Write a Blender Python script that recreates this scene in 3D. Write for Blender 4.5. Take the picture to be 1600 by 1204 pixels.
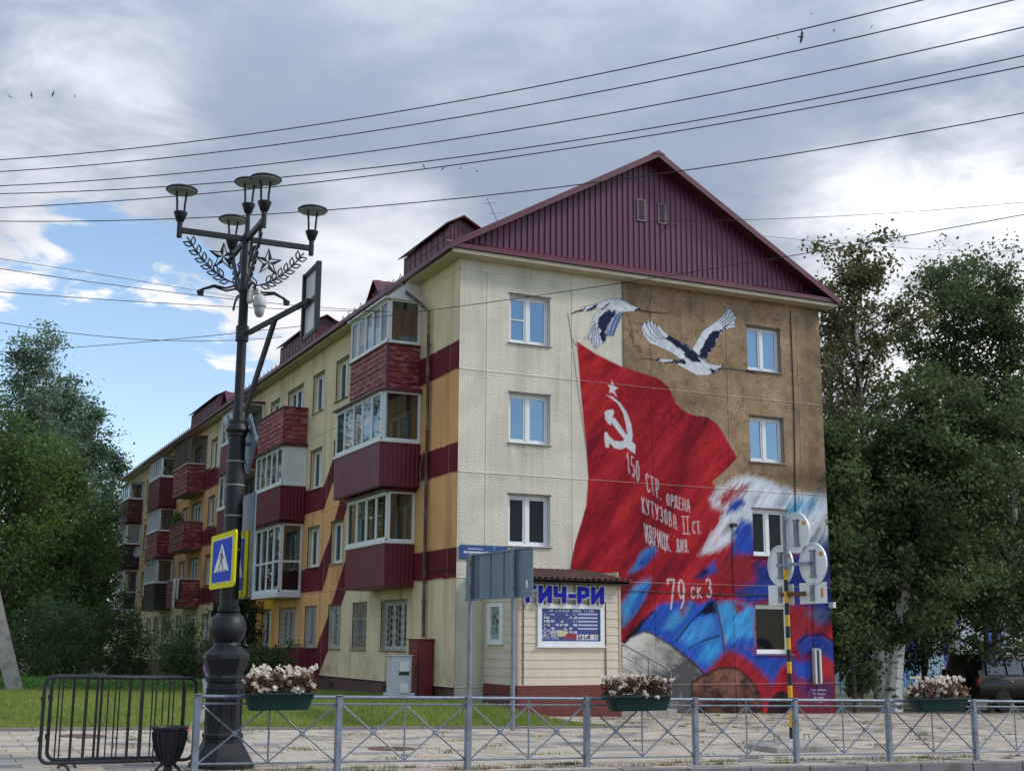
import bpy, bmesh, math, random
import numpy as np
from mathutils import Vector, Matrix

# ------------------------------------------------------------------ clear
for o in list(bpy.data.objects):
    bpy.data.objects.remove(o)
SC = bpy.context.scene
COL = SC.collection
R = math.radians

# ------------------------------------------------------------------ camera
CAM_F, CAM_PIT, CAM_ROLL, CAM_TH = 1972.06, 0.1985, 0.0057, 0.4426
CAM = np.array([-12.537, -29.69, 1.65])
FW = np.array([math.sin(CAM_TH), math.cos(CAM_TH), 0.0])
RT = np.array([math.cos(CAM_TH), -math.sin(CAM_TH), 0.0])
UPV = np.array([0, 0, 1.0])
FF = FW * math.cos(CAM_PIT) + UPV * math.sin(CAM_PIT)
UU = -FW * math.sin(CAM_PIT) + UPV * math.cos(CAM_PIT)
cam_d = bpy.data.cameras.new('camera')
cam_d.sensor_width = 36.0
cam_d.lens = 36.0 * CAM_F / 1600.0
cam_d.clip_end = 3000.0
cam = bpy.data.objects.new('camera', cam_d)
COL.objects.link(cam)
cr, sr = math.cos(CAM_ROLL), math.sin(CAM_ROLL)
XR = RT * cr + UU * sr
YU = UU * cr - RT * sr
M = Matrix(((XR[0], YU[0], -FF[0], CAM[0]), (XR[1], YU[1], -FF[1], CAM[1]), (XR[2], YU[2], -FF[2], CAM[2]), (0, 0, 0, 1)))
cam.matrix_world = M
SC.camera = cam


def ray(px, py):
    x, y = px - 800.0, py - 602.0
    a = x * cr + y * sr
    b = -x * sr + y * cr
    return FF * CAM_F + RT * a - UU * b


def at(px, py, ax, c):
    d = ray(px, py)
    i = 'xyz'.index(ax)
    return CAM + d * ((c - CAM[i]) / d[i])


# ------------------------------------------------------------------ sun, sky, exposure
SUN_DIR = Vector((0.80, -0.46, 0.80)).normalized()      # towards the sun
sun_d = bpy.data.lights.new('sun', 'SUN')
sun_d.energy = 1.25
sun_d.angle = R(10)
sun_d.color = (1.0, 0.93, 0.83)
sun = bpy.data.objects.new('sun', sun_d)
COL.objects.link(sun)
sun.rotation_euler = SUN_DIR.to_track_quat('Z', 'Y').to_euler()

W = bpy.data.worlds.new('World')
SC.world = W
W.use_nodes = True
SC.view_settings.view_transform = 'Standard'
SC.view_settings.look = 'None'
SC.view_settings.gamma = 1.0
SC.view_settings.use_curve_mapping = False
SC.view_settings.exposure = 0.68


def build_world():
    nt = W.node_tree
    N, L = nt.nodes, nt.links
    N.clear()
    out = N.new('ShaderNodeOutputWorld')
    bg = N.new('ShaderNodeBackground')
    L.new(bg.outputs[0], out.inputs[0])
    sky = N.new('ShaderNodeTexSky')
    sky.sky_type = 'NISHITA'
    sky.sun_disc = False
    sky.sun_elevation = math.asin(SUN_DIR.z)
    sky.sun_rotation = math.atan2(SUN_DIR.x, SUN_DIR.y)
    sky.air_density = 1.0
    sky.dust_density = 0.6
    tc = N.new('ShaderNodeTexCoord')
    D = tc.outputs['Generated']

    def math_(op, a, b=None, c=None, clamp=False):
        n = N.new('ShaderNodeMath')
        n.operation = op
        n.use_clamp = clamp
        for i, v in enumerate((a, b, c)):
            if v is None:
                continue
            if isinstance(v, (int, float)):
                n.inputs[i].default_value = v
            else:
                L.new(v, n.inputs[i])
        return n.outputs[0]

    def smooth(v, lo, hi):
        n = N.new('ShaderNodeMapRange')
        n.interpolation_type = 'SMOOTHSTEP'
        n.inputs[1].default_value = lo
        n.inputs[2].default_value = hi
        L.new(v, n.inputs[0])
        return n.outputs[0]

    def blob(px, py, inner, outer):
        d = ray(px, py)
        d = d / np.linalg.norm(d)
        n = N.new('ShaderNodeVectorMath')
        n.operation = 'DOT_PRODUCT'
        L.new(D, n.inputs[0])
        n.inputs[1].default_value = tuple(d)
        return smooth(n.outputs['Value'], math.cos(R(outer)), math.cos(R(inner)))

    sep = N.new('ShaderNodeSeparateXYZ')
    L.new(D, sep.inputs[0])
    z = math_('MAXIMUM', sep.outputs[2], 0.0)
    # clouds lie on a high flat layer: project the direction on it
    inv = math_('DIVIDE', 1.0, math_('ADD', z, 0.22))
    cb = N.new('ShaderNodeCombineXYZ')
    L.new(math_('MULTIPLY', sep.outputs[0], inv), cb.inputs[0])
    L.new(math_('MULTIPLY', sep.outputs[1], inv), cb.inputs[1])
    L.new(math_('MULTIPLY', z, 2.2), cb.inputs[2])

    def noise(scale, detail, rough, off, dist=0.0):
        mp = N.new('ShaderNodeMapping')
        mp.inputs['Location'].default_value = off
        L.new(cb.outputs[0], mp.inputs[0])
        n = N.new('ShaderNodeTexNoise')
        n.inputs['Scale'].default_value = scale
        n.inputs['Detail'].default_value = detail
        n.inputs['Roughness'].default_value = rough
        n.inputs['Distortion'].default_value = dist
        L.new(mp.outputs[0], n.inputs['Vector'])
        return n.outputs[0]

    n1 = noise(2.6, 7, 0.56, (3.1, 1.7, 0.0), 0.25)
    n2 = noise(1.1, 5, 0.5, (7.3, 2.2, 0.4), 0.2)
    n3 = noise(6.0, 7, 0.58, (1.3, 5.2, 0.9), 0.35)
    # cover: mostly closed cloud, with breaks low in the sky
    gap = blob(170, 600, 2.0, 9.5)
    gap2 = blob(60, 470, 0.5, 6.0)
    # the upper windows mirror open blue sky on the other side of the street
    bd = N.new('ShaderNodeVectorMath')
    bd.operation = 'DOT_PRODUCT'
    L.new(D, bd.inputs[0])
    bd.inputs[1].default_value = (0.43, -0.86, 0.26)
    gap3 = smooth(bd.outputs['Value'], 0.72, 0.95)
    cov = math_('ADD', math_('MULTIPLY', math_('SUBTRACT', n1, 0.5), 2.3), 0.34)
    cov = math_('ADD', cov, math_('MULTIPLY', math_('SUBTRACT', n3, 0.5), 2.1))
    cov = math_('SUBTRACT', cov, math_('MULTIPLY', gap, 0.56))
    cov = math_('SUBTRACT', cov, math_('MULTIPLY', gap2, 0.22))
    cov = math_('SUBTRACT', cov, math_('MULTIPLY', gap3, 0.9))
    cov = math_('ADD', cov, math_('MULTIPLY', smooth(z, 0.18, 0.36), 0.45))
    cov = math_('ADD', cov, math_('MULTIPLY', blob(1080, 330, 11, 25), 0.62))
    cover = smooth(cov, 0.26, 0.50)
    # how bright each bit of cloud is: thin edges white, thick bases grey
    br = math_('MULTIPLY', math_('SUBTRACT', n2, 0.5), 0.75)
    br = math_('ADD', br, math_('MULTIPLY', math_('SUBTRACT', n1, 0.5), 0.45))
    br = math_('ADD', br, math_('MULTIPLY', math_('SUBTRACT', n3, 0.5), 0.50))
    br = math_('ADD', br, math_('MULTIPLY', math_('SUBTRACT', 1.0, smooth(z, 0.10, 0.33)), 0.50))
    tex = math_('MULTIPLY', n3, 2.0)
    br = math_('ADD', br, math_('MULTIPLY', math_('MULTIPLY', blob(110, 165, 0.5, 7.0), tex), 0.26))
    br = math_('ADD', br, math_('MULTIPLY', math_('MULTIPLY', blob(1470, 430, 1.0, 9.0), tex), 0.48))
    br = math_('ADD', br, math_('MULTIPLY', math_('MULTIPLY', blob(1530, 0, 0.5, 6.0), tex), 0.26))
    br = math_('ADD', br, math_('MULTIPLY', blob(600, 440, 1.5, 7.0), 0.45))
    br = math_('ADD', br, math_('MULTIPLY', gap, 0.45))
    br = math_('SUBTRACT', br, 0.12)
    br = smooth(br, -0.20, 0.95)
    mc = N.new('ShaderNodeMixRGB')
    mc.inputs[1].default_value = (0.146, 0.177, 0.230, 1)
    mc.inputs[2].default_value = (0.70, 0.69, 0.70, 1)
    L.new(br, mc.inputs[0])
    # an overcast sky brightens evenly towards the zenith
    grad = math_('ADD', math_('MULTIPLY', z, 2.40), 0.62)
    gc = N.new('ShaderNodeMixRGB')
    gc.blend_type = 'MULTIPLY'
    gc.inputs[0].default_value = 1.0
    L.new(mc.outputs[0], gc.inputs[1])
    gcomb = N.new('ShaderNodeCombineXYZ')
    for i in range(3):
        L.new(grad, gcomb.inputs[i])
    L.new(gcomb.outputs[0], gc.inputs[2])
    sk = N.new('ShaderNodeMixRGB')
    sk.blend_type = 'MULTIPLY'
    sk.inputs[0].default_value = 1.0
    L.new(sky.outputs[0], sk.inputs[1])
    sk.inputs[2].default_value = (0.128, 0.128, 0.128, 1)
    fin = N.new('ShaderNodeMixRGB')
    L.new(cover, fin.inputs[0])
    L.new(sk.outputs[0], fin.inputs[1])
    L.new(gc.outputs[0], fin.inputs[2])
    L.new(fin.outputs[0], bg.inputs[0])
    bg.inputs[1].default_value = 1.0


build_world()
SC.cycles.max_bounces = 8
SC.cycles.transparent_max_bounces = 12
SC.cycles.caustics_reflective = False
SC.cycles.caustics_refractive = False

# ------------------------------------------------------------------ helpers


def lin(r, g, b):
    def f(c):
        c /= 255.0
        return c / 12.92 if c <= 0.04045 else ((c + 0.055) / 1.055) ** 2.4
    return (f(r), f(g), f(b))


def tag(o, label=None, cat=None, group=None, kind=None):
    if label:
        o['label'] = label
    if cat:
        o['category'] = cat
    if group:
        o['group'] = group
    if kind:
        o['kind'] = kind
    return o


def empty(name, loc=(0, 0, 0), parent=None):
    o = bpy.data.objects.new(name, None)
    o.empty_display_size = 0.2
    o.location = loc
    COL.objects.link(o)
    if parent:
        o.parent = parent
        o.matrix_parent_inverse = parent_inv(parent)
    return o


def world_of(p):
    m = Matrix.LocRotScale(p.location, p.rotation_euler, p.scale)
    if p.parent:
        m = world_of(p.parent) @ p.matrix_parent_inverse @ m
    return m


def parent_inv(p):
    return world_of(p).inverted()


class MB:
    """collects shapes in world coordinates; build() links them as one mesh object"""

    def __init__(self):
        self.v, self.f, self.mi = [], [], []
        self.cur = 0

    def add(self, vs, fs):
        n = len(self.v)
        self.v += [tuple(p) for p in vs]
        self.f += [tuple(i + n for i in f) for f in fs]
        self.mi += [self.cur] * len(fs)
        return self

    def box(self, x0, x1, y0, y1, z0, z1):
        vs = [(x, y, z) for z in (z0, z1) for y in (y0, y1) for x in (x0, x1)]
        return self.add(vs, [(0, 2, 3, 1), (4, 5, 7, 6), (0, 1, 5, 4), (2, 6, 7, 3), (0, 4, 6, 2), (1, 3, 7, 5)])

    def bbox(self, x0, x1, y0, y1, z0, z1, b=0.01):
        """box with chamfered edges"""
        b = min(b, (x1 - x0) * .45, (y1 - y0) * .45, (z1 - z0) * .45)
        bm = bmesh.new()
        bmesh.ops.create_cube(bm, size=1.0)
        for v in bm.verts:
            v.co = Vector(((x0 + x1) / 2 + v.co.x * (x1 - x0), (y0 + y1) / 2 + v.co.y * (y1 - y0), (z0 + z1) / 2 + v.co.z * (z1 - z0)))
        bmesh.ops.bevel(bm, geom=list(bm.edges), offset=b, segments=1, affect='EDGES')
        bm.verts.index_update()
        self.add([v.co[:] for v in bm.verts], [[v.index for v in f.verts] for f in bm.faces])
        bm.free()
        return self

    def quad(self, a, b, c, d):
        return self.add([a, b, c, d], [(0, 1, 2, 3)])

    def prism(self, poly, fn, t0, t1):
        """polygon [(a,b)] extruded from t0 to t1; fn(a,b,t)->xyz"""
        n = len(poly)
        vs = [fn(a, b, t0) for a, b in poly] + [fn(a, b, t1) for a, b in poly]
        fs = [tuple(range(n - 1, -1, -1)), tuple(range(n, 2 * n))]
        fs += [(i, (i + 1) % n, n + (i + 1) % n, n + i) for i in range(n)]
        return self.add(vs, fs)

    def ring(self, outer, inner, fn, t0, t1):
        """flat ring between two polygons with equal vertex counts, extruded"""
        n = len(outer)
        vs = [fn(a, b, t) for t in (t0, t1) for pl in (outer, inner) for a, b in pl]
        fs = []
        for i in range(n):
            j = (i + 1) % n
            fs += [(i, j, n + j, n + i), (2 * n + j, 2 * n + i, 3 * n + i, 3 * n + j), (j, i, 2 * n + i, 2 * n + j), (n + i, n + j, 3 * n + j, 3 * n + i)]
        return self.add(vs, fs)

    def tube(self, pts, r, seg=8, caps=True):
        pts = [Vector(p) for p in pts]
        rs = r if isinstance(r, (list, tuple)) else [r] * len(pts)
        vs, fs = [], []
        up = None
        for i, p in enumerate(pts):
            t = (pts[min(i + 1, len(pts) - 1)] - pts[max(i - 1, 0)]).normalized()
            if up is None:
                up = t.orthogonal().normalized()
            up = (up - t * up.dot(t))
            up = up.normalized() if up.length > 1e-6 else t.orthogonal().normalized()
            s = t.cross(up)
            for k in range(seg):
                a = 2 * math.pi * k / seg
                vs.append(p + (up * math.cos(a) + s * math.sin(a)) * rs[i])
        for i in range(len(pts) - 1):
            for k in range(seg):
                k2 = (k + 1) % seg
                fs.append((i * seg + k, i * seg + k2, (i + 1) * seg + k2, (i + 1) * seg + k))
        if caps:
            fs.append(tuple(range(seg - 1, -1, -1)))
            b = (len(pts) - 1) * seg
            fs.append(tuple(range(b, b + seg)))
        return self.add(vs, fs)

    def bar(self, p, q, w, h, up=(0, 0, 1)):
        """rectangular bar between two points"""
        p, q = Vector(p), Vector(q)
        t = (q - p).normalized()
        s = t.cross(Vector(up))
        s = s.normalized() if s.length > 1e-5 else t.orthogonal().normalized()
        u = s.cross(t)
        vs = []
        for c in (p, q):
            for a, b in ((-1, -1), (1, -1), (1, 1), (-1, 1)):
                vs.append(c + s * (a * w / 2) + u * (b * h / 2))
        return self.add(vs, [(3, 2, 1, 0), (4, 5, 6, 7), (0, 1, 5, 4), (1, 2, 6, 5), (2, 3, 7, 6), (3, 0, 4, 7)])

    def lathe(self, prof, c, seg=24, rot=0.0, cap=True):
        """profile [(r,z)] turned about the vertical through c"""
        vs, fs = [], []
        for r, z in prof:
            for k in range(seg):
                a = 2 * math.pi * k / seg + rot
                vs.append((c[0] + r * math.cos(a), c[1] + r * math.sin(a), c[2] + z))
        for i in range(len(prof) - 1):
            for k in range(seg):
                k2 = (k + 1) % seg
                fs.append((i * seg + k, i * seg + k2, (i + 1) * seg + k2, (i + 1) * seg + k))
        if cap:
            fs.append(tuple(range(seg - 1, -1, -1)))
            b = (len(prof) - 1) * seg
            fs.append(tuple(range(b, b + seg)))
        return self.add(vs, fs)

    def build(self, name, mat, parent=None, smooth=False, fix=True):
        me = bpy.data.meshes.new(name)
        me.from_pydata(self.v, [], self.f)
        mats = mat if isinstance(mat, (list, tuple)) else [mat]
        for m in mats:
            me.materials.append(m)
        if len(mats) > 1:
            me.polygons.foreach_set('material_index', self.mi)
        if fix:
            bm = bmesh.new()
            bm.from_mesh(me)
            bmesh.ops.recalc_face_normals(bm, faces=bm.faces)
            bm.to_mesh(me)
            bm.free()
        if smooth:
            me.polygons.foreach_set('use_smooth', [True] * len(me.polygons))
            me.set_sharp_from_angle(angle=R(38))
        me.update()
        o = bpy.data.objects.new(name, me)
        COL.objects.link(o)
        if parent:
            o.parent = parent
            o.matrix_parent_inverse = parent_inv(parent)
        return o


def np_mesh(name, verts, quads, mat, parent=None, attr=None, smooth=False):
    """fast mesh from arrays; quads (n,4) or tris (n,3)"""
    me = bpy.data.meshes.new(name)
    k = quads.shape[1]
    me.vertices.add(len(verts))
    me.vertices.foreach_set('co', np.ascontiguousarray(verts, dtype=np.float32).ravel())
    me.loops.add(quads.size)
    me.loops.foreach_set('vertex_index', np.ascontiguousarray(quads, dtype=np.int32).ravel())
    me.polygons.add(len(quads))
    me.polygons.foreach_set('loop_start', np.arange(0, quads.size, k, dtype=np.int32))
    me.polygons.foreach_set('loop_total', np.full(len(quads), k, dtype=np.int32))
    if smooth:
        me.polygons.foreach_set('use_smooth', np.ones(len(quads), dtype=bool))
    me.update(calc_edges=True)
    if attr is not None:
        ca = me.color_attributes.new('Col', 'FLOAT_COLOR', 'POINT')
        rgba = np.ones((len(verts), 4), dtype=np.float32)
        rgba[:, :3] = attr
        ca.data.foreach_set('color', rgba.ravel())
    me.materials.append(mat)
    o = bpy.data.objects.new(name, me)
    COL.objects.link(o)
    if parent:
        o.parent = parent
        o.matrix_parent_inverse = parent_inv(parent)
    return o


# ------------------------------------------------------------------ materials
def material(name, color, rough=0.7, var=0.12, vscale=3.0, bump=0.0, bscale=40.0, metal=0.0, attr=False,
             streak=0.0, spec=0.5, dirt=None, dirt_amt=0.0, dirt_scale=1.5, island=0.0, bdist=0.02, stretch=(1, 1, 1)):
    m = bpy.data.materials.new(name)
    m.use_nodes = True
    nt = m.node_tree
    N, L = nt.nodes, nt.links
    b = N['Principled BSDF']
    b.inputs['Roughness'].default_value = rough
    b.inputs['Metallic'].default_value = metal
    b.inputs['Specular IOR Level'].default_value = spec
    tc = N.new('ShaderNodeTexCoord')
    mp = N.new('ShaderNodeMapping')
    mp.inputs['Scale'].default_value = stretch
    L.new(tc.outputs['Object'], mp.inputs[0])
    vec = mp.outputs[0]
    if attr:
        a = N.new('ShaderNodeAttribute')
        a.attribute_name = 'Col'
        col = a.outputs['Color']
    else:
        rgb = N.new('ShaderNodeRGB')
        rgb.outputs[0].default_value = (*color, 1)
        col = rgb.outputs[0]

    def noise(scale, detail=5, v=None):
        n = N.new('ShaderNodeTexNoise')
        n.inputs['Scale'].default_value = scale
        n.inputs['Detail'].default_value = detail
        L.new(v or vec, n.inputs['Vector'])
        return n.outputs[0]

    def scaled(col, val, lo, hi):
        mr = N.new('ShaderNodeMapRange')
        mr.inputs[1].default_value = 0.3
        mr.inputs[2].default_value = 0.7
        mr.inputs[3].default_value = lo
        mr.inputs[4].default_value = hi
        L.new(val, mr.inputs[0])
        mx = N.new('ShaderNodeVectorMath')
        mx.operation = 'SCALE'
        L.new(col, mx.inputs[0])
        L.new(mr.outputs[0], mx.inputs['Scale'])
        return mx.outputs[0]
    if var:
        col = scaled(col, noise(vscale), 1 - var, 1 + var)
    if streak:
        m2 = N.new('ShaderNodeMapping')
        m2.inputs['Scale'].default_value = (5, 5, 0.35)
        L.new(tc.outputs['Object'], m2.inputs[0])
        col = scaled(col, noise(1.3, 4, m2.outputs[0]), 1 - streak, 1 + streak * .5)
    if island:
        g = N.new('ShaderNodeNewGeometry')
        mr = N.new('ShaderNodeMapRange')
        mr.inputs[3].default_value = 1 - island
        mr.inputs[4].default_value = 1 + island
        L.new(g.outputs['Random Per Island'], mr.inputs[0])
        mx = N.new('ShaderNodeVectorMath')
        mx.operation = 'SCALE'
        L.new(col, mx.inputs[0])
        L.new(mr.outputs[0], mx.inputs['Scale'])
        col = mx.outputs[0]
    if dirt is not None:
        mr = N.new('ShaderNodeMapRange')
        mr.inputs[1].default_value = 0.52
        mr.inputs[2].default_value = 0.66
        mr.inputs[4].default_value = dirt_amt
        L.new(noise(dirt_scale, 8), mr.inputs[0])
        mx = N.new('ShaderNodeMixRGB')
        L.new(mr.outputs[0], mx.inputs[0])
        L.new(col, mx.inputs[1])
        mx.inputs[2].default_value = (*dirt, 1)
        col = mx.outputs[0]
    L.new(col, b.inputs['Base Color'])
    if bump:
        bn = N.new('ShaderNodeBump')
        bn.inputs['Strength'].default_value = bump
        bn.inputs['Distance'].default_value = bdist
        L.new(noise(bscale, 4), bn.inputs['Height'])
        L.new(bn.outputs[0], b.inputs['Normal'])
    return m


def leaf_material(name, c1, c2, trans=0.35):
    m = bpy.data.materials.new(name)
    m.use_nodes = True
    nt = m.node_tree
    N, L = nt.nodes, nt.links
    N.clear()
    out = N.new('ShaderNodeOutputMaterial')
    g = N.new('ShaderNodeNewGeometry')
    tc = N.new('ShaderNodeTexCoord')
    ns = N.new('ShaderNodeTexNoise')
    ns.inputs['Scale'].default_value = 0.5
    ns.inputs['Detail'].default_value = 3
    L.new(tc.outputs['Object'], ns.inputs['Vector'])
    ad = N.new('ShaderNodeMath')
    ad.operation = 'MULTIPLY_ADD'
    ad.inputs[1].default_value = 0.55
    L.new(g.outputs['Random Per Island'], ad.inputs[0])
    mr = N.new('ShaderNodeMapRange')
    mr.inputs[1].default_value = 0.3
    mr.inputs[2].default_value = 0.7
    mr.inputs[4].default_value = 0.5
    L.new(ns.outputs[0], mr.inputs[0])
    L.new(mr.outputs[0], ad.inputs[2])
    mx = N.new('ShaderNodeMixRGB')
    mx.inputs[1].default_value = (*c1, 1)
    mx.inputs[2].default_value = (*c2, 1)
    L.new(ad.outputs[0], mx.inputs[0])
    p = N.new('ShaderNodeBsdfPrincipled')
    p.inputs['Roughness'].default_value = 0.55
    p.inputs['Specular IOR Level'].default_value = 0.2
    L.new(mx.outputs[0], p.inputs['Base Color'])
    t = N.new('ShaderNodeBsdfTranslucent')
    L.new(mx.outputs[0], t.inputs[0])
    ms = N.new('ShaderNodeMixShader')
    ms.inputs[0].default_value = trans
    L.new(p.outputs[0], ms.inputs[1])
    L.new(t.outputs[0], ms.inputs[2])
    L.new(ms.outputs[0], out.inputs[0])
    return m


def glass_material(name, tint=(0.8, 0.88, 0.9), ior=1.75, clear=0.75, refl=(0.95, 0.97, 1), wave=.12):
    m = bpy.data.materials.new(name)
    m.use_nodes = True
    nt = m.node_tree
    N, L = nt.nodes, nt.links
    N.clear()
    out = N.new('ShaderNodeOutputMaterial')
    fr = N.new('ShaderNodeFresnel')
    fr.inputs[0].default_value = ior
    g = N.new('ShaderNodeBsdfGlossy')
    g.inputs['Roughness'].default_value = 0.02
    g.inputs['Color'].default_value = (*refl, 1)
    tc = N.new('ShaderNodeTexCoord')
    ns = N.new('ShaderNodeTexNoise')
    ns.inputs['Scale'].default_value = 1.6
    ns.inputs['Detail'].default_value = 1
    L.new(tc.outputs['Object'], ns.inputs['Vector'])
    bp = N.new('ShaderNodeBump')
    bp.inputs['Strength'].default_value = wave
    bp.inputs['Distance'].default_value = 0.05
    L.new(ns.outputs[0], bp.inputs['Height'])
    L.new(bp.outputs[0], g.inputs['Normal'])
    t = N.new('ShaderNodeBsdfTransparent')
    t.inputs[0].default_value = (*tint, 1)
    d = N.new('ShaderNodeBsdfDiffuse')
    d.inputs[0].default_value = (0.05, 0.06, 0.065, 1)
    m1 = N.new('ShaderNodeMixShader')
    m1.inputs[0].default_value = clear
    L.new(d.outputs[0], m1.inputs[1])
    L.new(t.outputs[0], m1.inputs[2])
    ms = N.new('ShaderNodeMixShader')
    L.new(fr.outputs[0], ms.inputs[0])
    L.new(m1.outputs[0], ms.inputs[1])
    L.new(g.outputs[0], ms.inputs[2])
    L.new(ms.outputs[0], out.inputs[0])
    return m


MT = {}
MT['wall'] = material('roughcast_paint', (1, 1, 1), 0.9, var=0.06, vscale=1.2, bump=0.75, bscale=22, attr=True, streak=0.07, spec=0.2, bdist=0.03)
MT['joint'] = material('joint_sealant', lin(196, 186, 160), 0.9, var=0.1, bump=0.5, bscale=30)
MT['wall_plain'] = material('wall_core', lin(170, 160, 135), 0.9)
MT['plinth'] = material('plinth_render', lin(104, 74, 70), 0.9, var=0.2, vscale=2, bump=0.9, bscale=22, dirt=lin(70, 60, 55), dirt_amt=.5)
MT['cornice'] = material('cornice_render', lin(196, 184, 158), 0.85, var=0.1, bump=0.3, bscale=20, streak=.1)
MT['roof'] = material('burgundy_sheet_metal', lin(94, 34, 52), 0.42, var=0.1, vscale=1.0, spec=0.5, streak=.08)
MT['gable'] = material('burgundy_profiled_sheet', lin(98, 34, 68), 0.40, var=0.06, vscale=.8, streak=.06)
MT['clad'] = material('burgundy_balcony_sheet', lin(104, 30, 48), 0.42, var=0.08, vscale=1.0, streak=.08)
MT['clad_light'] = material('faded_burgundy_sheet', lin(118, 62, 82), 0.45, var=0.1, vscale=1.0, streak=.1)
MT['slat'] = material('red_painted_board', lin(126, 42, 44), 0.6, var=0.18, vscale=2.0, island=0.12, dirt=lin(196, 160, 150), dirt_amt=.5, dirt_scale=3.2, stretch=(1, 1, 3))
MT['slat_dark'] = material('dark_red_board', lin(92, 34, 40), 0.6, var=0.2, vscale=2.0, island=0.12)
MT['slat_brown'] = material('old_brown_board', lin(60, 42, 42), 0.7, var=0.25, vscale=2.0)
MT['wood_grey'] = material('weathered_wood', lin(120, 104, 92), 0.8, var=0.25, vscale=3.0, stretch=(1, 1, .2))
MT['pvc'] = material('white_plastic_frame', (0.78, 0.79, 0.80), 0.35, var=0.04)
MT['sill'] = material('grey_metal_sill', lin(150, 146, 142), 0.5, var=0.1)
MT['sill_dark'] = material('dark_wood_sill', lin(82, 66, 58), 0.7, var=0.2)
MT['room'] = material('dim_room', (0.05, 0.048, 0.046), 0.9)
MT['curtain'] = material('net_curtain', (0.34, 0.34, 0.35), 0.9, var=0.15, vscale=4, stretch=(4, 4, .3))
MT['curtain_tan'] = material('brown_curtain', (0.30, 0.24, 0.20), 0.9, var=0.2, vscale=4, stretch=(4, 4, .3))
MT['curtain_dark'] = material('dark_curtain', (0.03, 0.03, 0.035), 0.9, var=0.2, vscale=4, stretch=(4, 4, .3))
MT['glass'] = glass_material('window_glass', (0.7, 0.75, 0.78), 3.1, 0.8, refl=(0.55, 0.78, 1.0))
MT['glass_dim_reflection'] = glass_material('dimmed_reflection_glass', (0.35, 0.36, 0.38), 1.45, 0.85, refl=(.3, .33, .38))  # same glass, reflection darkened to stand in for unbuilt houses across the street
MT['glass_b'] = glass_material('balcony_glass', (0.8, 0.85, 0.86), 2.2, 0.85, refl=(.82, .92, 1), wave=.05)
MT['white_panel'] = material('white_panel', (0.74, 0.75, 0.76), 0.5, var=0.05)
MT['pipe'] = material('brown_pipe', lin(78, 52, 44), 0.5, var=0.2, dirt=lin(150, 140, 130), dirt_amt=.5, dirt_scale=3)
MT['wire'] = material('black_cable', (0.012, 0.012, 0.014), 0.6)
MT['grille'] = material('light_grey_grille', lin(168, 164, 158), 0.5, var=0.15)
MT['galv'] = material('galvanised_steel', lin(128, 138, 152), 0.40, var=0.16, vscale=14, metal=0.3, bump=0.08, bscale=60, dirt=lin(104, 96, 88), dirt_amt=.55, dirt_scale=5)
MT['galv_dull'] = material('dull_zinc_plate', lin(112, 126, 146), 0.5, var=0.12, vscale=2.5, metal=0.15, streak=.08)
MT['iron'] = material('black_cast_iron', lin(18, 20, 30), 0.5, var=0.12, vscale=5, bump=0.12, bscale=50)
MT['black'] = material('black_paint_steel', (0.010, 0.010, 0.013), 0.4, var=0.1)
MT['white'] = material('white_sign_back', (0.80, 0.81, 0.83), 0.4, var=0.05, vscale=6, dirt=(.6, .6, .6), dirt_amt=.2, dirt_scale=4)
MT['concrete'] = material('concrete', lin(158, 152, 146), 0.9, var=0.15, vscale=5, bump=0.5, bscale=40, dirt=lin(110, 104, 96), dirt_amt=.5, dirt_scale=4)


# ------------------------------------------------------------------ numpy noise
def _hash(ix, iy, seed):
    h = (ix * 374761393 + iy * 668265263 + seed * 1442695041) & 0xffffffff
    h = ((h ^ (h >> 13)) * 1274126177) & 0xffffffff
    return ((h ^ (h >> 16)) & 0xffff) / 65535.0


def vnoise(x, y, seed=0):
    ix, iy = np.floor(x).astype(np.int64), np.floor(y).astype(np.int64)
    fx, fy = x - ix, y - iy
    fx, fy = fx * fx * (3 - 2 * fx), fy * fy * (3 - 2 * fy)
    a, b = _hash(ix, iy, seed), _hash(ix + 1, iy, seed)
    c, d = _hash(ix, iy + 1, seed), _hash(ix + 1, iy + 1, seed)
    return (a * (1 - fx) + b * fx) * (1 - fy) + (c * (1 - fx) + d * fx) * fy


def fbm(x, y, seed=0, oct=4):
    s, a, t = 0.0, 0.5, 0.0
    for i in range(oct):
        s = s + a * vnoise(x, y, seed + i * 17)
        t += a
        x, y, a = x * 2.03 + 5.1, y * 2.03 + 1.7, a * 0.5
    return s / t


def sstep(e0, e1, x):
    t = np.clip((x - e0) / (e1 - e0), 0, 1)
    return t * t * (3 - 2 * t)


def sdpoly(X, Z, P):
    """signed distance, negative inside"""
    d = np.full(X.shape, 1e9)
    ins = np.zeros(X.shape, bool)
    n = len(P)
    for i in range(n):
        ax, az = P[i]
        bx, bz = P[(i + 1) % n]
        ex, ez = bx - ax, bz - az
        wx, wz = X - ax, Z - az
        t = np.clip((wx * ex + wz * ez) / (ex * ex + ez * ez + 1e-12), 0, 1)
        d = np.minimum(d, (wx - t * ex) ** 2 + (wz - t * ez) ** 2)
        c = ((az > Z) != (bz > Z)) & (X < (bx - ax) * (Z - az) / (bz - az + 1e-15) + ax)
        ins ^= c
    d = np.sqrt(d)
    return np.where(ins, -d, d)


def sdline(X, Z, P):
    d = np.full(X.shape, 1e9)
    for i in range(len(P) - 1):
        ax, az = P[i]
        bx, bz = P[i + 1]
        ex, ez = bx - ax, bz - az
        wx, wz = X - ax, Z - az
        t = np.clip((wx * ex + wz * ez) / (ex * ex + ez * ez + 1e-12), 0, 1)
        d = np.minimum(d, (wx - t * ex) ** 2 + (wz - t * ez) ** 2)
    return np.sqrt(d)


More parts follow.
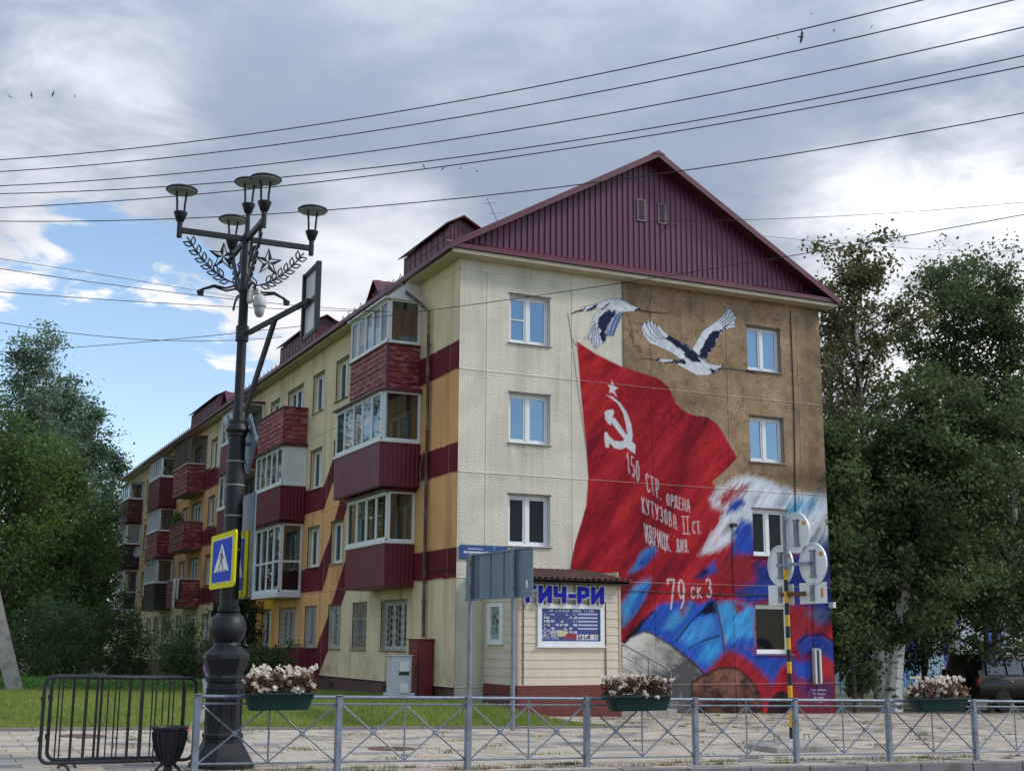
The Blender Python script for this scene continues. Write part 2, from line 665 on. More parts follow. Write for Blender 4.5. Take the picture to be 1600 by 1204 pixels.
# ------------------------------------------------------------------ ground levels
def ground_z(x, y):
    x = np.asarray(x, float)
    y = np.asarray(y, float)
    base = -0.07 - 0.0195 * np.clip(x, -45, 45) - 0.003 * (np.clip(y, -40, 60) + 14.5)
    lift = sstep(-6.4, -1.0, y) * (0.28 - 0.0125 * np.clip(y, 0, 45)) * (1 - sstep(-0.3, 1.5, x))
    return base + lift


def gz(x, y):
    return float(ground_z(x, y))


MT['earth'] = material('bare_earth', lin(92, 88, 62), 0.95, var=0.3, vscale=.7, bump=0.6, bscale=6, dirt=lin(70, 92, 40), dirt_amt=.8, dirt_scale=.4)
MT['lawn'] = material('lawn_soil', lin(96, 120, 46), 0.95, var=0.3, vscale=2.0, bump=0.8, bscale=25)
MT['asphalt'] = material('asphalt', (0.052, 0.052, 0.055), 0.9, var=0.2, vscale=8, bump=0.5, bscale=90)
MT['kerb'] = material('kerb_stone', lin(128, 124, 122), 0.9, var=0.18, vscale=6, bump=0.4, bscale=50, dirt=lin(84, 80, 76), dirt_amt=.6, dirt_scale=3)
MT['bedding'] = material('sand_bedding', lin(112, 104, 88), 0.95, var=0.2, vscale=5, dirt=lin(70, 78, 44), dirt_amt=.6, dirt_scale=2.0)


def grid_sheet(name, xs, ys, dz, mat, zf=ground_z):
    X, Y = np.meshgrid(xs, ys)
    Z = zf(X, Y) + dz
    nx, ny = len(xs), len(ys)
    V = np.stack([X.ravel(), Y.ravel(), Z.ravel()], 1)
    i = (np.arange(ny - 1)[:, None] * nx + np.arange(nx - 1)[None, :]).ravel()
    Q = np.stack([i, i + 1, i + nx + 1, i + nx], 1)
    return np_mesh(name, V, Q, mat, smooth=True)


gx = np.concatenate([[-1500, -600, -250, -120, -70], np.arange(-46, 47, 2.0), [70, 120, 250, 600, 1500]])
gy = np.concatenate([[-14.95, -14.0], np.arange(-12, 61, 2.0), [80, 120, 250, 600, 1500]])
tag(grid_sheet('ground', gx, gy, -0.06, MT['earth']), kind='structure')
tag(grid_sheet('lawn', np.arange(-46, 1.0, 1.0), np.concatenate([[-6.4], np.arange(-6, 50, 1.0)]), 0.0, MT['lawn']), kind='structure')
ROAD_DZ = -0.15


def road_z(X, Y):
    return -0.07 - 0.0195 * np.clip(X, -45, 45) + 0.0 * Y


tag(grid_sheet('road', gx, np.array([-1500, -600, -200, -60, -40, -32, -24, -15.05]), ROAD_DZ, MT['asphalt'], road_z), kind='structure')


def build_kerbs():
    """street kerb: one stone per metre; and a low edging along the lawn"""
    k = empty('kerb', (0, -14.98, 0))
    tag(k, kind='structure')
    rng = random.Random(3)
    for i in range(-16, 22):
        x0, x1 = i * 1.0 + .006, i * 1.0 + .994
        z0 = gz((x0 + x1) / 2, -14.98)
        d = rng.uniform(-.006, .006)
        mb = MB().bbox(x0, x1, -15.06, -14.91, z0 - .3, z0 + .012 + d, .012)
        mb.v = [(x, y + d * .8, z - .0195 * (x - (x0 + x1) / 2)) for x, y, z in mb.v]
        mb.build('kerb_stone', MT['kerb'], k)
    e = empty('lawn_edging', (-10, -6.45, 0))
    tag(e, kind='structure')
    for i in range(-24, 1):
        x0, x1 = i * 1.0 + .005 + .6, i * 1.0 + .995 + .6
        z0 = gz((x0 + x1) / 2, -6.45)
        mb = MB().bbox(x0, x1, -6.50, -6.42, z0 - .2, z0 + .045 + rng.uniform(-.008, .008), .01)
        mb.v = [(x, y, z - .0195 * (x - (x0 + x1) / 2)) for x, y, z in mb.v]
        mb.build('edging_stone', MT['kerb'], e)


build_kerbs()


def build_pavement():
    side = grid_sheet('sidewalk', np.arange(-46, 47, 2.0), np.array([-14.91, -12, -9, -6.5, -3, 0, 2, 5]), -0.03, MT['bedding'],
                      lambda X, Y: -0.07 - 0.0195 * np.clip(X, -45, 45) - 0.003 * (Y + 14.5))
    tag(side, kind='structure')
    cols = [material('paver_sand', lin(186, 174, 158), 0.9, var=0.14, vscale=3, bump=0.3, bscale=60, dirt=lin(138, 128, 112), dirt_amt=.6, dirt_scale=1.3),
            material('paver_warm', lin(174, 160, 142), 0.9, var=0.14, vscale=3, bump=0.3, bscale=60, dirt=lin(128, 118, 102), dirt_amt=.6, dirt_scale=1.6),
            material('paver_grey', lin(146, 138, 134), 0.9, var=0.14, vscale=3, bump=0.3, bscale=60, dirt=lin(112, 104, 98), dirt_amt=.6, dirt_scale=1.6)]
    L_, W_, G_ = 0.60, 0.40, 0.012
    meshes = []
    for c in cols:
        mb = MB().bbox(-L_ / 2 + G_ / 2, L_ / 2 - G_ / 2, -W_ / 2 + G_ / 2, W_ / 2 - G_ / 2, -.03, .0, .007)
        o = mb.build('paver', c)
        meshes.append(o.data)
        bpy.data.objects.remove(o)
    rng = random.Random(11)
    spots = []
    ny = int((14.91 - 0.2) / W_)
    for j in range(ny):
        y = -14.91 + W_ / 2 + j * W_
        for i in range(-40, 60):
            x = i * L_ + (j % 2) * L_ / 2
            if y > -6.6 and x < 0.9:
                continue
            if y > -2.3 and .4 < x < 4.4:
                continue
            # keep what the camera can see
            d = np.array([x, y, -0.1]) - CAM
            c = d @ FF
            px = 800 + CAM_F * (d @ RT) / c
            if not -60 < px < 1660:
                continue
            spots.append((c, x, y))
    spots.sort()
    near, far = spots[:300], spots[300:]
    ang = math.atan(-0.0195)

    def pick():
        t = rng.random()
        return 0 if t < .58 else (1 if t < .84 else 2)
    for c, x, y in near:
        o = bpy.data.objects.new('paver', meshes[pick()])
        z = -0.07 - 0.0195 * x - 0.003 * (y + 14.5)
        o.location = (x, y, z + rng.uniform(-.004, .004))
        o.rotation_euler = (rng.uniform(-.006, .006), -ang + rng.uniform(-.005, .005), rng.uniform(-.006, .006))
        COL.objects.link(o)
        o.parent = side
    mb = MB()
    for c, x, y in far:
        z = -0.07 - 0.0195 * x - 0.003 * (y + 14.5) + rng.uniform(-.004, .004)
        mb.cur = pick()
        a, b = L_ / 2 - G_ / 2, W_ / 2 - G_ / 2
        n = len(mb.v)
        mb.box(x - a, x + a, y - b, y + b, z - .03, z)
        mb.v[n:] = [(vx, vy, vz - .0195 * (vx - x)) for vx, vy, vz in mb.v[n:]]
    tag(mb.build('far_pavers', cols, side, fix=False), kind='stuff')


build_pavement()

# ------------------------------------------------------------------ the mural paint (colours of the end wall)
WALL_W, ZP, FLOOR, ZTOP = 11.88, 0.48, 2.70, 11.60
CREAM = lin(219, 212, 194)


WIN_END_PRE = [(1.45, 2.67, ZP + FLOOR * k + .86, ZP + FLOOR * k + 2.2) for k in range(1, 4)]


def wp(pts, ox=0, oy=0, s=1.0):
    """photo points to wall coordinates (x, z) on the end wall"""
    out = []
    for px, py in pts:
        p = at(px / s + ox, py / s + oy, 'y', 0.0)
        out.append((p[0], p[2]))
    return out


# stroke font for the painted inscription, letters in a unit box (y up)
def arc(cx, cy, rx, ry, a0, a1, n=10):
    return [(cx + rx * math.cos(R(a0 + (a1 - a0) * i / n)), cy + ry * math.sin(R(a0 + (a1 - a0) * i / n))) for i in range(n + 1)]


GLY = {
    '1': [[(.3, .78), (.6, 1), (.6, 0)]],
    '5': [[(.85, 1), (.25, 1), (.2, .55)] + arc(.48, .3, .36, .3, 120, -140)],
    '0': [arc(.5, .5, .34, .5, 0, 360, 16)],
    'С': [arc(.52, .72, .33, .28, 20, 180, 6) + [(.19, .28)] + arc(.52, .28, .33, .28, 180, 340, 6)],
    'Т': [[(.05, 1), (.95, 1)], [(.5, 1), (.5, 0)]],
    'Р': [[(.2, 0), (.2, 1), (.55, 1)] + arc(.55, .74, .28, .26, 90, -90, 8) + [(.2, .48)]],
    '.': [[(.1, 0), (.1, .05)]],
    'О': [arc(.5, .5, .34, .5, 0, 360, 16)],
    'Д': [[(.0, -.08), (.0, .1), (1, .1), (1, -.08)], [(.2, .1), (.25, 1), (.78, 1), (.8, .1)]],
    'Е': [[(.85, 1), (.2, 1), (.2, 0), (.85, 0)], [(.2, .5), (.75, .5)]],
    'Н': [[(.15, 0), (.15, 1)], [(.85, 0), (.85, 1)], [(.15, .5), (.85, .5)]],
    'А': [[(.1, 0), (.25, .9), (.5, 1), (.75, .9), (.9, 0)], [(.18, .4), (.82, .4)]],
    'К': [[(.18, 0), (.18, 1)], [(.85, 1), (.22, .5), (.9, 0)]],
    'У': [[(.12, 1), (.48, .42)], [(.88, 1), (.45, .1), (.15, 0)]],
    'З': [arc(.45, .74, .34, .26, 150, -80, 8) + arc(.45, .27, .37, .27, 80, -150, 8)],
    'В': [[(.2, .5), (.2, 0), (.5, 0)] + arc(.5, .26, .3, .26, -90, 90, 7) + [(.2, .52), (.2, 1), (.48, 1)] + arc(.48, .76, .26, .24, 90, -90, 7)],
    'I': [[(.0, 1), (1, 1)], [(.0, 0), (1, 0)], [(.5, 0), (.5, 1)]],
    'И': [[(.12, 1), (.12, 0), (.85, 1), (.85, 0)]],
    'Ц': [[(.12, 1), (.12, 0), (.95, 0), (.95, -.14)], [(.8, 1), (.8, 0)]],
    '7': [[(.08, .85), (.08, 1), (.9, 1), (.35, 0)]],
    '9': [arc(.5, .68, .34, .32, 0, 360, 14), [(.84, .68), (.75, .25), (.4, 0)]],
}


def quad_text(txt, TL, BL, TR, BR, ox, oy, s, adv=None):
    """strokes of txt fitted into a quadrilateral given in photo points"""
    TL, BL, TR, BR = [np.array(wp([q], ox, oy, s)[0]) for q in (TL, BL, TR, BR)]
    wd = [0.45 if c == '.' else 1.0 for c in txt]
    tot = sum(wd)
    out, pos = [], 0.0
    for c, w in zip(txt, wd):
        for st in GLY[c]:
            ln = []
            for a, b in st:
                u = (pos + (a * .78 + .11) * w) / tot
                bot, top = BL * (1 - u) + BR * u, TL * (1 - u) + TR * u
                p = bot * (1 - b) + top * b
                ln.append((p[0], p[1]))
            out.append(ln)
        pos += w
    return out


Z1 = (920, 580, 4.013)
Z2 = (880, 740, 3.168)
ZA = (880, 440, 6.69)
ZB = (980, 460, 7.525)
TEXT = []
for t, a, b, c, d in (('150', (225, 495), (237, 622), (320, 575), (322, 700)), ('СТР.', (348, 632), (362, 748), (455, 695), (462, 808)),
                      ('ОРДЕНА', (483, 765), (485, 835), (634, 808), (636, 882)), ('КУТУЗОВА', (325, 780), (333, 882), (550, 905), (555, 990)),
                      ('II', (578, 908), (588, 1015), (630, 910), (632, 1018)), ('СТ.', (645, 940), (648, 1015), (710, 942), (713, 1018)),
                      ('ИДРИЦК.', (343, 950), (355, 1068), (516, 1030), (522, 1130)), ('ДИВ.', (545, 1050), (548, 1130), (632, 1058), (634, 1132))):
    TEXT += [(l, .0125) for l in quad_text(t, a, b, c, d, *Z1)]
for t, a, b, c, d, w in (('79', (508, 522), (515, 668), (608, 526), (612, 660), .024), ('СК', (626, 560), (628, 615), (687, 562), (690, 612), .018), ('З', (697, 520), (703, 610), (740, 520), (744, 608), .022)):
    TEXT += [(l, w) for l in quad_text(t, a, b, c, d, *Z2)]

# painted shapes: (points in photo, colour, edge softness m, edge raggedness m)
P_FLAG = [(901, 533), (930, 552), (970, 572), (1004, 583), (1031, 592), (1045, 605), (1056, 630), (1070, 643), (1085, 649), (1105, 651), (1120, 662), (1130, 676),
          (1140, 695), (1152, 715), (1140, 728), (1125, 742), (1113, 752), (1130, 790), (1300, 830), (1320, 1130), (850, 1130), (892, 880), (898, 850), (916, 790), (919, 745), (915, 690), (908, 620)]
PAINT = [
    ('flag', P_FLAG, None, .008, 0.0),
    # white top of the tricolour with its streaks
    ('white', [(1110, 778), (1122, 762), (1148, 746), (1170, 741), (1196, 748), (1221, 760), (1240, 767), (1300, 776), (1302, 842), (1262, 868), (1225, 850), (1178, 838), (1150, 842), (1118, 862), (1092, 868), (1118, 828), (1130, 800), (1112, 792)], lin(206, 212, 220), .05, .16),
    ('white2', [(1098, 860), (1112, 832), (1128, 812), (1140, 822), (1122, 850)], lin(214, 206, 212), .05, .14),
    ('redstroke', [(1120, 776), (1142, 760), (1168, 757), (1160, 768), (1140, 790), (1124, 796)], lin(170, 40, 52), .08, .18),
    ('bluestroke', [(1136, 800), (1142, 784), (1158, 776), (1163, 786), (1150, 800)], lin(36, 74, 170), .05, .10),
    ('cyan_r', [(1228, 792), (1240, 780), (1272, 778), (1276, 792), (1246, 808), (1232, 826)], lin(90, 170, 210), .12, .25),
    ('blue_r0', [(1246, 872), (1264, 846), (1302, 838), (1304, 880)], lin(96, 130, 180), .14, .25),
    ('blue_a', [(1143, 866), (1146, 828), (1160, 812), (1178, 818), (1180, 866), (1165, 872)], lin(32, 78, 186), .07, .14),
    ('red_mid', [(1120, 872), (1150, 866), (1180, 868), (1215, 872), (1222, 890), (1196, 905), (1150, 915), (1110, 900)], lin(158, 34, 46), .08, .16),
    ('navy_r', [(1180, 880), (1232, 868), (1300, 862), (1304, 960), (1276, 968), (1262, 950), (1240, 946), (1200, 930), (1178, 935), (1150, 922), (1178, 908)], lin(30, 52, 128), .08, .16),
    ('red_r1', [(1238, 960), (1262, 948), (1296, 962), (1304, 990), (1270, 985), (1240, 1000)], lin(150, 34, 46), .08, .16),
    ('slate_r', [(1262, 958), (1285, 948), (1303, 950), (1304, 968), (1280, 975)], lin(84, 104, 150), .08, .15),
    ('blue_r2', [(1244, 1004), (1258, 992), (1282, 990), (1304, 1002), (1308, 1042), (1290, 1026), (1270, 1020), (1252, 1024)], lin(36, 66, 160), .05, .10),
    ('red_r2', [(1270, 1024), (1290, 1028), (1310, 1044), (1312, 1072), (1270, 1066)], lin(176, 40, 44), .07, .14),
    ('blue_r3', [(1238, 1034), (1268, 1030), (1272, 1050), (1266, 1066), (1244, 1058)], lin(36, 84, 190), .06, .12),
    ('st1', [(1019, 852), (1028, 860), (1004, 886), (985, 894), (1003, 862)], lin(66, 132, 206), .04, .10),
    ('st1b', [(1000, 880), (1018, 862), (1026, 866), (1004, 888)], lin(30, 66, 160), .04, .08),
    ('st2', [(1088, 900), (1117, 874), (1119, 890), (1098, 903)], lin(38, 80, 180), .04, .10),
    ('st2b', [(1086, 902), (1100, 886), (1108, 892), (1096, 903)], lin(16, 22, 60), .04, .06),
    ('st3', [(970, 946), (990, 916), (1016, 901), (1012, 922), (994, 950), (974, 976)], lin(60, 150, 214), .05, .14),
    ('st3b', [(984, 950), (1000, 924), (1014, 914), (1008, 934), (988, 962)], lin(44, 110, 200), .05, .12),
    ('dark_l', [(972, 1006), (984, 985), (1003, 966), (1016, 970), (1004, 990), (985, 998)], lin(16, 18, 40), .05, .08),
    ('big', [(996, 992), (1008, 968), (1028, 944), (1050, 940), (1070, 940), (1092, 942), (1113, 936), (1121, 948), (1130, 1002), (1134, 1020), (1101, 1053), (1082, 1034), (1057, 1016), (1019, 990)], lin(32, 88, 196), .04, .12),
    ('big_l1', [(1036, 982), (1052, 956), (1080, 942), (1072, 962), (1052, 982)], lin(70, 156, 222), .05, .12),
    ('big_l2', [(1058, 996), (1080, 972), (1112, 958), (1120, 985), (1098, 1000), (1076, 1010)], lin(60, 150, 226), .07, .12),
    ('big_l3', [(1090, 1030), (1104, 1004), (1126, 996), (1130, 1014), (1112, 1036)], lin(50, 160, 235), .08, .12),
    ('big_d', [(1088, 962), (1102, 946), (1115, 938), (1120, 956), (1112, 958)], lin(14, 20, 52), .03, .06),
    ('red_in', [(1062, 950), (1074, 944), (1066, 960)], lin(150, 34, 48), .05, .1),
    ('cyan', [(1121, 948), (1132, 938), (1152, 940), (1178, 946), (1180, 1004), (1158, 1008), (1134, 1010), (1127, 980)], lin(58, 160, 226), .05, .12),
    ('cyan_d', [(1134, 1008), (1150, 998), (1178, 994), (1180, 1014), (1150, 1016)], lin(34, 88, 190), .06, .12),
    ('cyan_red', [(1146, 944), (1158, 940), (1164, 950), (1154, 958)], lin(150, 44, 70), .05, .1),
    ('blue_m', [(1148, 928), (1177, 917), (1203, 908), (1203, 932), (1176, 944), (1160, 938)], lin(34, 66, 158), .05, .12),
    ('low_b', [(1130, 1010), (1158, 1004), (1180, 1018), (1233, 1026), (1242, 1032), (1220, 1044), (1206, 1070), (1183, 1044), (1158, 1026)], lin(36, 78, 180), .06, .14),
    ('low_r', [(1108, 1048), (1130, 1022), (1150, 1020), (1172, 1036), (1200, 1062), (1210, 1090), (1190, 1092), (1160, 1046), (1130, 1044)], lin(164, 34, 44), .08, .12),
    ('low_m', [(1240, 1066), (1308, 1070), (1312, 1130), (1236, 1130)], lin(128, 42, 62), .12, .2),
    ('low_n', [(1246, 1068), (1300, 1070), (1300, 1086), (1262, 1090)], lin(74, 50, 110), .12, .2),
]
P_STONE1 = [(968, 1012), (985, 995), (1006, 986), (1019, 989), (1050, 1008), (1082, 1033), (1101, 1052), (1092, 1078), (1088, 1125), (960, 1125)]
P_STONE2 = [(1080, 1066), (1101, 1052), (1126, 1043), (1142, 1041), (1158, 1046), (1173, 1062), (1186, 1081), (1193, 1125), (1082, 1125)]
P_STONE3 = [(1198, 1125), (1202, 1097), (1215, 1081), (1224, 1079), (1233, 1087), (1242, 1125)]
CR_A = [  # first crane (on the cream field)
    ([(215, 600), (270, 540), (300, 430), (330, 345), (410, 285), (470, 240), (560, 270), (620, 320), (612, 350), (560, 460), (520, 565), (450, 560), (440, 632), (380, 655), (350, 692), (330, 700), (300, 650), (292, 582), (262, 612), (270, 575)], lin(210, 214, 220)),
    ([(200, 270), (330, 240), (470, 185), (600, 178), (690, 230), (770, 272), (810, 285), (730, 308), (600, 318), (520, 290), (410, 275), (330, 290), (240, 308), (200, 310)], lin(216, 218, 222)),
    ([(620, 320), (612, 350), (560, 460), (520, 565), (455, 560), (500, 450), (540, 350)], lin(122, 148, 184)),
    ([(470, 295), (560, 310), (545, 345), (500, 380), (470, 450), (440, 540), (445, 610), (410, 640), (385, 580), (390, 510), (362, 440), (372, 392), (400, 360)], lin(34, 42, 74)),
    ([(80, 335), (150, 300), (200, 268), (245, 268), (210, 290), (200, 312), (150, 318)], lin(38, 40, 58)),
    ([(240, 290), (300, 265), (350, 238), (330, 270), (300, 290), (255, 310)], lin(44, 50, 78)),
    ([(390, 280), (430, 245), (480, 228), (440, 260), (405, 290)], lin(52, 58, 86)),
    ([(600, 185), (640, 200), (770, 268), (690, 235)], lin(52, 58, 86)),
    ([(750, 290), (800, 268), (815, 300), (760, 310)], lin(40, 44, 66)),
]
CR_B = [  # second crane (on the brown field)
    ([(145, 330), (185, 380), (205, 310), (232, 365), (245, 290), (272, 345), (283, 300), (308, 362), (322, 338), (348, 385), (372, 360), (425, 432), (500, 490), (600, 550), (700, 600), (765, 660), (830, 700), (880, 800), (760, 800), (690, 790), (640, 772), (540, 692), (380, 612), (270, 572), (200, 482)], lin(214, 218, 226)),
    ([(765, 640), (830, 530), (890, 430), (1000, 350), (1110, 272), (1160, 200), (1180, 148), (1200, 182), (1216, 165), (1235, 205), (1252, 215), (1262, 250), (1285, 280), (1262, 320), (1264, 382), (1200, 392), (1100, 452), (1060, 522), (1030, 602), (960, 692), (920, 772), (850, 732), (820, 692)], lin(214, 218, 226)),
    ([(970, 460), (1010, 430), (1100, 412), (1200, 388), (1095, 452), (1052, 530), (1032, 592), (962, 692), (922, 772), (840, 722), (862, 640), (902, 580), (940, 520)], lin(32, 38, 66)),
    ([(440, 512), (500, 490), (590, 538), (700, 592), (762, 652), (832, 702), (885, 802), (762, 792), (692, 742), (655, 690), (702, 682), (602, 632), (560, 600), (500, 562)], lin(32, 38, 66)),
    ([(580, 812), (640, 782), (700, 742), (762, 790), (880, 800), (830, 735), (960, 812), (1060, 832), (1142, 818), (1082, 890), (1022, 922), (940, 946), (820, 946), (740, 902), (650, 852)], lin(216, 218, 224)),
    ([(945, 868), (1060, 882), (1142, 815), (1085, 890), (1022, 922), (965, 942), (985, 905)], lin(30, 36, 60)),
    ([(600, 800), (650, 760), (690, 800), (660, 830)], lin(30, 36, 60)),
    ([(350, 770), (365, 745), (385, 745), (395, 765), (375, 785)], lin(64, 40, 44)),
    ([(375, 775), (400, 750), (450, 755), (560, 775), (560, 790), (440, 795), (400, 800)], lin(210, 212, 220)),
    ([(390, 795), (480, 790), (560, 772), (645, 770), (640, 800), (560, 810), (450, 806)], lin(40, 44, 70)),
]
STAR = [(143, 50), (155, 90), (187, 103), (160, 120), (178, 163), (150, 134), (127, 133), (133, 107), (117, 80), (140, 88)]
SICKLE = [(103, 145), (150, 160), (200, 200), (240, 260), (265, 330), (275, 400), (270, 440), (292, 460), (290, 517), (265, 500), (235, 475), (200, 490), (160, 480), (130, 445), (125, 480), (105, 474), (97, 420), (98, 385), (112, 378), (128, 405), (160, 435), (200, 440), (232, 425), (240, 395), (235, 340), (215, 260), (180, 200), (140, 168)]
HAMMER = [(98, 255), (118, 242), (150, 238), (160, 258), (148, 292), (165, 292), (247, 415), (228, 432), (140, 318), (138, 338), (120, 325), (103, 300)]
BLUE_STREAK = None


def mural(X, Z):
    """paint colour of the end wall at wall coordinates (vectorised)"""
    C = np.empty(X.shape + (3,))
    C[...] = CREAM
    C *= (0.95 + 0.1 * fbm(X * 1.5, Z * 1.5, 3))[..., None]
    # rain runs, patches of newer paint and grime along the joints of the plain plaster
    C *= (1 - .16 * sstep(.56, .80, fbm(X * 3.4, Z * .22, 101, 4)))[..., None]
    C *= (1 - .07 * sstep(.54, .60, fbm(X * .8, Z * .9, 103, 5)))[..., None]
    for k_ in range(1, 5):
        C *= (1 - .14 * np.exp(-((Z - ZP - FLOOR * k_ + .10) / .10) ** 2) * sstep(.4, .7, fbm(X * 2.5, Z * 2.5, 105, 4)))[..., None]
    for x0_, x1_, z0_, z1_ in WIN_END_PRE:
        drip = sstep(.42, .72, fbm(X * 7, Z * .35, 107, 3)) * ((X > x0_ - .05) & (X < x1_ + .05) & (Z < z0_)) * np.exp(-(z0_ - Z) / .55)
        C *= (1 - .22 * drip)[..., None]

    def over(col, a):
        C[...] = C * (1 - a[..., None]) + np.asarray(col) * a[..., None]
    # directions of the brush: up and to the right
    ca, sa = math.cos(R(52)), math.sin(R(52))
    A, B = X * ca + Z * sa, -X * sa + Z * ca
    brush = fbm(A * 1.6, B * 9.0, 21) - .5
    fine = fbm(A * 5, B * 26, 5) - .5
    # brown field, like old crumpled paper
    xb = 4.95 + 0.02 * (fbm(Z * 2, Z * 0 + 1, 8) - .5)
    br = np.array(lin(164, 138, 108))
    m1 = fbm(X * 1.3, Z * 1.3, 31, 5)
    m2 = fbm(X * 5, Z * 5, 33, 4)
    brown = br[None, :] * (0.58 + 0.58 * m1 + 0.55 * (m2 - .5))[..., None]
    crack = np.abs(fbm(X * 1.8 + .4 * Z, Z * 1.0, 41, 4) - .5)
    edge = 1 - sstep(0.0, 1.6, X - 4.95)
    crk2 = np.abs(fbm(X * 2.6, Z * 2.2 + X, 47, 5) - .5)
    brown *= (1 - .30 * (1 - sstep(0.0, .022, crk2)) + .22 * (1 - sstep(0.0, .03, np.abs(crk2 - .045))))[..., None]
    brown *= (1 - .55 * (1 - sstep(0.004, .03, crack)) * (0.25 + .75 * edge))[..., None]
    brown *= (1 - .28 * edge * sstep(.35, .6, fbm(X * 3, Z * .7, 45)))[..., None]
    smudge = np.exp(-((X - 10.6) / 1.4) ** 2 - ((Z - 6.35) / .35) ** 2) + .7 * np.exp(-((X - 7.2) / .8) ** 2 - ((Z - 8.35) / .3) ** 2) + .5 * np.exp(-((X - 11.6) / .4) ** 2)
    brown *= (1 - .45 * smudge * (0.5 + m1))[..., None]
    a = sstep(0, .02, X - xb)
    C[...] = C * (1 - a[..., None]) + brown * a[..., None]
    a = np.exp(-((X - xb) / .03) ** 2) * .7 * (Z > 8.0)
    over(lin(50, 38, 30), a)
    # flag colours with painted folds
    f1 = fbm(A * .55, B * 2.6, 51, 4)
    f2 = fbm(A * .9 + 3, B * 5.5, 57, 4)
    f3 = fbm(X * 9, Z * 9, 59, 3)
    red = np.array(lin(154, 25, 38))
    t = np.clip(0.48 + 1.7 * (f1 - .5) + 1.0 * (f2 - .5), 0, 1)
    dk = np.array(lin(112, 21, 35))
    lt = np.array(lin(178, 42, 47))
    FL = np.where((t < .5)[..., None], dk + (red - dk) * (t * 2)[..., None], red + (lt - red) * (t * 2 - 1)[..., None])
    # two broad dark folds and a bright one, across the flag
    for (qx, qz, ang, w, amt) in ((5.6, 7.6, 52, .35, -.30), (6.9, 6.4, 62, .30, -.36), (4.6, 5.5, 48, .28, -.22), (6.1, 5.0, 58, .35, -.22), (7.6, 6.6, 58, .35, .22), (5.2, 9.0, 120, .5, .12), (5.0, 6.7, 50, .22, .22)):
        u = -(X - qx) * math.sin(R(ang)) + (Z - qz) * math.cos(R(ang)) + .25 * brush
        v = (X - qx) * math.cos(R(ang)) + (Z - qz) * math.sin(R(ang))
        FL *= (1 + amt * np.exp(-(u / w) ** 2) * np.exp(-(v / 1.6) ** 2))[..., None]
    cr1 = np.abs(fbm(A * .8 + .35 * B, B * 2.3, 151, 5) - .5)
    cr2 = np.abs(fbm(A * 1.7, B * 3.4 + .5 * A, 157, 5) - .5)
    FL *= (1 - .22 * (1 - sstep(0.0, .028, cr1)) - .13 * (1 - sstep(0.0, .03, cr2)))[..., None]
    FL *= (1 + .22 * (1 - sstep(0.0, .03, np.abs(cr1 - .05))))[..., None]
    FL *= (.88 + .24 * f3)[..., None]

    for nm, pts, col, soft, rag in PAINT:
        P = wp(pts)
        xs, zs = [p[0] for p in P], [p[1] for p in P]
        mg = .4
        k = (X > min(xs) - mg) & (X < max(xs) + mg) & (Z > min(zs) - mg) & (Z < max(zs) + mg)
        if not k.any():
            continue
        sd = sdpoly(X[k], Z[k], P) + rag * .62 * (brush[k] * 2.2 + fine[k] * 1.3)
        a = 1 - sstep(-soft * 2.4, soft * 2.4, sd + .22 * soft * 4 * fine[k])
        if nm == 'flag':
            src = FL[k]
        else:
            cc = np.array(col)
            cc = cc * .80 + cc.mean() * .05 if nm not in ('white', 'white2') else cc * .95
            src = cc[None, :] * (1 + .85 * brush[k] + .5 * fine[k])[:, None]
        C[k] = C[k] * (1 - a[:, None]) + src * a[:, None]
    # dark outlines of the folds beside the blue
    for ln, w in (([(972, 1008), (1000, 975), (1020, 955)], .05), ([(1119, 945), (1128, 985), (1132, 1018)], .025), ([(1057, 1000), (1082, 968), (1112, 940)], .03), ([(1076, 1012), (1100, 1000), (1125, 992)], .02), ([(1246, 1004), (1262, 992), (1285, 990), (1308, 1005)], .03)):
        d = sdline(X, Z, wp(ln)) + .03 * brush
        over(lin(18, 18, 36), .75 * (1 - sstep(w * .5, w * 1.4, d)))
    # stones at the foot
    rk = fbm(X * 3.2, Z * 4.2, 71, 6)
    rk2 = np.abs(fbm(X * 2.2 + Z, Z * 2.6 - X, 73, 5) - .5) * 2
    for P, c1, c2, key in ((P_STONE1, lin(212, 207, 198), lin(84, 82, 84), 1), (P_STONE2, lin(146, 98, 82), lin(48, 36, 36), 2), (P_STONE3, lin(72, 46, 50), lin(26, 20, 26), 3)):
        W_ = wp(P)
        xs, zs = [p[0] for p in W_], [p[1] for p in W_]
        k = (X > min(xs) - .2) & (X < max(xs) + .2) & (Z > min(zs) - .2) & (Z < max(zs) + .2)
        if not k.any():
            continue
        sd = sdpoly(X[k], Z[k], W_) + .03 * (rk[k] - .5)
        a = 1 - sstep(-.02, .02, sd)
        if key == 1:
            t = np.clip(.1 + .42 * (X[k] - 4.9) - .55 * (Z[k] - 1.2), 0, 1) + .9 * (rk[k] - .5)
        else:
            t = np.clip(.45 - .45 * (Z[k] - .55), 0, 1) + 1.3 * (rk[k] - .5)
        t = np.clip(t + .5 * (1 - sstep(.0, .12, rk2[k])) * .6, 0, 1)
        src = np.array(c1) * (1 - t[:, None]) + np.array(c2) * t[:, None]
        C[k] = C[k] * (1 - a[:, None]) + src * a[:, None]
        o = np.exp(-((sd + .01) / .035) ** 2) * .75
        C[k] = C[k] * (1 - o[:, None]) + np.array(lin(20, 16, 22)) * o[:, None]
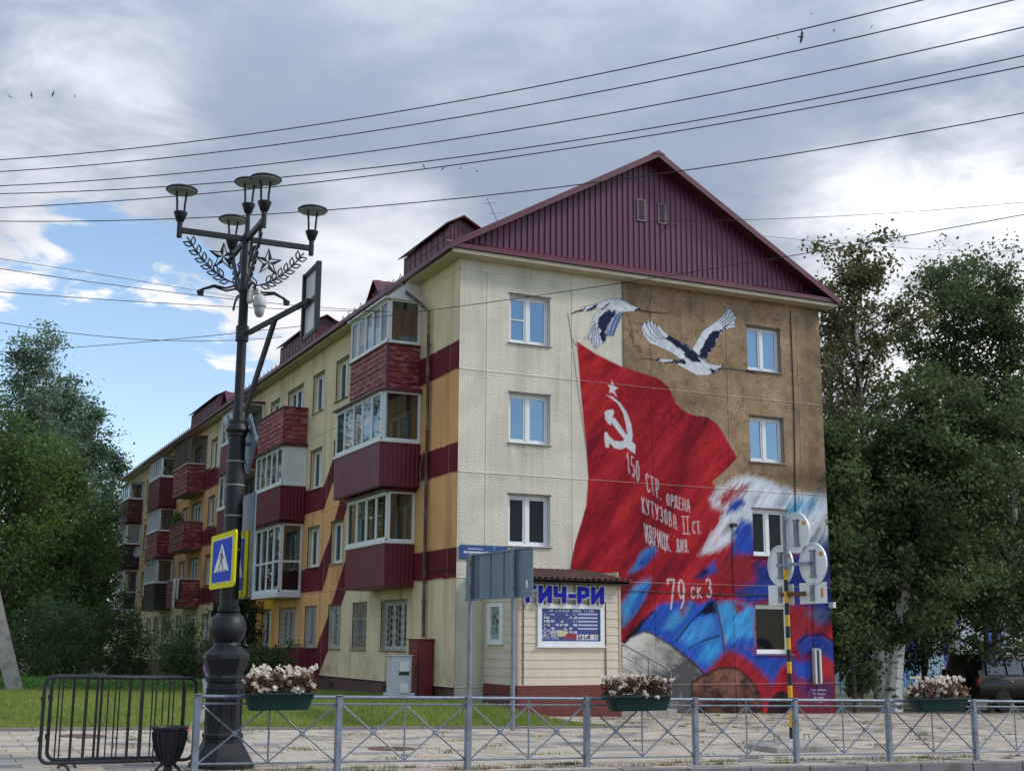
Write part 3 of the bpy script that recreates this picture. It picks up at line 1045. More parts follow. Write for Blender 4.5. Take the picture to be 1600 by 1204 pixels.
    # cranes
    for polys, Zm, out in ((CR_A, ZA, lin(40, 46, 76)), (CR_B, ZB, lin(36, 40, 66))):
        cfine = fbm(A * 3, B * 30, 81) - .5
        cfine2 = fbm(B * 3, A * 30, 83) - .5
        for i, (P, col) in enumerate(polys):
            W_ = wp(P, *Zm)
            xs, zs = [p[0] for p in W_], [p[1] for p in W_]
            k = (X > min(xs) - .1) & (X < max(xs) + .1) & (Z > min(zs) - .1) & (Z < max(zs) + .1)
            if not k.any():
                continue
            dark = col[0] < .1
            sd = sdpoly(X[k], Z[k], W_)
            if dark:
                sd = sd + .12 * (cfine2[k] if polys is CR_B else cfine[k])
            if not dark:
                o = (1 - sstep(.0, .03, np.abs(sd))) * .85
                C[k] = C[k] * (1 - o[:, None]) + np.array(out) * o[:, None]
            a = 1 - sstep(-.012, .012, sd)
            src = np.array(col)[None, :] * (1 + .5 * (cfine[k] + cfine2[k]))[:, None]
            C[k] = C[k] * (1 - a[:, None]) + src * a[:, None]
    feathers = [(ZB, [(150, 340), (230, 480), (340, 560)]), (ZB, [(210, 330), (280, 460), (370, 540)]), (ZB, [(255, 310), (320, 450), (400, 530)]), (ZB, [(300, 330), (350, 450), (420, 520)]), (ZB, [(345, 380), (390, 460), (440, 520)]),
                (ZB, [(1185, 160), (1150, 260), (1090, 320)]), (ZB, [(1225, 190), (1190, 270), (1110, 340)]), (ZB, [(1260, 230), (1210, 290), (1120, 370)]), (ZB, [(1280, 290), (1210, 330), (1130, 390)]), (ZB, [(1262, 350), (1200, 360), (1120, 400)]),
                (ZA, [(330, 690), (320, 600), (340, 480)]), (ZA, [(350, 680), (345, 580), (360, 470)]), (ZA, [(300, 640), (305, 540), (340, 440)]), (ZA, [(260, 600), (290, 520), (330, 420)]), (ZA, [(380, 650), (370, 560), (372, 470)]), (ZA, [(430, 620), (455, 520), (500, 400)]), (ZA, [(520, 560), (545, 470), (590, 370)]), (ZA, [(490, 560), (510, 470), (560, 360)])]
    for Zm, ln in feathers:
        W_ = wp(ln, *Zm)
        k = (np.abs(X - W_[1][0]) < 1.2) & (np.abs(Z - W_[1][1]) < 1.2)
        if k.any():
            d = sdline(X[k], Z[k], W_)
            a = .8 * (1 - sstep(.008, .022, d))
            C[k] = C[k] * (1 - a[:, None]) + np.array(lin(40, 52, 96)) * a[:, None]
    for Zm, ln, w, col in ((ZA, [(80, 335), (200, 300)], .014, lin(40, 38, 46)), (ZA, [(790, 300), (950, 322), (1060, 332), (1095, 325)], .016, lin(60, 44, 38)), (ZB, [(185, 750), (270, 762), (360, 775)], .016, lin(46, 34, 34)),
                          (ZB, [(1085, 868), (1200, 872), (1400, 897), (1500, 930)], .02, lin(34, 34, 50))):
        d = sdline(X, Z, wp(ln, *Zm))
        over(col, 1 - sstep(w * .6, w * 1.5, d))
    # flag staff
    d = sdline(X, Z, wp([(887, 490), (893, 528), (900, 540)]))
    over(lin(120, 104, 84), .8 * (1 - sstep(.012, .03, d)))
    d = sdline(X, Z, wp([(893, 530), (902, 600), (910, 660), (916, 700)]))
    over(lin(128, 116, 98), .7 * (1 - sstep(.012, .03, d)))
    # emblem and inscription
    wt = np.array(lin(205, 205, 208))
    for P in (STAR, SICKLE, HAMMER):
        W_ = wp(P, *Z1)
        sd = sdpoly(X, Z, W_)
        a = 1 - sstep(-.012, .012, sd)
        C[...] = C * (1 - a[..., None]) + (wt * (.9 + .2 * f3[..., None])) * a[..., None]
    for ln, w in TEXT:
        xs, zs = [p[0] for p in ln], [p[1] for p in ln]
        k = (X > min(xs) - .1) & (X < max(xs) + .1) & (Z > min(zs) - .1) & (Z < max(zs) + .1)
        if not k.any():
            continue
        d = sdline(X[k], Z[k], ln)
        a = .80 * (1 - sstep(w * .7, w * 1.5, d))
        C[k] = C[k] * (1 - a[:, None]) + wt * a[:, None]
    # small signature bottom right
    for y in (1077, 1083, 1089, 1095):
        d = sdline(X, Z, wp([(1268 + (y - 1077) * .3, y), (1290 - (y - 1077) * .3, y + .5)]))
        over(lin(200, 196, 200), .6 * (1 - sstep(.01, .03, d)) * (fbm(X * 14, Z * 3, 91) > .42))
    return np.clip(C, .004, .9)


# colours of the long facade: (y, z) polygons
YEL = lin(230, 210, 174)
ORA = lin(234, 178, 124)
BRN = lin(112, 38, 50)
OCH = lin(224, 164, 62)


def fp(pts, ox=0, oy=0, s=1.0):
    out = []
    for px, py in pts:
        p = at(px / s + ox, py / s + oy, 'x', 0.0)
        out.append((p[1], p[2]))
    return out


def rect(y0, y1, z0, z1):
    return [(y0, z0), (y1, z0), (y1, z1), (y0, z1)]


Z3, Z2f, Z4 = ZP + 2 * FLOOR, ZP + FLOOR, ZP + 3 * FLOOR
FACADE = [
    (ORA, rect(-.1, 7.6, Z2f, Z4)), (BRN, rect(-.1, 4.8, Z4, Z4 + .77)), (BRN, rect(-.1, 4.8, Z3, Z3 + .77)), (BRN, rect(-.1, 5, Z2f, Z2f + .77)),
    # the zigzag between the first two balcony stacks
    (ORA, fp([(404, 785), (479, 766), (506, 759), (540, 660), (575, 660), (560, 910), (541.7, 920.7), (533.5, 944), (515, 1010), (404, 1012)])),
    (BRN, fp([(540, 660), (506, 759), (479, 766), (404, 783), (404, 822), (479, 803.8), (506, 795.5), (545, 680)])),
    (BRN, fp([(545, 735), (531.7, 780), (516, 836.6), (499, 884), (471, 890), (404, 904), (404, 935), (471, 926), (504, 922.5), (515, 882), (535, 815), (545, 784), (556, 750)])),
    (BRN, fp([(545, 850), (539, 876), (524.5, 922.5), (511.6, 964.6), (495, 1010), (404, 1012), (404, 1080), (490, 1080), (499, 1052), (515, 1010), (533.5, 944), (541.7, 920.7), (552, 880)])),
    (OCH, rect(17.3, 19.6, ZP + .88, Z2f - .02)),
    # far half
    (ORA, rect(19.6, 30.2, Z2f, Z4)), (ORA, rect(30.2, 48.0, Z2f, Z4)),
    (BRN, rect(19.6, 29.0, Z4, Z4 + .77)), (BRN, rect(29.0, 31.2, Z4 - .02, Z4 + .95)), (BRN, rect(19.6, 47.0, Z3, Z3 + .77)), (BRN, rect(27.2, 47.0, Z2f, Z2f + .77)),
    (BRN, [(27.0, Z4 + .2), (28.2, Z4 + .2), (27.2, Z4 - 1.3), (26.4, Z4 - 1.3)]),
    (BRN, [(26.6, Z2f), (28.0, Z2f), (26.9, ZP + 1.1), (25.4, ZP + 1.1)]),
    (ORA, [(26.6, Z2f + .02), (19.6, Z2f + .02), (19.6, ZP + .88), (25.4, ZP + .88)]), (BRN, [(19.6, ZP + .88), (25.4, ZP + .88), (24.6, 0), (19.6, 0)]),
]


def facade_paint(Y, Z):
    C = np.empty(Y.shape + (3,))
    C[...] = YEL
    nz = .05 * (fbm(Y * 3, Z * 3, 7) - .5)
    for col, P in FACADE:
        ys, zs = [p[0] for p in P], [p[1] for p in P]
        k = (Y > min(ys) - .1) & (Y < max(ys) + .1) & (Z > min(zs) - .1) & (Z < max(zs) + .1)
        if not k.any():
            continue
        sd = sdpoly(Y[k], Z[k], P) + nz[k]
        a = 1 - sstep(-.012, .012, sd)
        C[k] = C[k] * (1 - a[:, None]) + np.array(col) * a[:, None]
    # rain dirt runs of their own shape
    st = sstep(.52, .8, fbm(Y * 3.0, Z * .25, 61, 4)) * .26
    st = st + sstep(.56, .74, fbm(Y * .9, Z * 1.1, 65, 5)) * .10 + sstep(.5, .75, fbm(Y * 2.2, Z * 3.0, 67, 4)) * sstep(1.5, .5, Z) * .25
    return C * (1 - np.clip(st, 0, .6))[..., None] * (0.95 + .1 * fbm(Y * 1.2, Z * 1.2, 63))[..., None]


# ------------------------------------------------------------------ the apartment building
B_LEN = 55.2
BLD = empty('apartment_building', (0, 0, 0))
tag(BLD, 'four-storey apartment block with burgundy roof, orange bands and a flag mural on its end', 'building')

WIN_END = []   # end-wall windows x0,x1,z0,z1
for k in range(4):
    for x0, x1 in ((1.45, 2.67), (9.17, 10.38)):
        if k == 0 and x0 < 3:
            continue
        z0 = ZP + FLOOR * k + .88
        WIN_END.append((x0, x1, z0 - (.02 if k else .06), z0 + 1.30))
WIN_FAC = []   # facade openings y0,y1,z0,z1,kind
NARROW = [7.48, 9.98, 12.65, 18.5, 26.8, 29.35, 35.6, 41.9, 44.2, 47.0]
WIDE = [4.5, 15.6, 21.9, 32.8, 39.0, 50.3]
for k in range(4):
    z0 = ZP + FLOOR * k + .86
    for c in NARROW:
        WIN_FAC.append((c - .67, c + .67, z0, z0 + 1.36, 'n%d' % k))
    for c in WIDE:
        WIN_FAC.append((c - 1.05, c + 1.05, z0, z0 + 1.36, 'w%d' % k))


def panel_mesh(name, u0, u1, z0, z1, holes, step, paint, to3d, mat, parent, gap=.012, depth=.035):
    """a wall panel as a fine painted sheet with openings left free and edges turned back"""
    u0, u1, z0, z1 = u0 + gap, u1 - gap, z0 + gap, z1 - gap
    hs = [h for h in holes if h[0] < u1 and h[1] > u0 and h[2] < z1 and h[3] > z0]

    def cuts(a, b, extra):
        ks = sorted({a, b} | {e for e in extra if a + 1e-4 < e < b - 1e-4})
        out = []
        for p, q in zip(ks[:-1], ks[1:]):
            n = max(1, int(math.ceil((q - p) / step)))
            out += list(np.linspace(p, q, n + 1)[:-1])
        out.append(b)
        return np.array(out)
    us = cuts(u0, u1, [h[0] for h in hs] + [h[1] for h in hs])
    zs = cuts(z0, z1, [h[2] for h in hs] + [h[3] for h in hs])
    nu, nz = len(us), len(zs)
    U, Zg = np.meshgrid(us, zs)
    uc, zc = (us[:-1] + us[1:]) / 2, (zs[:-1] + zs[1:]) / 2
    UC, ZC = np.meshgrid(uc, zc)
    keep = np.ones(UC.shape, bool)
    for h in hs:
        keep &= ~((UC > h[0]) & (UC < h[1]) & (ZC > h[2]) & (ZC < h[3]))
    i = (np.arange(nz - 1)[:, None] * nu + np.arange(nu - 1)[None, :])
    q = np.stack([i, i + 1, i + nu + 1, i + nu], -1)[keep]
    V = to3d(U.ravel(), Zg.ravel(), 0.0)
    col = paint(U.ravel(), Zg.ravel())
    # returned edges
    bi = np.concatenate([np.arange(nu), np.arange(1, nz) * nu + nu - 1, (nz - 1) * nu + np.arange(nu - 2, -1, -1), np.arange(nz - 2, 0, -1) * nu])
    V2 = to3d(U.ravel()[bi], Zg.ravel()[bi], depth)
    nb, base = len(bi), len(V)
    j = np.arange(nb)
    e = np.stack([bi[j], bi[(j + 1) % nb], base + (j + 1) % nb, base + j], 1)
    V = np.concatenate([V, V2])
    col = np.concatenate([col, col[bi]])
    return np_mesh(name, V, np.concatenate([q, e]), mat, parent, attr=col)


def end3d(u, z, d):
    return np.stack([u, np.full_like(u, 0.0) + d, z], 1)


def fac3d(u, z, d):
    return np.stack([np.full_like(u, 0.0) + d, u, z], 1)


def build_walls():
    rows = [(-.75, ZP)] + [(ZP + FLOOR * k, ZP + FLOOR * (k + 1)) for k in range(4)] + [(ZP + 4 * FLOOR, ZTOP)]
    for r, (z0, z1) in enumerate(rows):
        us = [0.0, .79, 3.34, 5.88, 8.44, 10.99, WALL_W] if r < 5 else [0.0, 2.1, 4.67, 7.24, 9.79, WALL_W]
        if r == 0:
            us = [0.0, 3.34, 5.88, 8.44, WALL_W]
        for a, b in zip(us[:-1], us[1:]):
            panel_mesh('wall_panel', a, b, z0, z1, WIN_END, .024, mural, end3d, MT['wall'], BLD, gap=.009)
    # facade panels
    rows = rows[1:]
    us = [0.0, .6, 3.0, 6.0, 8.75, 11.3, 14.05, 17.1, 19.75, 23.6, 25.4, 28.1, 30.7, 34.2, 37.0, 40.3, 43.0, 45.6, 48.7, 52.0, B_LEN]
    for r, (z0, z1) in enumerate(rows):
        for a, b in zip(us[:-1], us[1:]):
            st = .03 if b < 14.2 else (.05 if b < 26 else .09)
            panel_mesh('wall_panel', a, b, z0, z1, WIN_FAC, st, facade_paint, fac3d, MT['wall'], BLD, gap=.008)
    # sealed joints: raised beads of mortar painted over with the wall
    def bead(fixed, lo, hi, horiz, paint, to3d, lift=.010, half=.017, mix=.20):
        n = max(2, int((hi - lo) / .03))
        t = np.linspace(lo, hi, n)
        A, Bq, D = [], [], []
        for o, d in ((-half, .003), (-half * .5, -lift), (half * .5, -lift), (half, .003)):
            A.append(t)
            Bq.append(np.full(n, fixed + o))
            D.append(np.full(n, d))
        A, Bq, D = [np.concatenate(q) for q in (A, Bq, D)]
        U, Zq = (A, Bq) if horiz else (Bq, A)
        V = to3d(U, Zq, 0.0)
        ax = 1 if to3d is end3d else 0
        V[:, ax] += D
        c = paint(U, Zq)
        c = c * (1 - mix) + np.array(lin(214, 200, 178)) * mix
        i = (np.arange(3)[:, None] * n + np.arange(n - 1)[None, :]).ravel()
        np_mesh('panel_joint', V, np.stack([i, i + 1, i + n + 1, i + n], 1), MT['wall'], BLD, attr=c)
    for z in [ZP + FLOOR * k for k in range(0, 5)]:
        bead(z, .01, WALL_W - .01, True, mural, end3d)
        bead(z, .03, B_LEN - .01, True, facade_paint, fac3d, .008, .013)
    for x in (.79, 3.34, 5.88, 8.44, 10.99):
        bead(x, ZP + .02, ZP + 4 * FLOOR - .02, False, mural, end3d, .003, .008, .03)
    for x in (2.1, 4.67, 7.24, 9.79):
        bead(x, ZP + 4 * FLOOR + .02, ZTOP - .02, False, mural, end3d, .003, .008, .03)
    for y in us[1:-1]:
        for (z0, z1) in rows:
            bead(y, z0 + .02, z1 - .02, False, facade_paint, fac3d, .012, .022)
    MB().box(WALL_W - .02, WALL_W, .04, B_LEN, -1, ZTOP).build('rear_wall', MT['wall_plain'], BLD)
    MB().box(.04, WALL_W - .03, B_LEN, B_LEN + .02, -1, ZTOP).build('end_wall', MT['wall_plain'], BLD)
    # plinth along the facade, slightly set back, with small cellar vents
    MB().box(.05, .12, .06, B_LEN, -1.4, ZP - .012).build('plinth', MT['plinth'], BLD)
    vm = material('cellar_vent_dark', (.02, .02, .02), .8)
    for y in (5.2, 10.2, 13.0, 33.5, 40, 43.5):
        MB().box(.035, .06, y - .18, y + .18, gz(0, y) + .14, gz(0, y) + .30).build('cellar_vent', vm, BLD)
    # floors and inner partitions keep light from leaking through the house
    dk = MB()
    for k in range(5):
        dk.box(.7, WALL_W - .7, .7, B_LEN - .05, ZP + FLOOR * k - .06, ZP + FLOOR * k + .06)
    dk.build('floor_slab', MT['room'], BLD)


build_walls()


def curtain_sheet(mb, a0, a1, z0, z1, d, axis, amp=.03, folds=9):
    n = folds * 4
    vs, fs = [], []
    for i in range(n + 1):
        a = a0 + (a1 - a0) * i / n
        o = d + amp * math.sin(i * math.pi / 2 + a * 3)
        for z in (z0, z1):
            vs.append((a, o, z) if axis == 'x' else (o, a, z))
    for i in range(n):
        fs.append((2 * i, 2 * i + 2, 2 * i + 3, 2 * i + 1))
    mb.add(vs, fs)


WRNG = random.Random(5)


def window(axis, a0, a1, z0, z1, nsash=2, curtain='net', sill='light', reveal_col=None, grille=False, tilt=False, mull=.5, split=False, frame=None, glass=None):
    """a window in the end wall (axis x, wall y=0) or the facade (axis y, wall x=0); part of the building, with sub-parts"""
    rev = .14

    def bx(mb, p0, p1, d0, d1, q0, q1, ch=0):
        f = mb.bbox if ch else mb.box
        args = (p0, p1, d0, d1, q0, q1) if axis == 'x' else (d0, d1, p0, p1, q0, q1)
        return f(*args, ch) if ch else f(*args)
    fm = frame or MT['pvc']
    F = MB()
    t = .065
    e = .003
    bx(F, a0 + e, a0 + t, rev, rev + .07, z0 + e, z1 - e, .008)
    bx(F, a1 - t, a1 - e, rev, rev + .07, z0 + e, z1 - e, .008)
    bx(F, a0 + t + .001, a1 - t - .001, rev, rev + .07, z0 + e, z0 + t, .008)
    bx(F, a0 + t + .001, a1 - t - .001, rev, rev + .07, z1 - t, z1 - e, .008)
    cuts = [a0 + t]
    if nsash > 1:
        for i in range(1, nsash):
            m = a0 + (a1 - a0) * (mull if nsash == 2 else i / nsash)
            bx(F, m - .05, m + .05, rev - .008, rev + .062, z0 + t + .001, z1 - t - .001, .008)
            cuts += [m - .05, m + .05]
    cuts.append(a1 - t)
    w = F.build('window', fm, BLD)
    # reveals (plastered, light) and the dim room behind
    Rv = MB()
    rr = rev + .07
    bx(Rv, a0 - .012, a0 - .001, .034, rr, z0 - .012, z1 + .012)
    bx(Rv, a1 + .001, a1 + .012, .034, rr, z0 - .012, z1 + .012)
    bx(Rv, a0, a1, .034, rr, z1 + .001, z1 + .012)
    bx(Rv, a0, a1, .034, rr, z0 - .012, z0 - .001)
    Rv.build('reveal', reveal_col or MT['white_panel'], w)
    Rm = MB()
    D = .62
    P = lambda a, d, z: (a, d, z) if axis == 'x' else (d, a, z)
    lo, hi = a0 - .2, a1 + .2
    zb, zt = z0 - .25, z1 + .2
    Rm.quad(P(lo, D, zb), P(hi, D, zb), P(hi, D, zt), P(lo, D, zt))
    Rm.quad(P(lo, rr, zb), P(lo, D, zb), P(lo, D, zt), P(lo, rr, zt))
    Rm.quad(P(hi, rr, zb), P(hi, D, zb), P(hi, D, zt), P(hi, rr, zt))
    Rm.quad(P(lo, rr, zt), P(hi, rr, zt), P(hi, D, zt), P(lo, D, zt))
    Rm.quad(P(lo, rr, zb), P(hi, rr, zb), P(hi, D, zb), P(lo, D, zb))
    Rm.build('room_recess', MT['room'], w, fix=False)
    for i in range(0, len(cuts), 2):
        c0, c1 = cuts[i], cuts[i + 1]
        s = MB()
        tt = .05
        dd = rev + .012
        zz0, zz1 = z0 + t, z1 - t
        bx(s, c0 + .002, c0 + tt, dd, dd + .05, zz0, zz1, .006)
        bx(s, c1 - tt, c1 - .002, dd, dd + .05, zz0, zz1, .006)
        bx(s, c0 + tt, c1 - tt, dd, dd + .05, zz0 + .002, zz0 + tt, .006)
        bx(s, c0 + tt, c1 - tt, dd, dd + .05, zz1 - tt, zz1 - .002, .006)
        if split and i == 0:
            bx(s, c0 + tt, c1 - tt, dd - .01, dd + .03, (zz0 + zz1) / 2 - .015, (zz0 + zz1) / 2 + .015)
        s.build('sash', fm, w)
        g = MB()
        tl = WRNG.uniform(-.006, .006)
        g.quad(P(c0 + tt - .005, dd + .025 + tl, zz0 + tt - .005), P(c1 - tt + .005, dd + .025 - tl, zz0 + tt - .005), P(c1 - tt + .005, dd + .025 - tl + .004, zz1 - tt + .005), P(c0 + tt - .005, dd + .025 + tl + .004, zz1 - tt + .005))
        if axis == 'y':
            g.f = [f_[::-1] for f_ in g.f]          # panes face outwards
        g.build('pane', glass or MT['glass'], w, fix=False)
    if curtain:
        cm = MB()
        mats = {'net': MT['curtain'], 'tan': MT['curtain_tan'], 'dark': MT['curtain_dark']}
        if curtain == 'dark':
            curtain_sheet(cm, a0 + .1, a1 - .1, z0 - .05, z1, rr + .1, axis, .02)
        elif curtain == 'tan':
            curtain_sheet(cm, a0 + .02, a0 + (a1 - a0) * .45, z0 - .1, z1 + .05, rr + .12, axis)
            curtain_sheet(cm, a1 - (a1 - a0) * .25, a1 - .02, z0 - .1, z1 + .05, rr + .12, axis)
        else:
            curtain_sheet(cm, a0 + .0, a0 + (a1 - a0) * WRNG.choice([.5, .9, 1.0]), z0 - .1, z1 + .05, rr + .12, axis)
        cm.build('curtain', mats[curtain], w, smooth=True)
    S = MB()
    bx(S, a0 - .05, a1 + .05, -.055, rev, z0 - .035, z0 - .014, .005)
    S.build('sill', MT['sill'] if sill == 'light' else MT['sill_dark'], w)
    H = MB()
    bx(H, a0 - .03, a1 + .03, -.022, .02, z1 + .013, z1 + .04)
    H.build('drip_cap', MT['sill_dark'], w)
    if grille:
        G = MB()
        o = .03
        n = 9
        for i in range(n + 1):
            a = a0 + .02 + (a1 - a0 - .04) * i / n
            G.bar(P(a, o, z0 + .02), P(a, o, z1 - .02), .014, .014)
        for zz in (z0 + .03, z0 + (z1 - z0) * .33, z0 + (z1 - z0) * .66, z1 - .03):
            G.bar(P(a0 + .01, o + .001, zz), P(a1 - .01, o + .001, zz), .016, .016)
        rngg = random.Random(int(a0 * 10))
        for i in range(n):
            for q in range(6):
                a = a0 + .02 + (a1 - a0 - .04) * (i + .5) / n
                zc = z0 + .12 + (z1 - z0 - .24) * (q + .5 * (i % 2)) / 5.6
                r_ = (a1 - a0) / n * .5
                G.tube([P(a + r_ * math.cos(k * math.pi / 4), o, zc + r_ * 1.25 * math.sin(k * math.pi / 4)) for k in range(9)], .008, 4, False)
        G.build('grille', MT['grille'], w)
    return w


def all_windows():
    kinds = {(1, 0): ('tan', 'light'), (2, 0): ('tan', 'light'), (3, 0): ('net', 'light'), (0, 1): ('dark', 'light'), (1, 1): ('dark', 'light'), (2, 1): (None, 'light'), (3, 1): ('net', 'light')}
    i = 0
    for (x0, x1, z0, z1) in WIN_END:
        k = int((z0 - ZP) / FLOOR)
        j = 0 if x0 < 3 else 1
        c, s = kinds[(k, j)]
        rc = MT['white_panel'] if j == 0 or k < 2 else MT['sill']
        window('x', x0, x1, z0, z1, 1 if (k == 0) else 2, c, s, rc, split=(k == 3 and j == 0), mull=.48, glass=MT['glass_dim_reflection'] if (k < 2) else None)
    cream_rev = material('cream_reveal', YEL, .9, var=.1)
    ora_rev = material('orange_reveal', lin(210, 190, 160), .9, var=.1)
    wood = material('painted_wood_frame', lin(150, 128, 108), .7, var=.2)
    for (y0, y1, z0, z1, kd) in WIN_FAC:
        k = int(kd[1])
        near = y0 < 17
        gr = (k == 0 and near)
        cur = WRNG.choice(['net', 'net', 'tan', 'dark', 'net'])
        window('y', y0, y1, z0, z1, 3 if kd[0] == 'w' else 2, cur, 'dark' if WRNG.random() < .35 else 'light', cream_rev if k in (0, 3) else ora_rev, grille=gr, frame=wood if (gr and 6 < y0 < 8) else None)


all_windows()


# ------------------------------------------------------------------ roof and gable
def build_roof():
    yf, yb = -.47, B_LEN + .45
    xl, xr, xm = -.44, 12.24, 5.92
    ze, za = 11.73, 15.37
    sl = (za - ze) / (xm - xl)
    sr_ = (za - ze) / (xr - xm)
    th = .07
    # covering sheets: standing strips so that the slope reads as sheet metal
    RB = empty('roof', (xm, 0, 11.7), BLD)
    for side, x0, x1 in (('l', xl - .05, xm), ('r', xr + .05, xm)):
        n = 46
        z0 = ze - .03
        for i in range(n):
            ya, yc = yf - .05 + (yb - yf) * i / n + .003, yf - .05 + (yb - yf) * (i + 1) / n - .003
            mb = MB()
            s = 1 if side == 'l' else -1
            prof = [(ya, 0), (ya + .03, .03), (ya + .06, 0), ((ya + yc) / 2 - .03, 0), ((ya + yc) / 2, .022), ((ya + yc) / 2 + .03, 0), (yc, 0)]
            vs, fs = [], []
            for (x, zb) in ((x0, z0), (x1, za + .0)):
                for y, h in prof:
                    vs.append((x, y, zb + h + .06))
            for k in range(len(prof) - 1):
                fs.append((k, k + 1, len(prof) + k + 1, len(prof) + k))
            mb.add(vs, fs)
            mb.build('roof_sheet', MT['roof'], RB)
    # underlay closes the slopes
    u = MB()
    u.add([(xl, yf, ze), (xm, yf, za), (xr, yf, ze), (xl, yb, ze), (xm, yb, za), (xr, yb, ze)], [(0, 1, 4, 3), (1, 2, 5, 4)])
    u.build('underlay', material('roof_underside', lin(60, 30, 38), .8), RB, fix=False)
    r = MB()
    r.add([(xm - .22, yf - .06, za - .02), (xm, yf - .06, za + .10), (xm + .22, yf - .06, za - .02), (xm - .22, yb, za - .02), (xm, yb, za + .10), (xm + .22, yb, za - .02)], [(0, 1, 4, 3), (1, 2, 5, 4), (0, 2, 1)])
    r.build('ridge_cap', MT['roof'], RB)
    # barge boards along the rakes
    for xa, xb in ((xl - .06, xm), (xr + .06, xm)):
        s = 1 if xa < xb else -1
        mb = MB()
        mb.prism([(xa, ze - .10), (xb, za - .10), (xb, za + .085), (xa, ze + .085)], lambda a, b, t: (a, t, b), yf - .045, yf - .005)
        mb.build('barge_board', MT['roof'], RB)
        # boarded soffit under the overhang
        mb = MB()
        mb.prism([(xa + s * .05, ze - .04), (xb - s * .03, za - .05), (xb - s * .03, za - .02), (xa + s * .05, ze - .01)], lambda a, b, t: (a, t, b), yf + .0, -.03)
        mb.build('rake_soffit', material('dark_soffit', lin(70, 34, 44), .7), RB)
    # cornice slab on three sides, cream
    c = MB()
    c.bbox(-.40, WALL_W + .36, -.42, 0.02, ZTOP - .02, ZTOP + .09, .012)
    c.build('cornice', MT['cornice'], BLD)
    c = MB()
    c.bbox(-.40, .03, .022, B_LEN, ZTOP - .018, ZTOP + .088, .012)
    c.build('cornice', MT['cornice'], BLD)
    # sheet metal apron at the foot of the gable
    f = MB()
    f.prism([(-.47, 11.70), (-.47, 11.82), (-.03, 12.02), (-.03, 11.99), (-.445, 11.80), (-.445, 11.70)], lambda a, b, t: (t, a, b), xl - .02, xr + .02)
    f.build('gable_apron', MT['roof'], RB)
    # profiled gable sheets
    p = .178
    nb = int((xr - xl) / p)
    per = 6
    for s0 in range(0, nb, per):
        top, pts = [], []
        for i in range(s0, min(s0 + per, nb)):
            a = xl + .05 + i * p
            for dx, d in ((0.0, 0), (.03, 0), (.05, .032), (.128, .032), (.148, 0)):
                pts.append((a + dx, d))
        pts.append((xl + .05 + min(s0 + per, nb) * p - .002, 0))
        vs, fs = [], []
        for x, d in pts:
            zt = min(ze + sl * (x - xl), ze + sr_ * (xr - x)) + .02
            vs += [(x, -.012 - d, 11.93), (x, -.012 - d, max(zt, 11.94))]
        for i in range(len(pts) - 1):
            fs.append((2 * i, 2 * i + 2, 2 * i + 3, 2 * i + 1))
        MB().add(vs, fs).build('gable_sheet', MT['gable'], BLD, fix=False)
    # back closure of the attic
    MB().add([(xl + .1, .02, 11.72), (xr - .1, .02, 11.72), (xm, .02, za - .05)], [(0, 1, 2)]).build('attic_wall', MT['room'], BLD, fix=False)
    # two louvred attic vents
    vw = material('vent_grey', lin(128, 108, 116), .6, var=.1)
    for x0, x1, z0, z1 in ((5.44, 5.72, 13.42, 14.07), (6.14, 6.40, 13.44, 14.05)):
        v = MB().ring([(x0, z0), (x1, z0), (x1, z1), (x0, z1)], [(x0 + .035, z0 + .035), (x1 - .035, z0 + .035), (x1 - .035, z1 - .035), (x0 + .035, z1 - .035)], lambda a, b, t: (a, t, b), -.075, -.05).build('attic_vent', vw, BLD)
        MB().box(x0 + .03, x1 - .03, -.052, -.048, z0 + .03, z1 - .03).build('vent_back', MT['room'], v)
        for i in range(8):
            z = z0 + .05 + (z1 - z0 - .1) * (i + .5) / 8
            MB().bar((x0 + .036, -.062, z), (x1 - .036, -.062, z), .02, .03, (0, -.6, .8)).build('louvre', vw, v)
    # gutter edge along the facade
    g = MB()
    g.prism([(-.50, 11.78), (-.50, 11.66), (-.44, 11.62), (-.40, 11.66), (-.40, 11.70), (-.47, 11.68), (-.475, 11.78)], lambda a, b, t: (a, t, b), yf - .02, yb)
    g.build('gutter', MT['roof'], RB)
    # snow guard hoops above the eave
    hoop = MB()
    hoop.tube([(0, -.28, 0), (0, 0, .36), (0, .28, 0)], .011, 4, False)
    sg = hoop.build('snow_guard', MT['roof'], RB)
    y = 1.2
    first = True
    while y < B_LEN - 1:
        o = sg if first else bpy.data.objects.new('snow_guard', sg.data)
        if not first:
            COL.objects.link(o)
            o.parent = RB
            o.matrix_parent_inverse = sg.matrix_parent_inverse.copy()
        o.location = (.12, y, 12.08)
        first = False
        y += .62
    for dz in (.12, .24):
        MB().tube([(.12, .9, 12.08 + dz), (.12, B_LEN - 1, 12.08 + dz)], .008, 4).build('snow_rail', MT['roof'], RB)
    # long ventilation housings with little gable caps
    grid = material('shaft_panel', lin(104, 48, 66), .5, var=.2, vscale=6)
    for y0, y1, zt in ((2.7, 6.35, 13.42), (16.0, 21.0, 13.55), (33.0, 39.2, 13.55)):
        x0, x1 = .78, 1.55
        S = MB()
        S.box(x0, x1, y0, y1, 11.9, zt)
        sh = S.build('vent_housing', grid, BLD)
        n = int((y1 - y0) / .42)
        for i in range(n + 1):
            yy = y0 + (y1 - y0) * i / n
            MB().box(x0 - .022, x0 - .002, yy - .02, yy + .02, 12.2, zt - .01).build('batten', MT['roof'], sh)
        for zz in (12.75, 13.1):
            MB().box(x0 - .016, x0 - .001, y0 + .03, y1 - .03, zz - .015, zz + .015).build('batten', MT['roof'], sh)
        n = 6
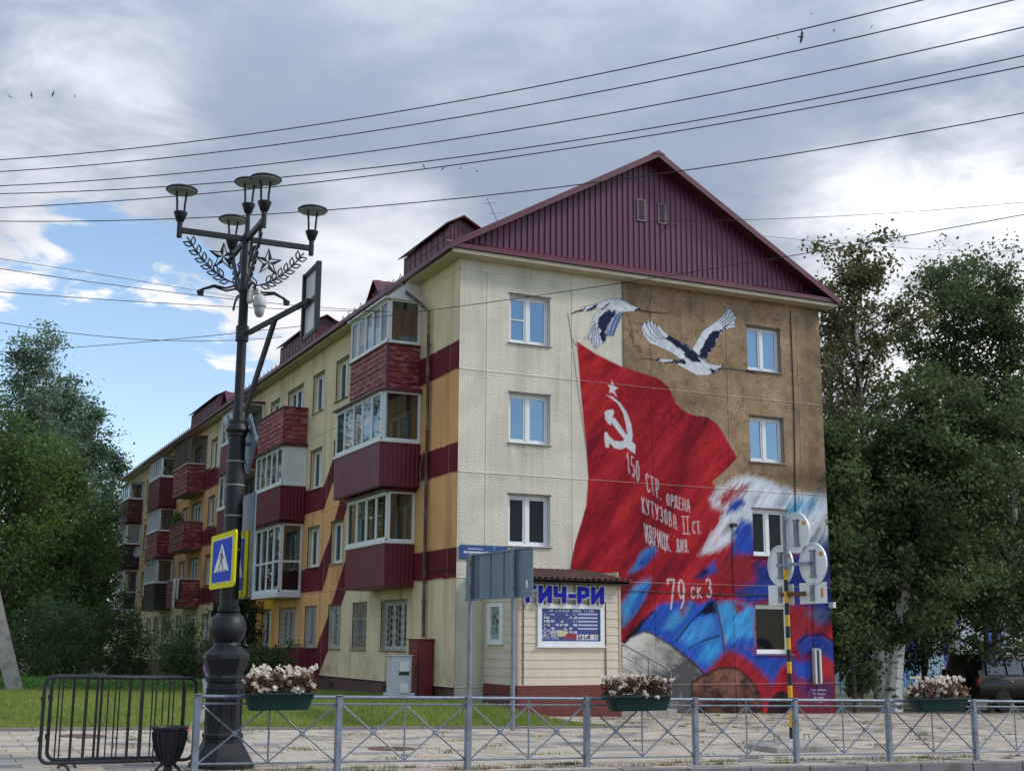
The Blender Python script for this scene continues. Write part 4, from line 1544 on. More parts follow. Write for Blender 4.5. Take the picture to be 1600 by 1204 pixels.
        for i in range(n):
            xx = x0 + (x1 - x0) * (i + .5) / n
            MB().box(xx - .025, xx + .025, y0 - .02, y0 - .002, 12.2, zt - .02).build('batten', MT['roof'], sh)
        c = MB()
        xc = (x0 + x1) / 2
        c.prism([(x0 - .16, zt - .03), (xc, zt + .26), (x1 + .16, zt - .03), (x1 + .16, zt + .01), (xc, zt + .31), (x0 - .16, zt + .01)], lambda a, b, t: (a, t, b), y0 - .18, y1 + .18)
        c.prism([(x0, zt), (x1, zt), (xc, zt + .25)], lambda a, b, t: (a, t, b), y0 + .02, y0 + .05)
        c.build('housing_cap', MT['roof'], sh)
    # triangular dormers
    for yc, w in ((8.9, 1.05), (30.6, 1.05)):
        D = MB()
        x0, zt = .75, 13.35
        D.prism([(yc - w, 12.35), (yc + w, 12.35), (yc, zt - .06)], lambda a, b, t: (t, a, b), x0, x0 + .05)
        d = D.build('dormer', material('dormer_front', lin(52, 26, 34), .6), BLD)
        for s in (-1, 1):
            k = 10
            for i in range(1):
                vs, fs = [], []
                n = 13
                for q in range(n + 1):
                    x = x0 - .15 + (2.4 + .15) * q / n
                    h = .025 * (q % 2)
                    zr = 12.3 + .0
                    vs += [(x, yc + s * (w + .12), 12.25 + h), (x, yc, zt + h)]
                for q in range(n):
                    fs.append((2 * q, 2 * q + 2, 2 * q + 3, 2 * q + 1))
                MB().add(vs, fs).build('dormer_slope', MT['roof'], d, fix=False)
    # small chimney cowl on the far slope, aerial on the near one
    mb = MB()
    mb.lathe([(.09, 0), (.09, .75), (.17, .75), (.17, .95), (.06, 1.02)], (7.35, 1.2, 14.3), 10)
    mb.build('roof_cowl', MT['black'], BLD)
    a = MB()
    a.tube([(1.9, 1.4, 12.9), (1.2, 1.0, 13.75)], .012, 5)
    a.tube([(1.35, .7, 13.55), (1.25, 1.35, 13.7)], .008, 4)
    a.tube([(1.55, .75, 13.3), (1.45, 1.4, 13.45)], .008, 4)
    a.build('roof_aerial', MT['sill'], BLD)


build_roof()


# ------------------------------------------------------------------ balconies
def ribbed(mb, axis, a0, a1, d, z0, z1, out, p=.115, depth=.02, pl=.5):
    """vertical profiled sheet; axis = direction along the sheet, out = outward sign on the other axis"""
    n = max(1, int(round(abs(a1 - a0) / p)))
    p = (a1 - a0) / n
    pts = []
    for i in range(n):
        a = a0 + i * p
        pts += [(a, 0), (a + p * .22, 0), (a + p * .36, depth), (a + p * .74, depth), (a + p * .88, 0)]
    pts.append((a1, 0))
    vs, fs = [], []
    for a, h in pts:
        q = d + out * h
        for z in (z0, z1):
            vs.append((a, q, z) if axis == 'x' else (q, a, z))
    for i in range(len(pts) - 1):
        fs.append((2 * i, 2 * i + 2, 2 * i + 3, 2 * i + 1))
    mb.add(vs, fs)


def glazing(root, y0, y1, d, z0, z1, nf=5, ns=1, mat=None, side_panel=None, transom=None, far_side=True, mullw=.05, top_white=True):
    """balcony glazing on the front and the near side: frames and panes are sub-parts"""
    fm = mat or MT['pvc']
    x = -d
    t = mullw
    F = MB()
    F.box(x, x + .06, y0, y1, z0, z0 + t)
    F.box(x, x + .06, y0, y1, z1 - t, z1)
    for i in range(nf + 1):
        y = y0 + (y1 - y0) * i / nf
        w = t * (1.6 if i in (0, nf) else 1)
        F.box(x - .004, x + .056, max(y0, y - w / 2), min(y1, y + w / 2), z0 + .002, z1 - .002)
    if transom:
        F.box(x + .003, x + .053, y0 + .02, y1 - .02, transom - t / 2, transom + t / 2)
    F.build('glazing_frame', fm, root)
    for i in range(nf):
        ya, yb = y0 + (y1 - y0) * i / nf + t * .7, y0 + (y1 - y0) * (i + 1) / nf - t * .7
        S = MB()
        fn = lambda a, b, tt: (tt, a, b)
        za, zb = z0 + t + .004, z1 - t - .004
        # movable sash ring
        S.ring([(ya, za), (yb, za), (yb, zb), (ya, zb)], [(ya + .045, za + .045), (yb - .045, za + .045), (yb - .045, zb - .045), (ya + .045, zb - .045)], fn, x + .012 + .012 * (i % 2), x + .045 + .012 * (i % 2))
        S.build('sash', fm, root)
        tl = WRNG.uniform(-.012, .012)
        MB().quad((x + .035 - tl, yb - .02, za + .02), (x + .035 + tl, ya + .02, za + .02), (x + .035 + tl, ya + .02, zb - .02), (x + .035 - tl, yb - .02, zb - .02)).build('pane', MT['glass_b'], root, fix=False)
        if WRNG.random() < .38:
            bz = za + (zb - za) * WRNG.choice([0.0, 0.0, .35, .6])
            cm_ = MB()
            curtain_sheet(cm_, ya + .03, yb - .03, bz, zb, x + .13, 'y', .012, 5)
            cm_.build('blind', WRNG.choice([MT['curtain'], MT['white_panel'], MT['curtain_tan']]), root, smooth=True, fix=False)
    for ys, near in ((y0, True), (y1, False)):
        if not near and not far_side:
            continue
        s = 1 if near else -1
        F = MB()
        a, b = (ys, ys + .06) if near else (ys - .06, ys)
        F.box(x + .062, -.012, a, b, z0, z0 + t)
        F.box(x + .062, -.012, a, b, z1 - t, z1)
        F.box(x + .062, x + .13, a + .002, b - .002, z0 + .002, z1 - .002)
        F.box(-.09, -.012, a + .002, b - .002, z0 + .002, z1 - .002)
        if transom:
            F.box(x + .1, -.05, a + .004, b - .004, transom - t / 2, transom + t / 2)
        F.build('glazing_frame', fm, root)
        if near and side_panel:
            MB().box(x + .125, -.085, a + .012, b - .012, z0 + t, z1 - t).build('side_panel', side_panel, root)
        else:
            yy = (a + b) / 2
            MB().quad((x + .12, yy, z0 + t * .8), (-.08, yy + .006, z0 + t * .8), (-.08, yy + .006, z1 - t * .8), (x + .12, yy, z1 - t * .8)).build('pane', MT['glass_b'], root, fix=False)


def balcony(y0, y1, d, k, low, top, zlo=-.12, zhi=1.10, name='balcony', **kw):
    """k = storey (1..3); low = ribbed / plain / slat kind / none ; top = glazed / open / wood / full"""
    zf = ZP + FLOOR * k
    z0, z1 = zf + zlo, zf + zhi
    root = empty('balcony', (-d / 2, (y0 + y1) / 2, zf), BLD)
    MB().bbox(-d + .03, -.004, y0 + .03, y1 - .03, zf - .12, zf - .0, .01).build('slab', MT['concrete'], root)
    lm = kw.get('lmat', MT['clad'])
    fmat = kw.get('fmat', lm)
    if low == 'ribbed':
        m = MB()
        ribbed(m, 'y', y0, y1, -d, z0, z1, -1, kw.get('pitch', .14))
        m.build('front_sheet', fmat, root, fix=False)
        m = MB()
        ribbed(m, 'x', -d + .001, -.01, y0, z0, z1, -1, .125)
        m.build('side_sheet', lm, root, fix=False)
        m = MB()
        ribbed(m, 'x', -d + .001, -.01, y1, z0, z1, 1, .125)
        m.build('side_sheet', lm, root, fix=False)
        c = MB()
        c.box(-d - .03, -d + .03, y0 - .03, y0 + .03, z0 - .012, z1 - .002)
        c.build('corner_trim', lm, root)
        c = MB()
        c.box(-d - .02, -.01, y0 - .015, y1 + .015, z0 - .03, z0 - .014)
        c.build('bottom_sheet', lm, root)
    elif low in ('slat', 'slat_dark', 'slat_brown'):
        sm = MT[low]
        n = kw.get('nslat', 7)
        h = (z1 - z0) / n
        rg = random.Random(int(y0 * 7 + k))
        for yy in (y0 + .06, (y0 + y1) / 2, y1 - .06):
            MB().box(-d + .032, -d + .07, yy - .03, yy + .03, z0, z1 - .02).build('balcony_upright', MT['slat_brown'], root)
        for i in range(n):
            za, zb = z0 + i * h + .008, z0 + (i + 1) * h - .008
            j = rg.uniform(-.006, .006)
            MB().prism([(-d + j, za), (-d + .03 + j, za), (-d + .03 + j, zb), (-d + .012 + j, zb)], lambda a, b, t: (a, t, b), y0, y1).build('slat', sm, root)
            MB().prism([(y0 + j, za), (y0 + .03 + j, za), (y0 + .03 + j, zb), (y0 + .012 + j, zb)], lambda a, b, t: (t, a, b), -d + .035, -.012).build('slat', sm, root)
            MB().box(-d + .035, -.012, y1 - .03, y1 - .005, za, zb).build('slat', sm, root)
        c = MB()
        c.box(-d - .02, -d + .05, y0 - .02, y0 + .025, z0 - .01, z1 - .001) if kw.get('trim') else None
        if kw.get('trim'):
            c.build('corner_trim', MT['clad'], root)
        MB().bbox(-d - .03, -.01, y0 - .03, y0 + .06, z1, z1 + .035, .006).build('rail_cap', kw.get('cap', MT['slat_dark']), root)
        MB().bbox(-d - .03, -d + .07, y0 + .062, y1 + .03, z1, z1 + .035, .006).build('rail_cap', kw.get('cap', MT['slat_dark']), root)
    gz1 = zf + FLOOR - .17 if k < 3 else min(zf + FLOOR - .28, ZTOP - .35)
    gz1 = kw.get('gtop', gz1)
    if top == 'glazed':
        MB().bbox(-d - .05, -.01, y0 - .05, y1 + .04, z1 + .036 if low.startswith('slat') else z1, z1 + .075, .008).build('window_board', MT['pvc'], root)
        glazing(root, y0 + .0, y1 - .0, d, z1 + .077, gz1, kw.get('nf', 5), side_panel=kw.get('side_panel'), mat=kw.get('gmat'))
    elif top == 'full':
        glazing(root, y0, y1, d, zf + .06, gz1, kw.get('nf', 4), transom=zf + 1.12, mat=kw.get('gmat'), mullw=.07)
        MB().bbox(-d - .06, -.01, y0 - .05, y1 + .04, zf - .13, zf + .055, .01).build('base_panel', MT['white_panel'], root)
        MB().box(-d + .09, -.09, y0 + .07, y0 + .09, zf + .1, zf + 1.08).build('side_panel', MT['clad'], root)
    if top in ('glazed', 'full'):
        # lid over the glazing
        lidm = kw.get('lid', MT['roof'])
        L_ = MB()
        L_.prism([(-d - .12, gz1 + .002), (-.005, gz1 + .002), (-.005, gz1 + .11), (-d - .12, gz1 + .045)], lambda a, b, t: (a, t, b), y0 - .08, y1 + .08)
        L_.build('balcony_roof', lidm, root)
        # inside: dim back so that the glass reads
    return root


def build_balconies():
    # stack A (nearest)
    r = balcony(2.80, 6.05, 1.0, 3, 'slat', 'glazed', zlo=-.10, zhi=1.14, nslat=8, nf=5, trim=True, gtop=11.02, side_panel=None, lid=MT['white_panel'])
    MB().box(-.80, -.12, 2.83, 2.86, 10.0, 10.75).build('inner_board', material('brown_board', lin(108, 78, 66), .8, var=.3, stretch=(6, 6, .4)), r)
    MB().prism([(-.98, 11.10), (-.02, 11.13), (-.02, 11.55), (-.40, 11.57)], lambda a, b, t: (a, t, b), 2.86, 2.89).build('upper_panel', MT['white_panel'], r)
    balcony(2.66, 6.70, 1.18, 2, 'ribbed', 'glazed', zlo=-.14, zhi=1.05, nf=5, fmat=MT['clad_light'], pitch=.16, gtop=8.36)
    balcony(2.95, 6.35, .86, 1, 'ribbed', 'glazed', zlo=-.12, zhi=1.02, nf=4, pitch=.20, gtop=5.62)
    # stack B
    balcony(13.85, 17.45, .90, 3, 'slat', 'open', zlo=-.10, zhi=1.16, nslat=7)
    balcony(13.80, 17.55, .90, 2, 'ribbed', 'glazed', zlo=-.14, zhi=1.05, nf=5, side_panel=MT['white_panel'], gtop=8.34)
    balcony(13.95, 17.50, .82, 1, 'none', 'full', nf=4, gtop=5.62)
    # stack C, half behind the lamp
    balcony(20.2, 23.6, .95, 3, 'ribbed', 'glazed', zlo=-.14, zhi=.95, nf=4, gtop=10.95, fmat=MT['clad_light'])
    balcony(20.2, 23.6, .95, 2, 'ribbed', 'glazed', zlo=-.12, zhi=.95, nf=4, gtop=8.30)
    balcony(20.2, 23.6, .95, 1, 'slat_dark', 'glazed', zlo=-.10, zhi=1.05, nf=4, gtop=5.62, side_panel=MT['white_panel'])
    # stack D
    balcony(31.05, 34.6, .86, 3, 'slat', 'glazed', zlo=-.14, zhi=1.18, nslat=6, nf=8, gmat=MT['wood_grey'], gtop=11.1, cap=MT['slat'])
    d3 = balcony(31.05, 34.7, .88, 2, 'slat', 'open', zlo=-.12, zhi=1.16, nslat=7, cap=MT['wood_grey'])
    d2 = balcony(31.05, 34.6, .88, 1, 'slat', 'open', zlo=-.12, zhi=1.16, nslat=8, cap=MT['white_panel'])
    # stack E
    balcony(38.0, 41.4, .92, 3, 'ribbed', 'glazed', zlo=-.14, zhi=1.35, nf=6, gtop=11.0)
    balcony(38.2, 41.5, .86, 2, 'slat', 'glazed', zlo=-.12, zhi=1.2, nslat=7, nf=7, gtop=8.32)
    balcony(38.0, 41.4, .86, 1, 'slat_brown', 'glazed', zlo=-.12, zhi=1.2, nslat=7, nf=7, gtop=5.64)
    # stack F
    balcony(48.8, 52.1, .86, 3, 'slat_dark', 'glazed', zlo=-.12, zhi=1.2, nslat=6, nf=4, gtop=10.8, lid=MT['sill'])
    balcony(48.8, 52.1, .90, 2, 'slat_brown', 'glazed', zlo=-.12, zhi=1.2, nslat=6, nf=4, gtop=8.3, side_panel=MT['sill'])
    balcony(48.8, 52.1, .90, 1, 'none', 'full', nf=4, gtop=5.6)


build_balconies()


def build_wall_fittings():
    # downpipe with its bend, near the corner
    y = 1.95
    MB().tube([(-.46, 3.2, 11.66), (-.44, 2.9, 11.3), (-.30, 2.3, 10.9), (-.11, y, 10.55), (-.09, y, 8.0), (-.09, y, 4.0), (-.09, y, 1.7)], .05, 8).build('downpipe', MT['pipe'], BLD, smooth=True)
    for z in (9.6, 7.2, 4.9, 2.6):
        MB().lathe([(.062, -.03), (.062, .03)], (-.09, y, z), 10).build('pipe_clamp', MT['pipe'], BLD)
    MB().tube([(-.03, 2.35, 6.7), (-.04, 2.55, 6.2), (-.04, 2.45, 5.6), (-.05, 2.02, 5.3)], .012, 5).build('wall_cable', MT['sill'], BLD)
    MB().tube([(-.03, 2.30, 3.35), (-.03, .04, 3.42)], .012, 5).build('wall_cable', MT['wire'], BLD)
    # dark cable running down the mural, lamp line and small lamp
    q = lambda a, b: tuple(at(a, b, 'y', -.018))
    MB().tube([q(1235, 487), q(1238, 560), q(1241, 640), q(1242, 720), q(1243, 800)], .014, 5).build('wall_cable', MT['wire'], BLD)
    MB().tube([q(1145, 822), q(1145, 880), q(1147, 925), q(1185, 929), q(1235, 931)], .010, 5).build('wall_cable', MT['wire'], BLD)
    MB().tube([q(970, 922), q(1050, 925), q(1180, 930)], .010, 5).build('wall_cable', MT['wire'], BLD)
    MB().tube([q(1270, 935), q(1272, 1010)], .009, 5).build('wall_cable', MT['wire'], BLD)
    p = at(1145, 820, 'y', -.05)
    f = MB().bbox(p[0] - .09, p[0] + .09, -.16, -.004, p[2] - .05, p[2] + .05, .015).build('floodlight', MT['black'], BLD)
    p = at(1276, 1040, 'y', -.06)
    t = MB().bbox(p[0] - .15, p[0] + .15, -.10, -.004, p[2] - .52, p[2] + .50, .03).build('tube_lamp', MT['sill'], BLD)
    for s in (-1, 1):
        MB().tube([(p[0] + s * .085, -.125, p[2] - .48), (p[0] + s * .085, -.125, p[2] + .46)], .035, 8).build('tube', MT['white_panel'], t, smooth=True)
    MB().box(p[0] - .03, p[0] + .03, -.118, -.101, p[2] - .45, p[2] + .44).build('tube_gap', MT['black'], t)
    p = at(1300, 945, 'y', -.1)
    MB().bbox(p[0] - .06, p[0] + .06, -.22, -.004, p[2] - .09, p[2] + .09, .02).build('wall_lamp', MT['white_panel'], BLD)
    # street plate
    a, b = at(716, 850, 'y', -.03), at(792, 874, 'y', -.03)
    bl = material('enamel_blue', lin(22, 66, 128), .35, var=.06)
    pl_ = MB().bbox(a[0] + .04, b[0], -.05, -.02, b[2] - .02, a[2], .008)
    plate = pl_.build('street_plate', bl, BLD)
    wm = material('plate_white', (.75, .78, .82), .4)
    lb = material('plate_light_blue', lin(70, 150, 200), .4)
    w = b[0] - a[0] - .04
    x0, zt, zb = a[0] + .04, a[2], b[2] - .02
    h = zt - zb
    L1 = MB()
    for i in range(12):
        L1.box(x0 + w * (.16 + .027 * i), x0 + w * (.16 + .027 * i + .018), -.0535, -.0505, zb + h * .70, zb + h * .76)
    for i in range(15):
        L1.box(x0 + w * (.08 + .04 * i), x0 + w * (.08 + .04 * i + .028), -.0535, -.0505, zb + h * .42, zb + h * (.55 if i % 4 else .57))
    L1.build('plate_lettering', wm, plate)
    L2 = MB()
    L2.box(x0 + w * .715, x0 + w * .735, -.0535, -.0505, zb + h * .1, zb + h * .92)
    L2.prism([(x0 + w * .68, zb + h * .94), (x0 + w * .77, zb + h * .94), (x0 + w * .725, zb + h * .80)], lambda a, b, t: (a, t, b), -.0545, -.0506)
    L2.tube([(x0 + w * (.86 + .03 * math.cos(i)), -.052, zb + h * (.5 + .12 * math.sin(i))) for i in np.linspace(0, 6.28, 9)], .012, 4, False)
    L2.build('plate_lettering', lb, plate)
    # bracket of the overhead line on the gable
    p = at(1043, 352, 'y', -.1)
    MB().tube([(p[0], -.03, p[2]), (p[0], -.22, p[2] + .02)], .02, 6).build('wire_bracket', MT['black'], BLD)


build_wall_fittings()

# ------------------------------------------------------------------ small shop built against the end wall
def text_mesh(txt, size, extrude, offset=0.0, spacing=1.0):
    cu = bpy.data.curves.new('txt', 'FONT')
    cu.body = txt
    cu.size = size
    cu.extrude = extrude
    cu.offset = offset
    cu.resolution_u = 3
    o = bpy.data.objects.new('txt', cu)
    COL.objects.link(o)
    dg = bpy.context.evaluated_depsgraph_get()
    me = bpy.data.meshes.new_from_object(o.evaluated_get(dg))
    bpy.data.objects.remove(o)
    return me


def build_shop():
    sh = empty('shop_annex', (2.2, -1, gz(2.2, -2)))
    tag(sh, 'small beige plank-clad shop with blue lettering against the mural wall', 'shop')
    x0, x1, yf = .78, 3.58, -2.0
    zb, zm, zt = -.35, .58, 3.02
    base = material('brown_base_plaster', lin(112, 58, 50), .9, var=.15, vscale=3, bump=.4, bscale=40, dirt=lin(90, 60, 54), dirt_amt=.5)
    plank = material('beige_siding', lin(212, 197, 176), .6, var=.05, vscale=2, streak=.04)
    MB().bbox(x0 - .03, x1 + .03, yf - .03, -.06, zb, zm, .012).build('base', base, sh)
    core = material('shop_core', lin(120, 106, 92), .9)
    MB().box(x0 + .004, x1 - .031, yf - .004, -.062, zm + .001, zt + .05).build('wall_core', plank, sh)
    W1 = (at(840, 945, 'y', yf), at(942, 1008, 'y', yf))
    wx0, wx1, wz1, wz0 = W1[0][0], W1[1][0], W1[0][2], W1[1][2]
    a, b = at(764, 942, 'x', x0), at(788, 1008, 'x', x0)
    sy1, sy0 = a[1], b[1]
    sz1, sz0 = (a[2] + .0), b[2] + .02
    # wall planks: cut at the windows
    n = 13
    h = (zt + .14 - zm) / n
    for i in range(n):
        za, zc = zm + .002 + i * h, zm + (i + 1) * h - .004

        def plank_piece(u0, u1, front):
            if u1 - u0 < .02:
                return
            if front:
                MB().prism([(yf - .022, za), (yf + .02, za), (yf + .02, zc), (yf - .010, zc)], lambda p, q, t: (t, p, q), u0, u1).build('plank', plank, sh)
            else:
                MB().prism([(x0 - .022, za), (x0 + .02, za), (x0 + .02, zc), (x0 - .010, zc)], lambda p, q, t: (p, t, q), u0, u1).build('plank', plank, sh)
        if zc > wz0 and za < wz1:
            plank_piece(x0 + .03, wx0, True)
            plank_piece(wx1, x1 - .03, True)
        else:
            plank_piece(x0 + .03, x1 - .03, True)
        if zc > sz0 and za < sz1:
            plank_piece(yf + .03, sy0, False)
            plank_piece(sy1, -.06, False)
        else:
            plank_piece(yf + .03, -.06, False)
    MB().box(x1 - .03, x1, yf + .03, -.06, zm, zt + .3).build('side_wall', plank, sh)
    for x, y in ((x0 - .03, yf - .03), (x1 - .04, yf - .03)):
        MB().bbox(x, x + .07, y, y + .07, zm + .001, zt + .14, .006).build('corner_trim', material('trim_tan', lin(186, 166, 142), .6), sh)
    for xx in (x0 + .12, x1 - .42):
        MB().box(xx, xx + .018, yf - .045, yf - .024, zm + .02, wz1 + .10).build('cable_trunk', MT['pipe'], sh)
    MB().box(x0 + .14, x1 - .42, yf - .045, yf - .024, wz1 + .082, wz1 + .10).build('cable_trunk', MT['pipe'], sh)
    # display window with a printed film
    fn = lambda p, q, t: (p, t, q)
    w = MB().ring([(wx0 - .02, wz0 - .02), (wx1 + .02, wz0 - .02), (wx1 + .02, wz1 + .02), (wx0 - .02, wz1 + .02)], [(wx0 + .09, wz0 + .10), (wx1 - .09, wz0 + .10), (wx1 - .09, wz1 - .07), (wx0 + .09, wz1 - .07)], fn, yf - .055, yf + .02).build('window', MT['pvc'], sh)
    px0, px1, pz0, pz1 = wx0 + .085, wx1 - .085, wz0 + .095, wz1 - .065

    def poster(U, Z):
        u, v = (U - px0) / (px1 - px0), (Z - pz0) / (pz1 - pz0)
        C = np.empty(U.shape + (3,))
        C[...] = lin(52, 66, 128)
        C *= (.8 + .4 * fbm(u * 3, v * 3, 3))[..., None]

        def put(k, c):
            C[k] = c
        bl = ((u > .05) & (u < .62) & (v > .12) & (v < .82))
        g1, g2 = np.floor(u * 13), np.floor(v * 9)
        rnd = _hash(g1.astype(np.int64), g2.astype(np.int64), 4)
        cell = (np.abs(u * 13 - g1 - .5) < .38) & (np.abs(v * 9 - g2 - .5) < .36)
        put(bl & cell & (rnd > .35), lin(196, 198, 206))
        sp = fbm(u * 40, v * 30, 9, 2)
        put(bl & cell & (rnd > .35) & (sp > .58), lin(70, 66, 82))
        put((u > .62) & (np.abs(v * 9 - np.floor(v * 9) - .5) < .16) & (v > .35) & (v < .9) & (u < .96), lin(190, 196, 214))
        put((u > .38) & (u < .60) & (v > .08) & (v < .24), lin(142, 40, 52))
        put((u > .28) & (u < .42) & (v > .16) & (v < .34), lin(196, 186, 150))
        put((u > .60) & (u < .97) & (v > .05) & (v < .22) & (np.abs(u * 11 - np.floor(u * 11) - .5) < .4), lin(200, 202, 208))
        put((u > .62) & (u < .95) & (v > .07) & (v < .18) & (fbm(u * 34, v * 14, 13, 2) > .56), lin(50, 48, 60))
        put((v > .90) & (v < .96) & (u > .12) & (u < .9) & (fbm(u * 60, v * 2, 15, 2) > .45), lin(180, 186, 206))
        put((v < .35) & (u < .30) & (v > .06) & (fbm(u * 50, v * 60, 19, 2) > .55), lin(176, 180, 196))
        return C
    panel_mesh('poster', px0, px1, pz0, pz1, [], .011, poster, lambda u, z, d: np.stack([u, np.full_like(u, yf - .012) + d, z], 1), material('printed_film', (1, 1, 1), .35, var=.03, attr=True), w, gap=0, depth=.004)
    MB().box(wx0 - .06, wx1 + .06, yf - .09, yf - .056, wz0 - .05, wz0 - .022).build('window_sill', MT['pvc'], sh)
    # small side window
    fy = lambda p, q, t: (t, p, q)
    w2 = MB().ring([(sy0, sz0), (sy1, sz0), (sy1, sz1), (sy0, sz1)], [(sy0 + .20, sz0 + .12), (sy1 - .20, sz0 + .12), (sy1 - .20, sz1 - .1), (sy0 + .20, sz1 - .1)], fy, x0 - .055, x0 + .02).build('window', MT['pvc'], sh)

    def poster2(U, Z):
        u, v = (U - sy0) / (sy1 - sy0), (Z - sz0) / (sz1 - sz0)
        C = np.empty(U.shape + (3,))
        C[...] = lin(150, 162, 168)
        C[(fbm(u * 9, v * 9, 6, 3) > .60) & (v > .25) & (v < .8)] = lin(58, 66, 76)
        return C
    panel_mesh('poster', sy0 + .195, sy1 - .195, sz0 + .115, sz1 - .095, [], .02, poster2, lambda u, z, d: np.stack([np.full_like(u, x0 - .012) + d, u, z], 1), material('printed_film_side', (1, 1, 1), .35, var=.05, attr=True), w2, gap=0, depth=.004)
    # corrugated roof
    rm = material('brown_corrugated_roof', lin(96, 62, 58), .75, var=.2, vscale=3, dirt=lin(120, 92, 84), dirt_amt=.6, dirt_scale=2)
    nw = 80
    vs, fs = [], []
    for i in range(nw + 1):
        x = x0 - .25 + (x1 - x0 + .47) * i / nw
        o = .028 * math.sin(i * math.pi / 2)
        for y, z in ((yf - .28, 3.12), (yf - .28, 3.135), (0.0, 3.46)):
            vs.append((x, y, z + o))
    for i in range(nw):
        b = 3 * i
        fs += [(b, b + 3, b + 4, b + 1), (b + 1, b + 4, b + 5, b + 2)]
    MB().add(vs, fs).build('roof', rm, sh, fix=False)
    MB().box(x0 - .2, x1 + .17, yf - .24, yf - .2, 2.98, 3.08).build('fascia', material('roof_fascia', lin(40, 28, 28), .8), sh)
    MB().prism([(yf - .24, 3.06), (-.05, 3.38), (-.05, 3.34), (yf - .24, 3.02)], lambda p, q, t: (t, p, q), x0 - .18, x1 + .15).build('roof_underside', material('roof_board', lin(50, 34, 32), .8), sh)
    # lettering, each letter on a white backing
    blue = material('letter_blue', lin(14, 16, 150), .5, var=.04, spec=.2)
    wht = material('letter_white', (.78, .78, .80), .45)
    A, B = at(824, 941, 'y', yf - .1), at(946, 941, 'y', yf - .1)
    T = at(886, 914, 'y', yf - .1)
    hgt = T[2] - A[2] - .02
    xs = A[0] - .05
    cells = [('Г', .62), ('И', .80), ('Ч', .74), ('-', .50), ('Р', .72), ('И', .80)]
    tot = sum(c[1] for c in cells)
    xx = xs
    T_ = .24
    STR = {'Г': [((.12, 0), (.12, 1)), ((.0, .88), (.95, .88))],
           'И': [((.13, 0), (.13, 1)), ((.87, 0), (.87, 1)), ((.16, .16), (.84, .84))],
           'Ч': [((.13, .45), (.13, 1)), ((.02, .47), (.85, .47)), ((.87, 0), (.87, 1))],
           '-': [((.05, .44), (.95, .44))],
           'Р': [((.13, 0), (.13, 1)), ((.1, .88), (.72, .88)), ((.1, .44), (.72, .44)), ((.85, .40), (.85, .92))]}
    for ch, wd in cells:
        w_ = (B[0] - xs) * wd / tot
        for nm, gr, m, yy in (('letter', 0.0, blue, yf - .145), ('letter_backing', .034, wht, yf - .10)):
            mb = MB()
            for i, (p, q) in enumerate(STR[ch]):
                P0 = Vector((xx + w_ * (.06 + .80 * p[0]), 0, A[2] + hgt * p[1]))
                P1 = Vector((xx + w_ * (.06 + .80 * q[0]), 0, A[2] + hgt * q[1]))
                d = (P1 - P0).normalized()
                th = hgt * T_ / 2 + gr
                e = gr
                sd = Vector((-d.z, 0, d.x)) * th
                c4 = [P0 - d * e - sd, P1 + d * e - sd, P1 + d * e + sd, P0 - d * e + sd]
                mb.prism([(v.x, v.z) for v in c4], lambda a_, b_, t: (a_, t, b_), yy + .001 * i, yy + .04 - .001 * i)
            mb.build(nm, m, sh)
        xx += w_
    MB().bar((xs, yf - .05, A[2] + hgt * .3), (B[0], yf - .05, A[2] + hgt * .3), .03, .03).build('letter_rail', MT['sill'], sh)
    # landing, steps and handrail at the right side
    st = MB()
    st.bbox(x1 + .04, x1 + 1.0, -1.6, -.02, -.4, .42, .012)
    st.build('landing', MT['concrete'], sh)
    for i in range(3):
        g = gz(4.5, -1)
        MB().bbox(x1 + 1.003 + i * .3, x1 + 1.30 + i * .3, -1.6, -.02, -.5, .42 - (i + 1) * .16, .012).build('step', MT['concrete'], sh)
    yy = -1.55
    p = [at(970, 1004, 'y', yy), at(1012, 1026, 'y', yy), at(1047, 1047, 'y', yy)]
    hr = MB().tube([tuple(p[0]), tuple(p[1]), tuple(p[2]), (p[2][0] + .02, yy, p[2][2] - .07)], .024, 8).build('handrail', MT['galv'], sh, smooth=True)
    for q in (p[0], p[1], p[2]):
        MB().tube([(q[0] + .02, yy, q[2] - .02), (q[0] + .02, yy, q[2] - .98)], .02, 8).build('handrail_post', MT['galv'], sh, smooth=True)
    for dz in (.30, .58):
        MB().tube([(p[0][0], yy, p[0][2] - dz), (p[2][0], yy, p[2][2] - dz)], .012, 6).build('handrail_bar', MT['galv'], sh, smooth=True)


build_shop()


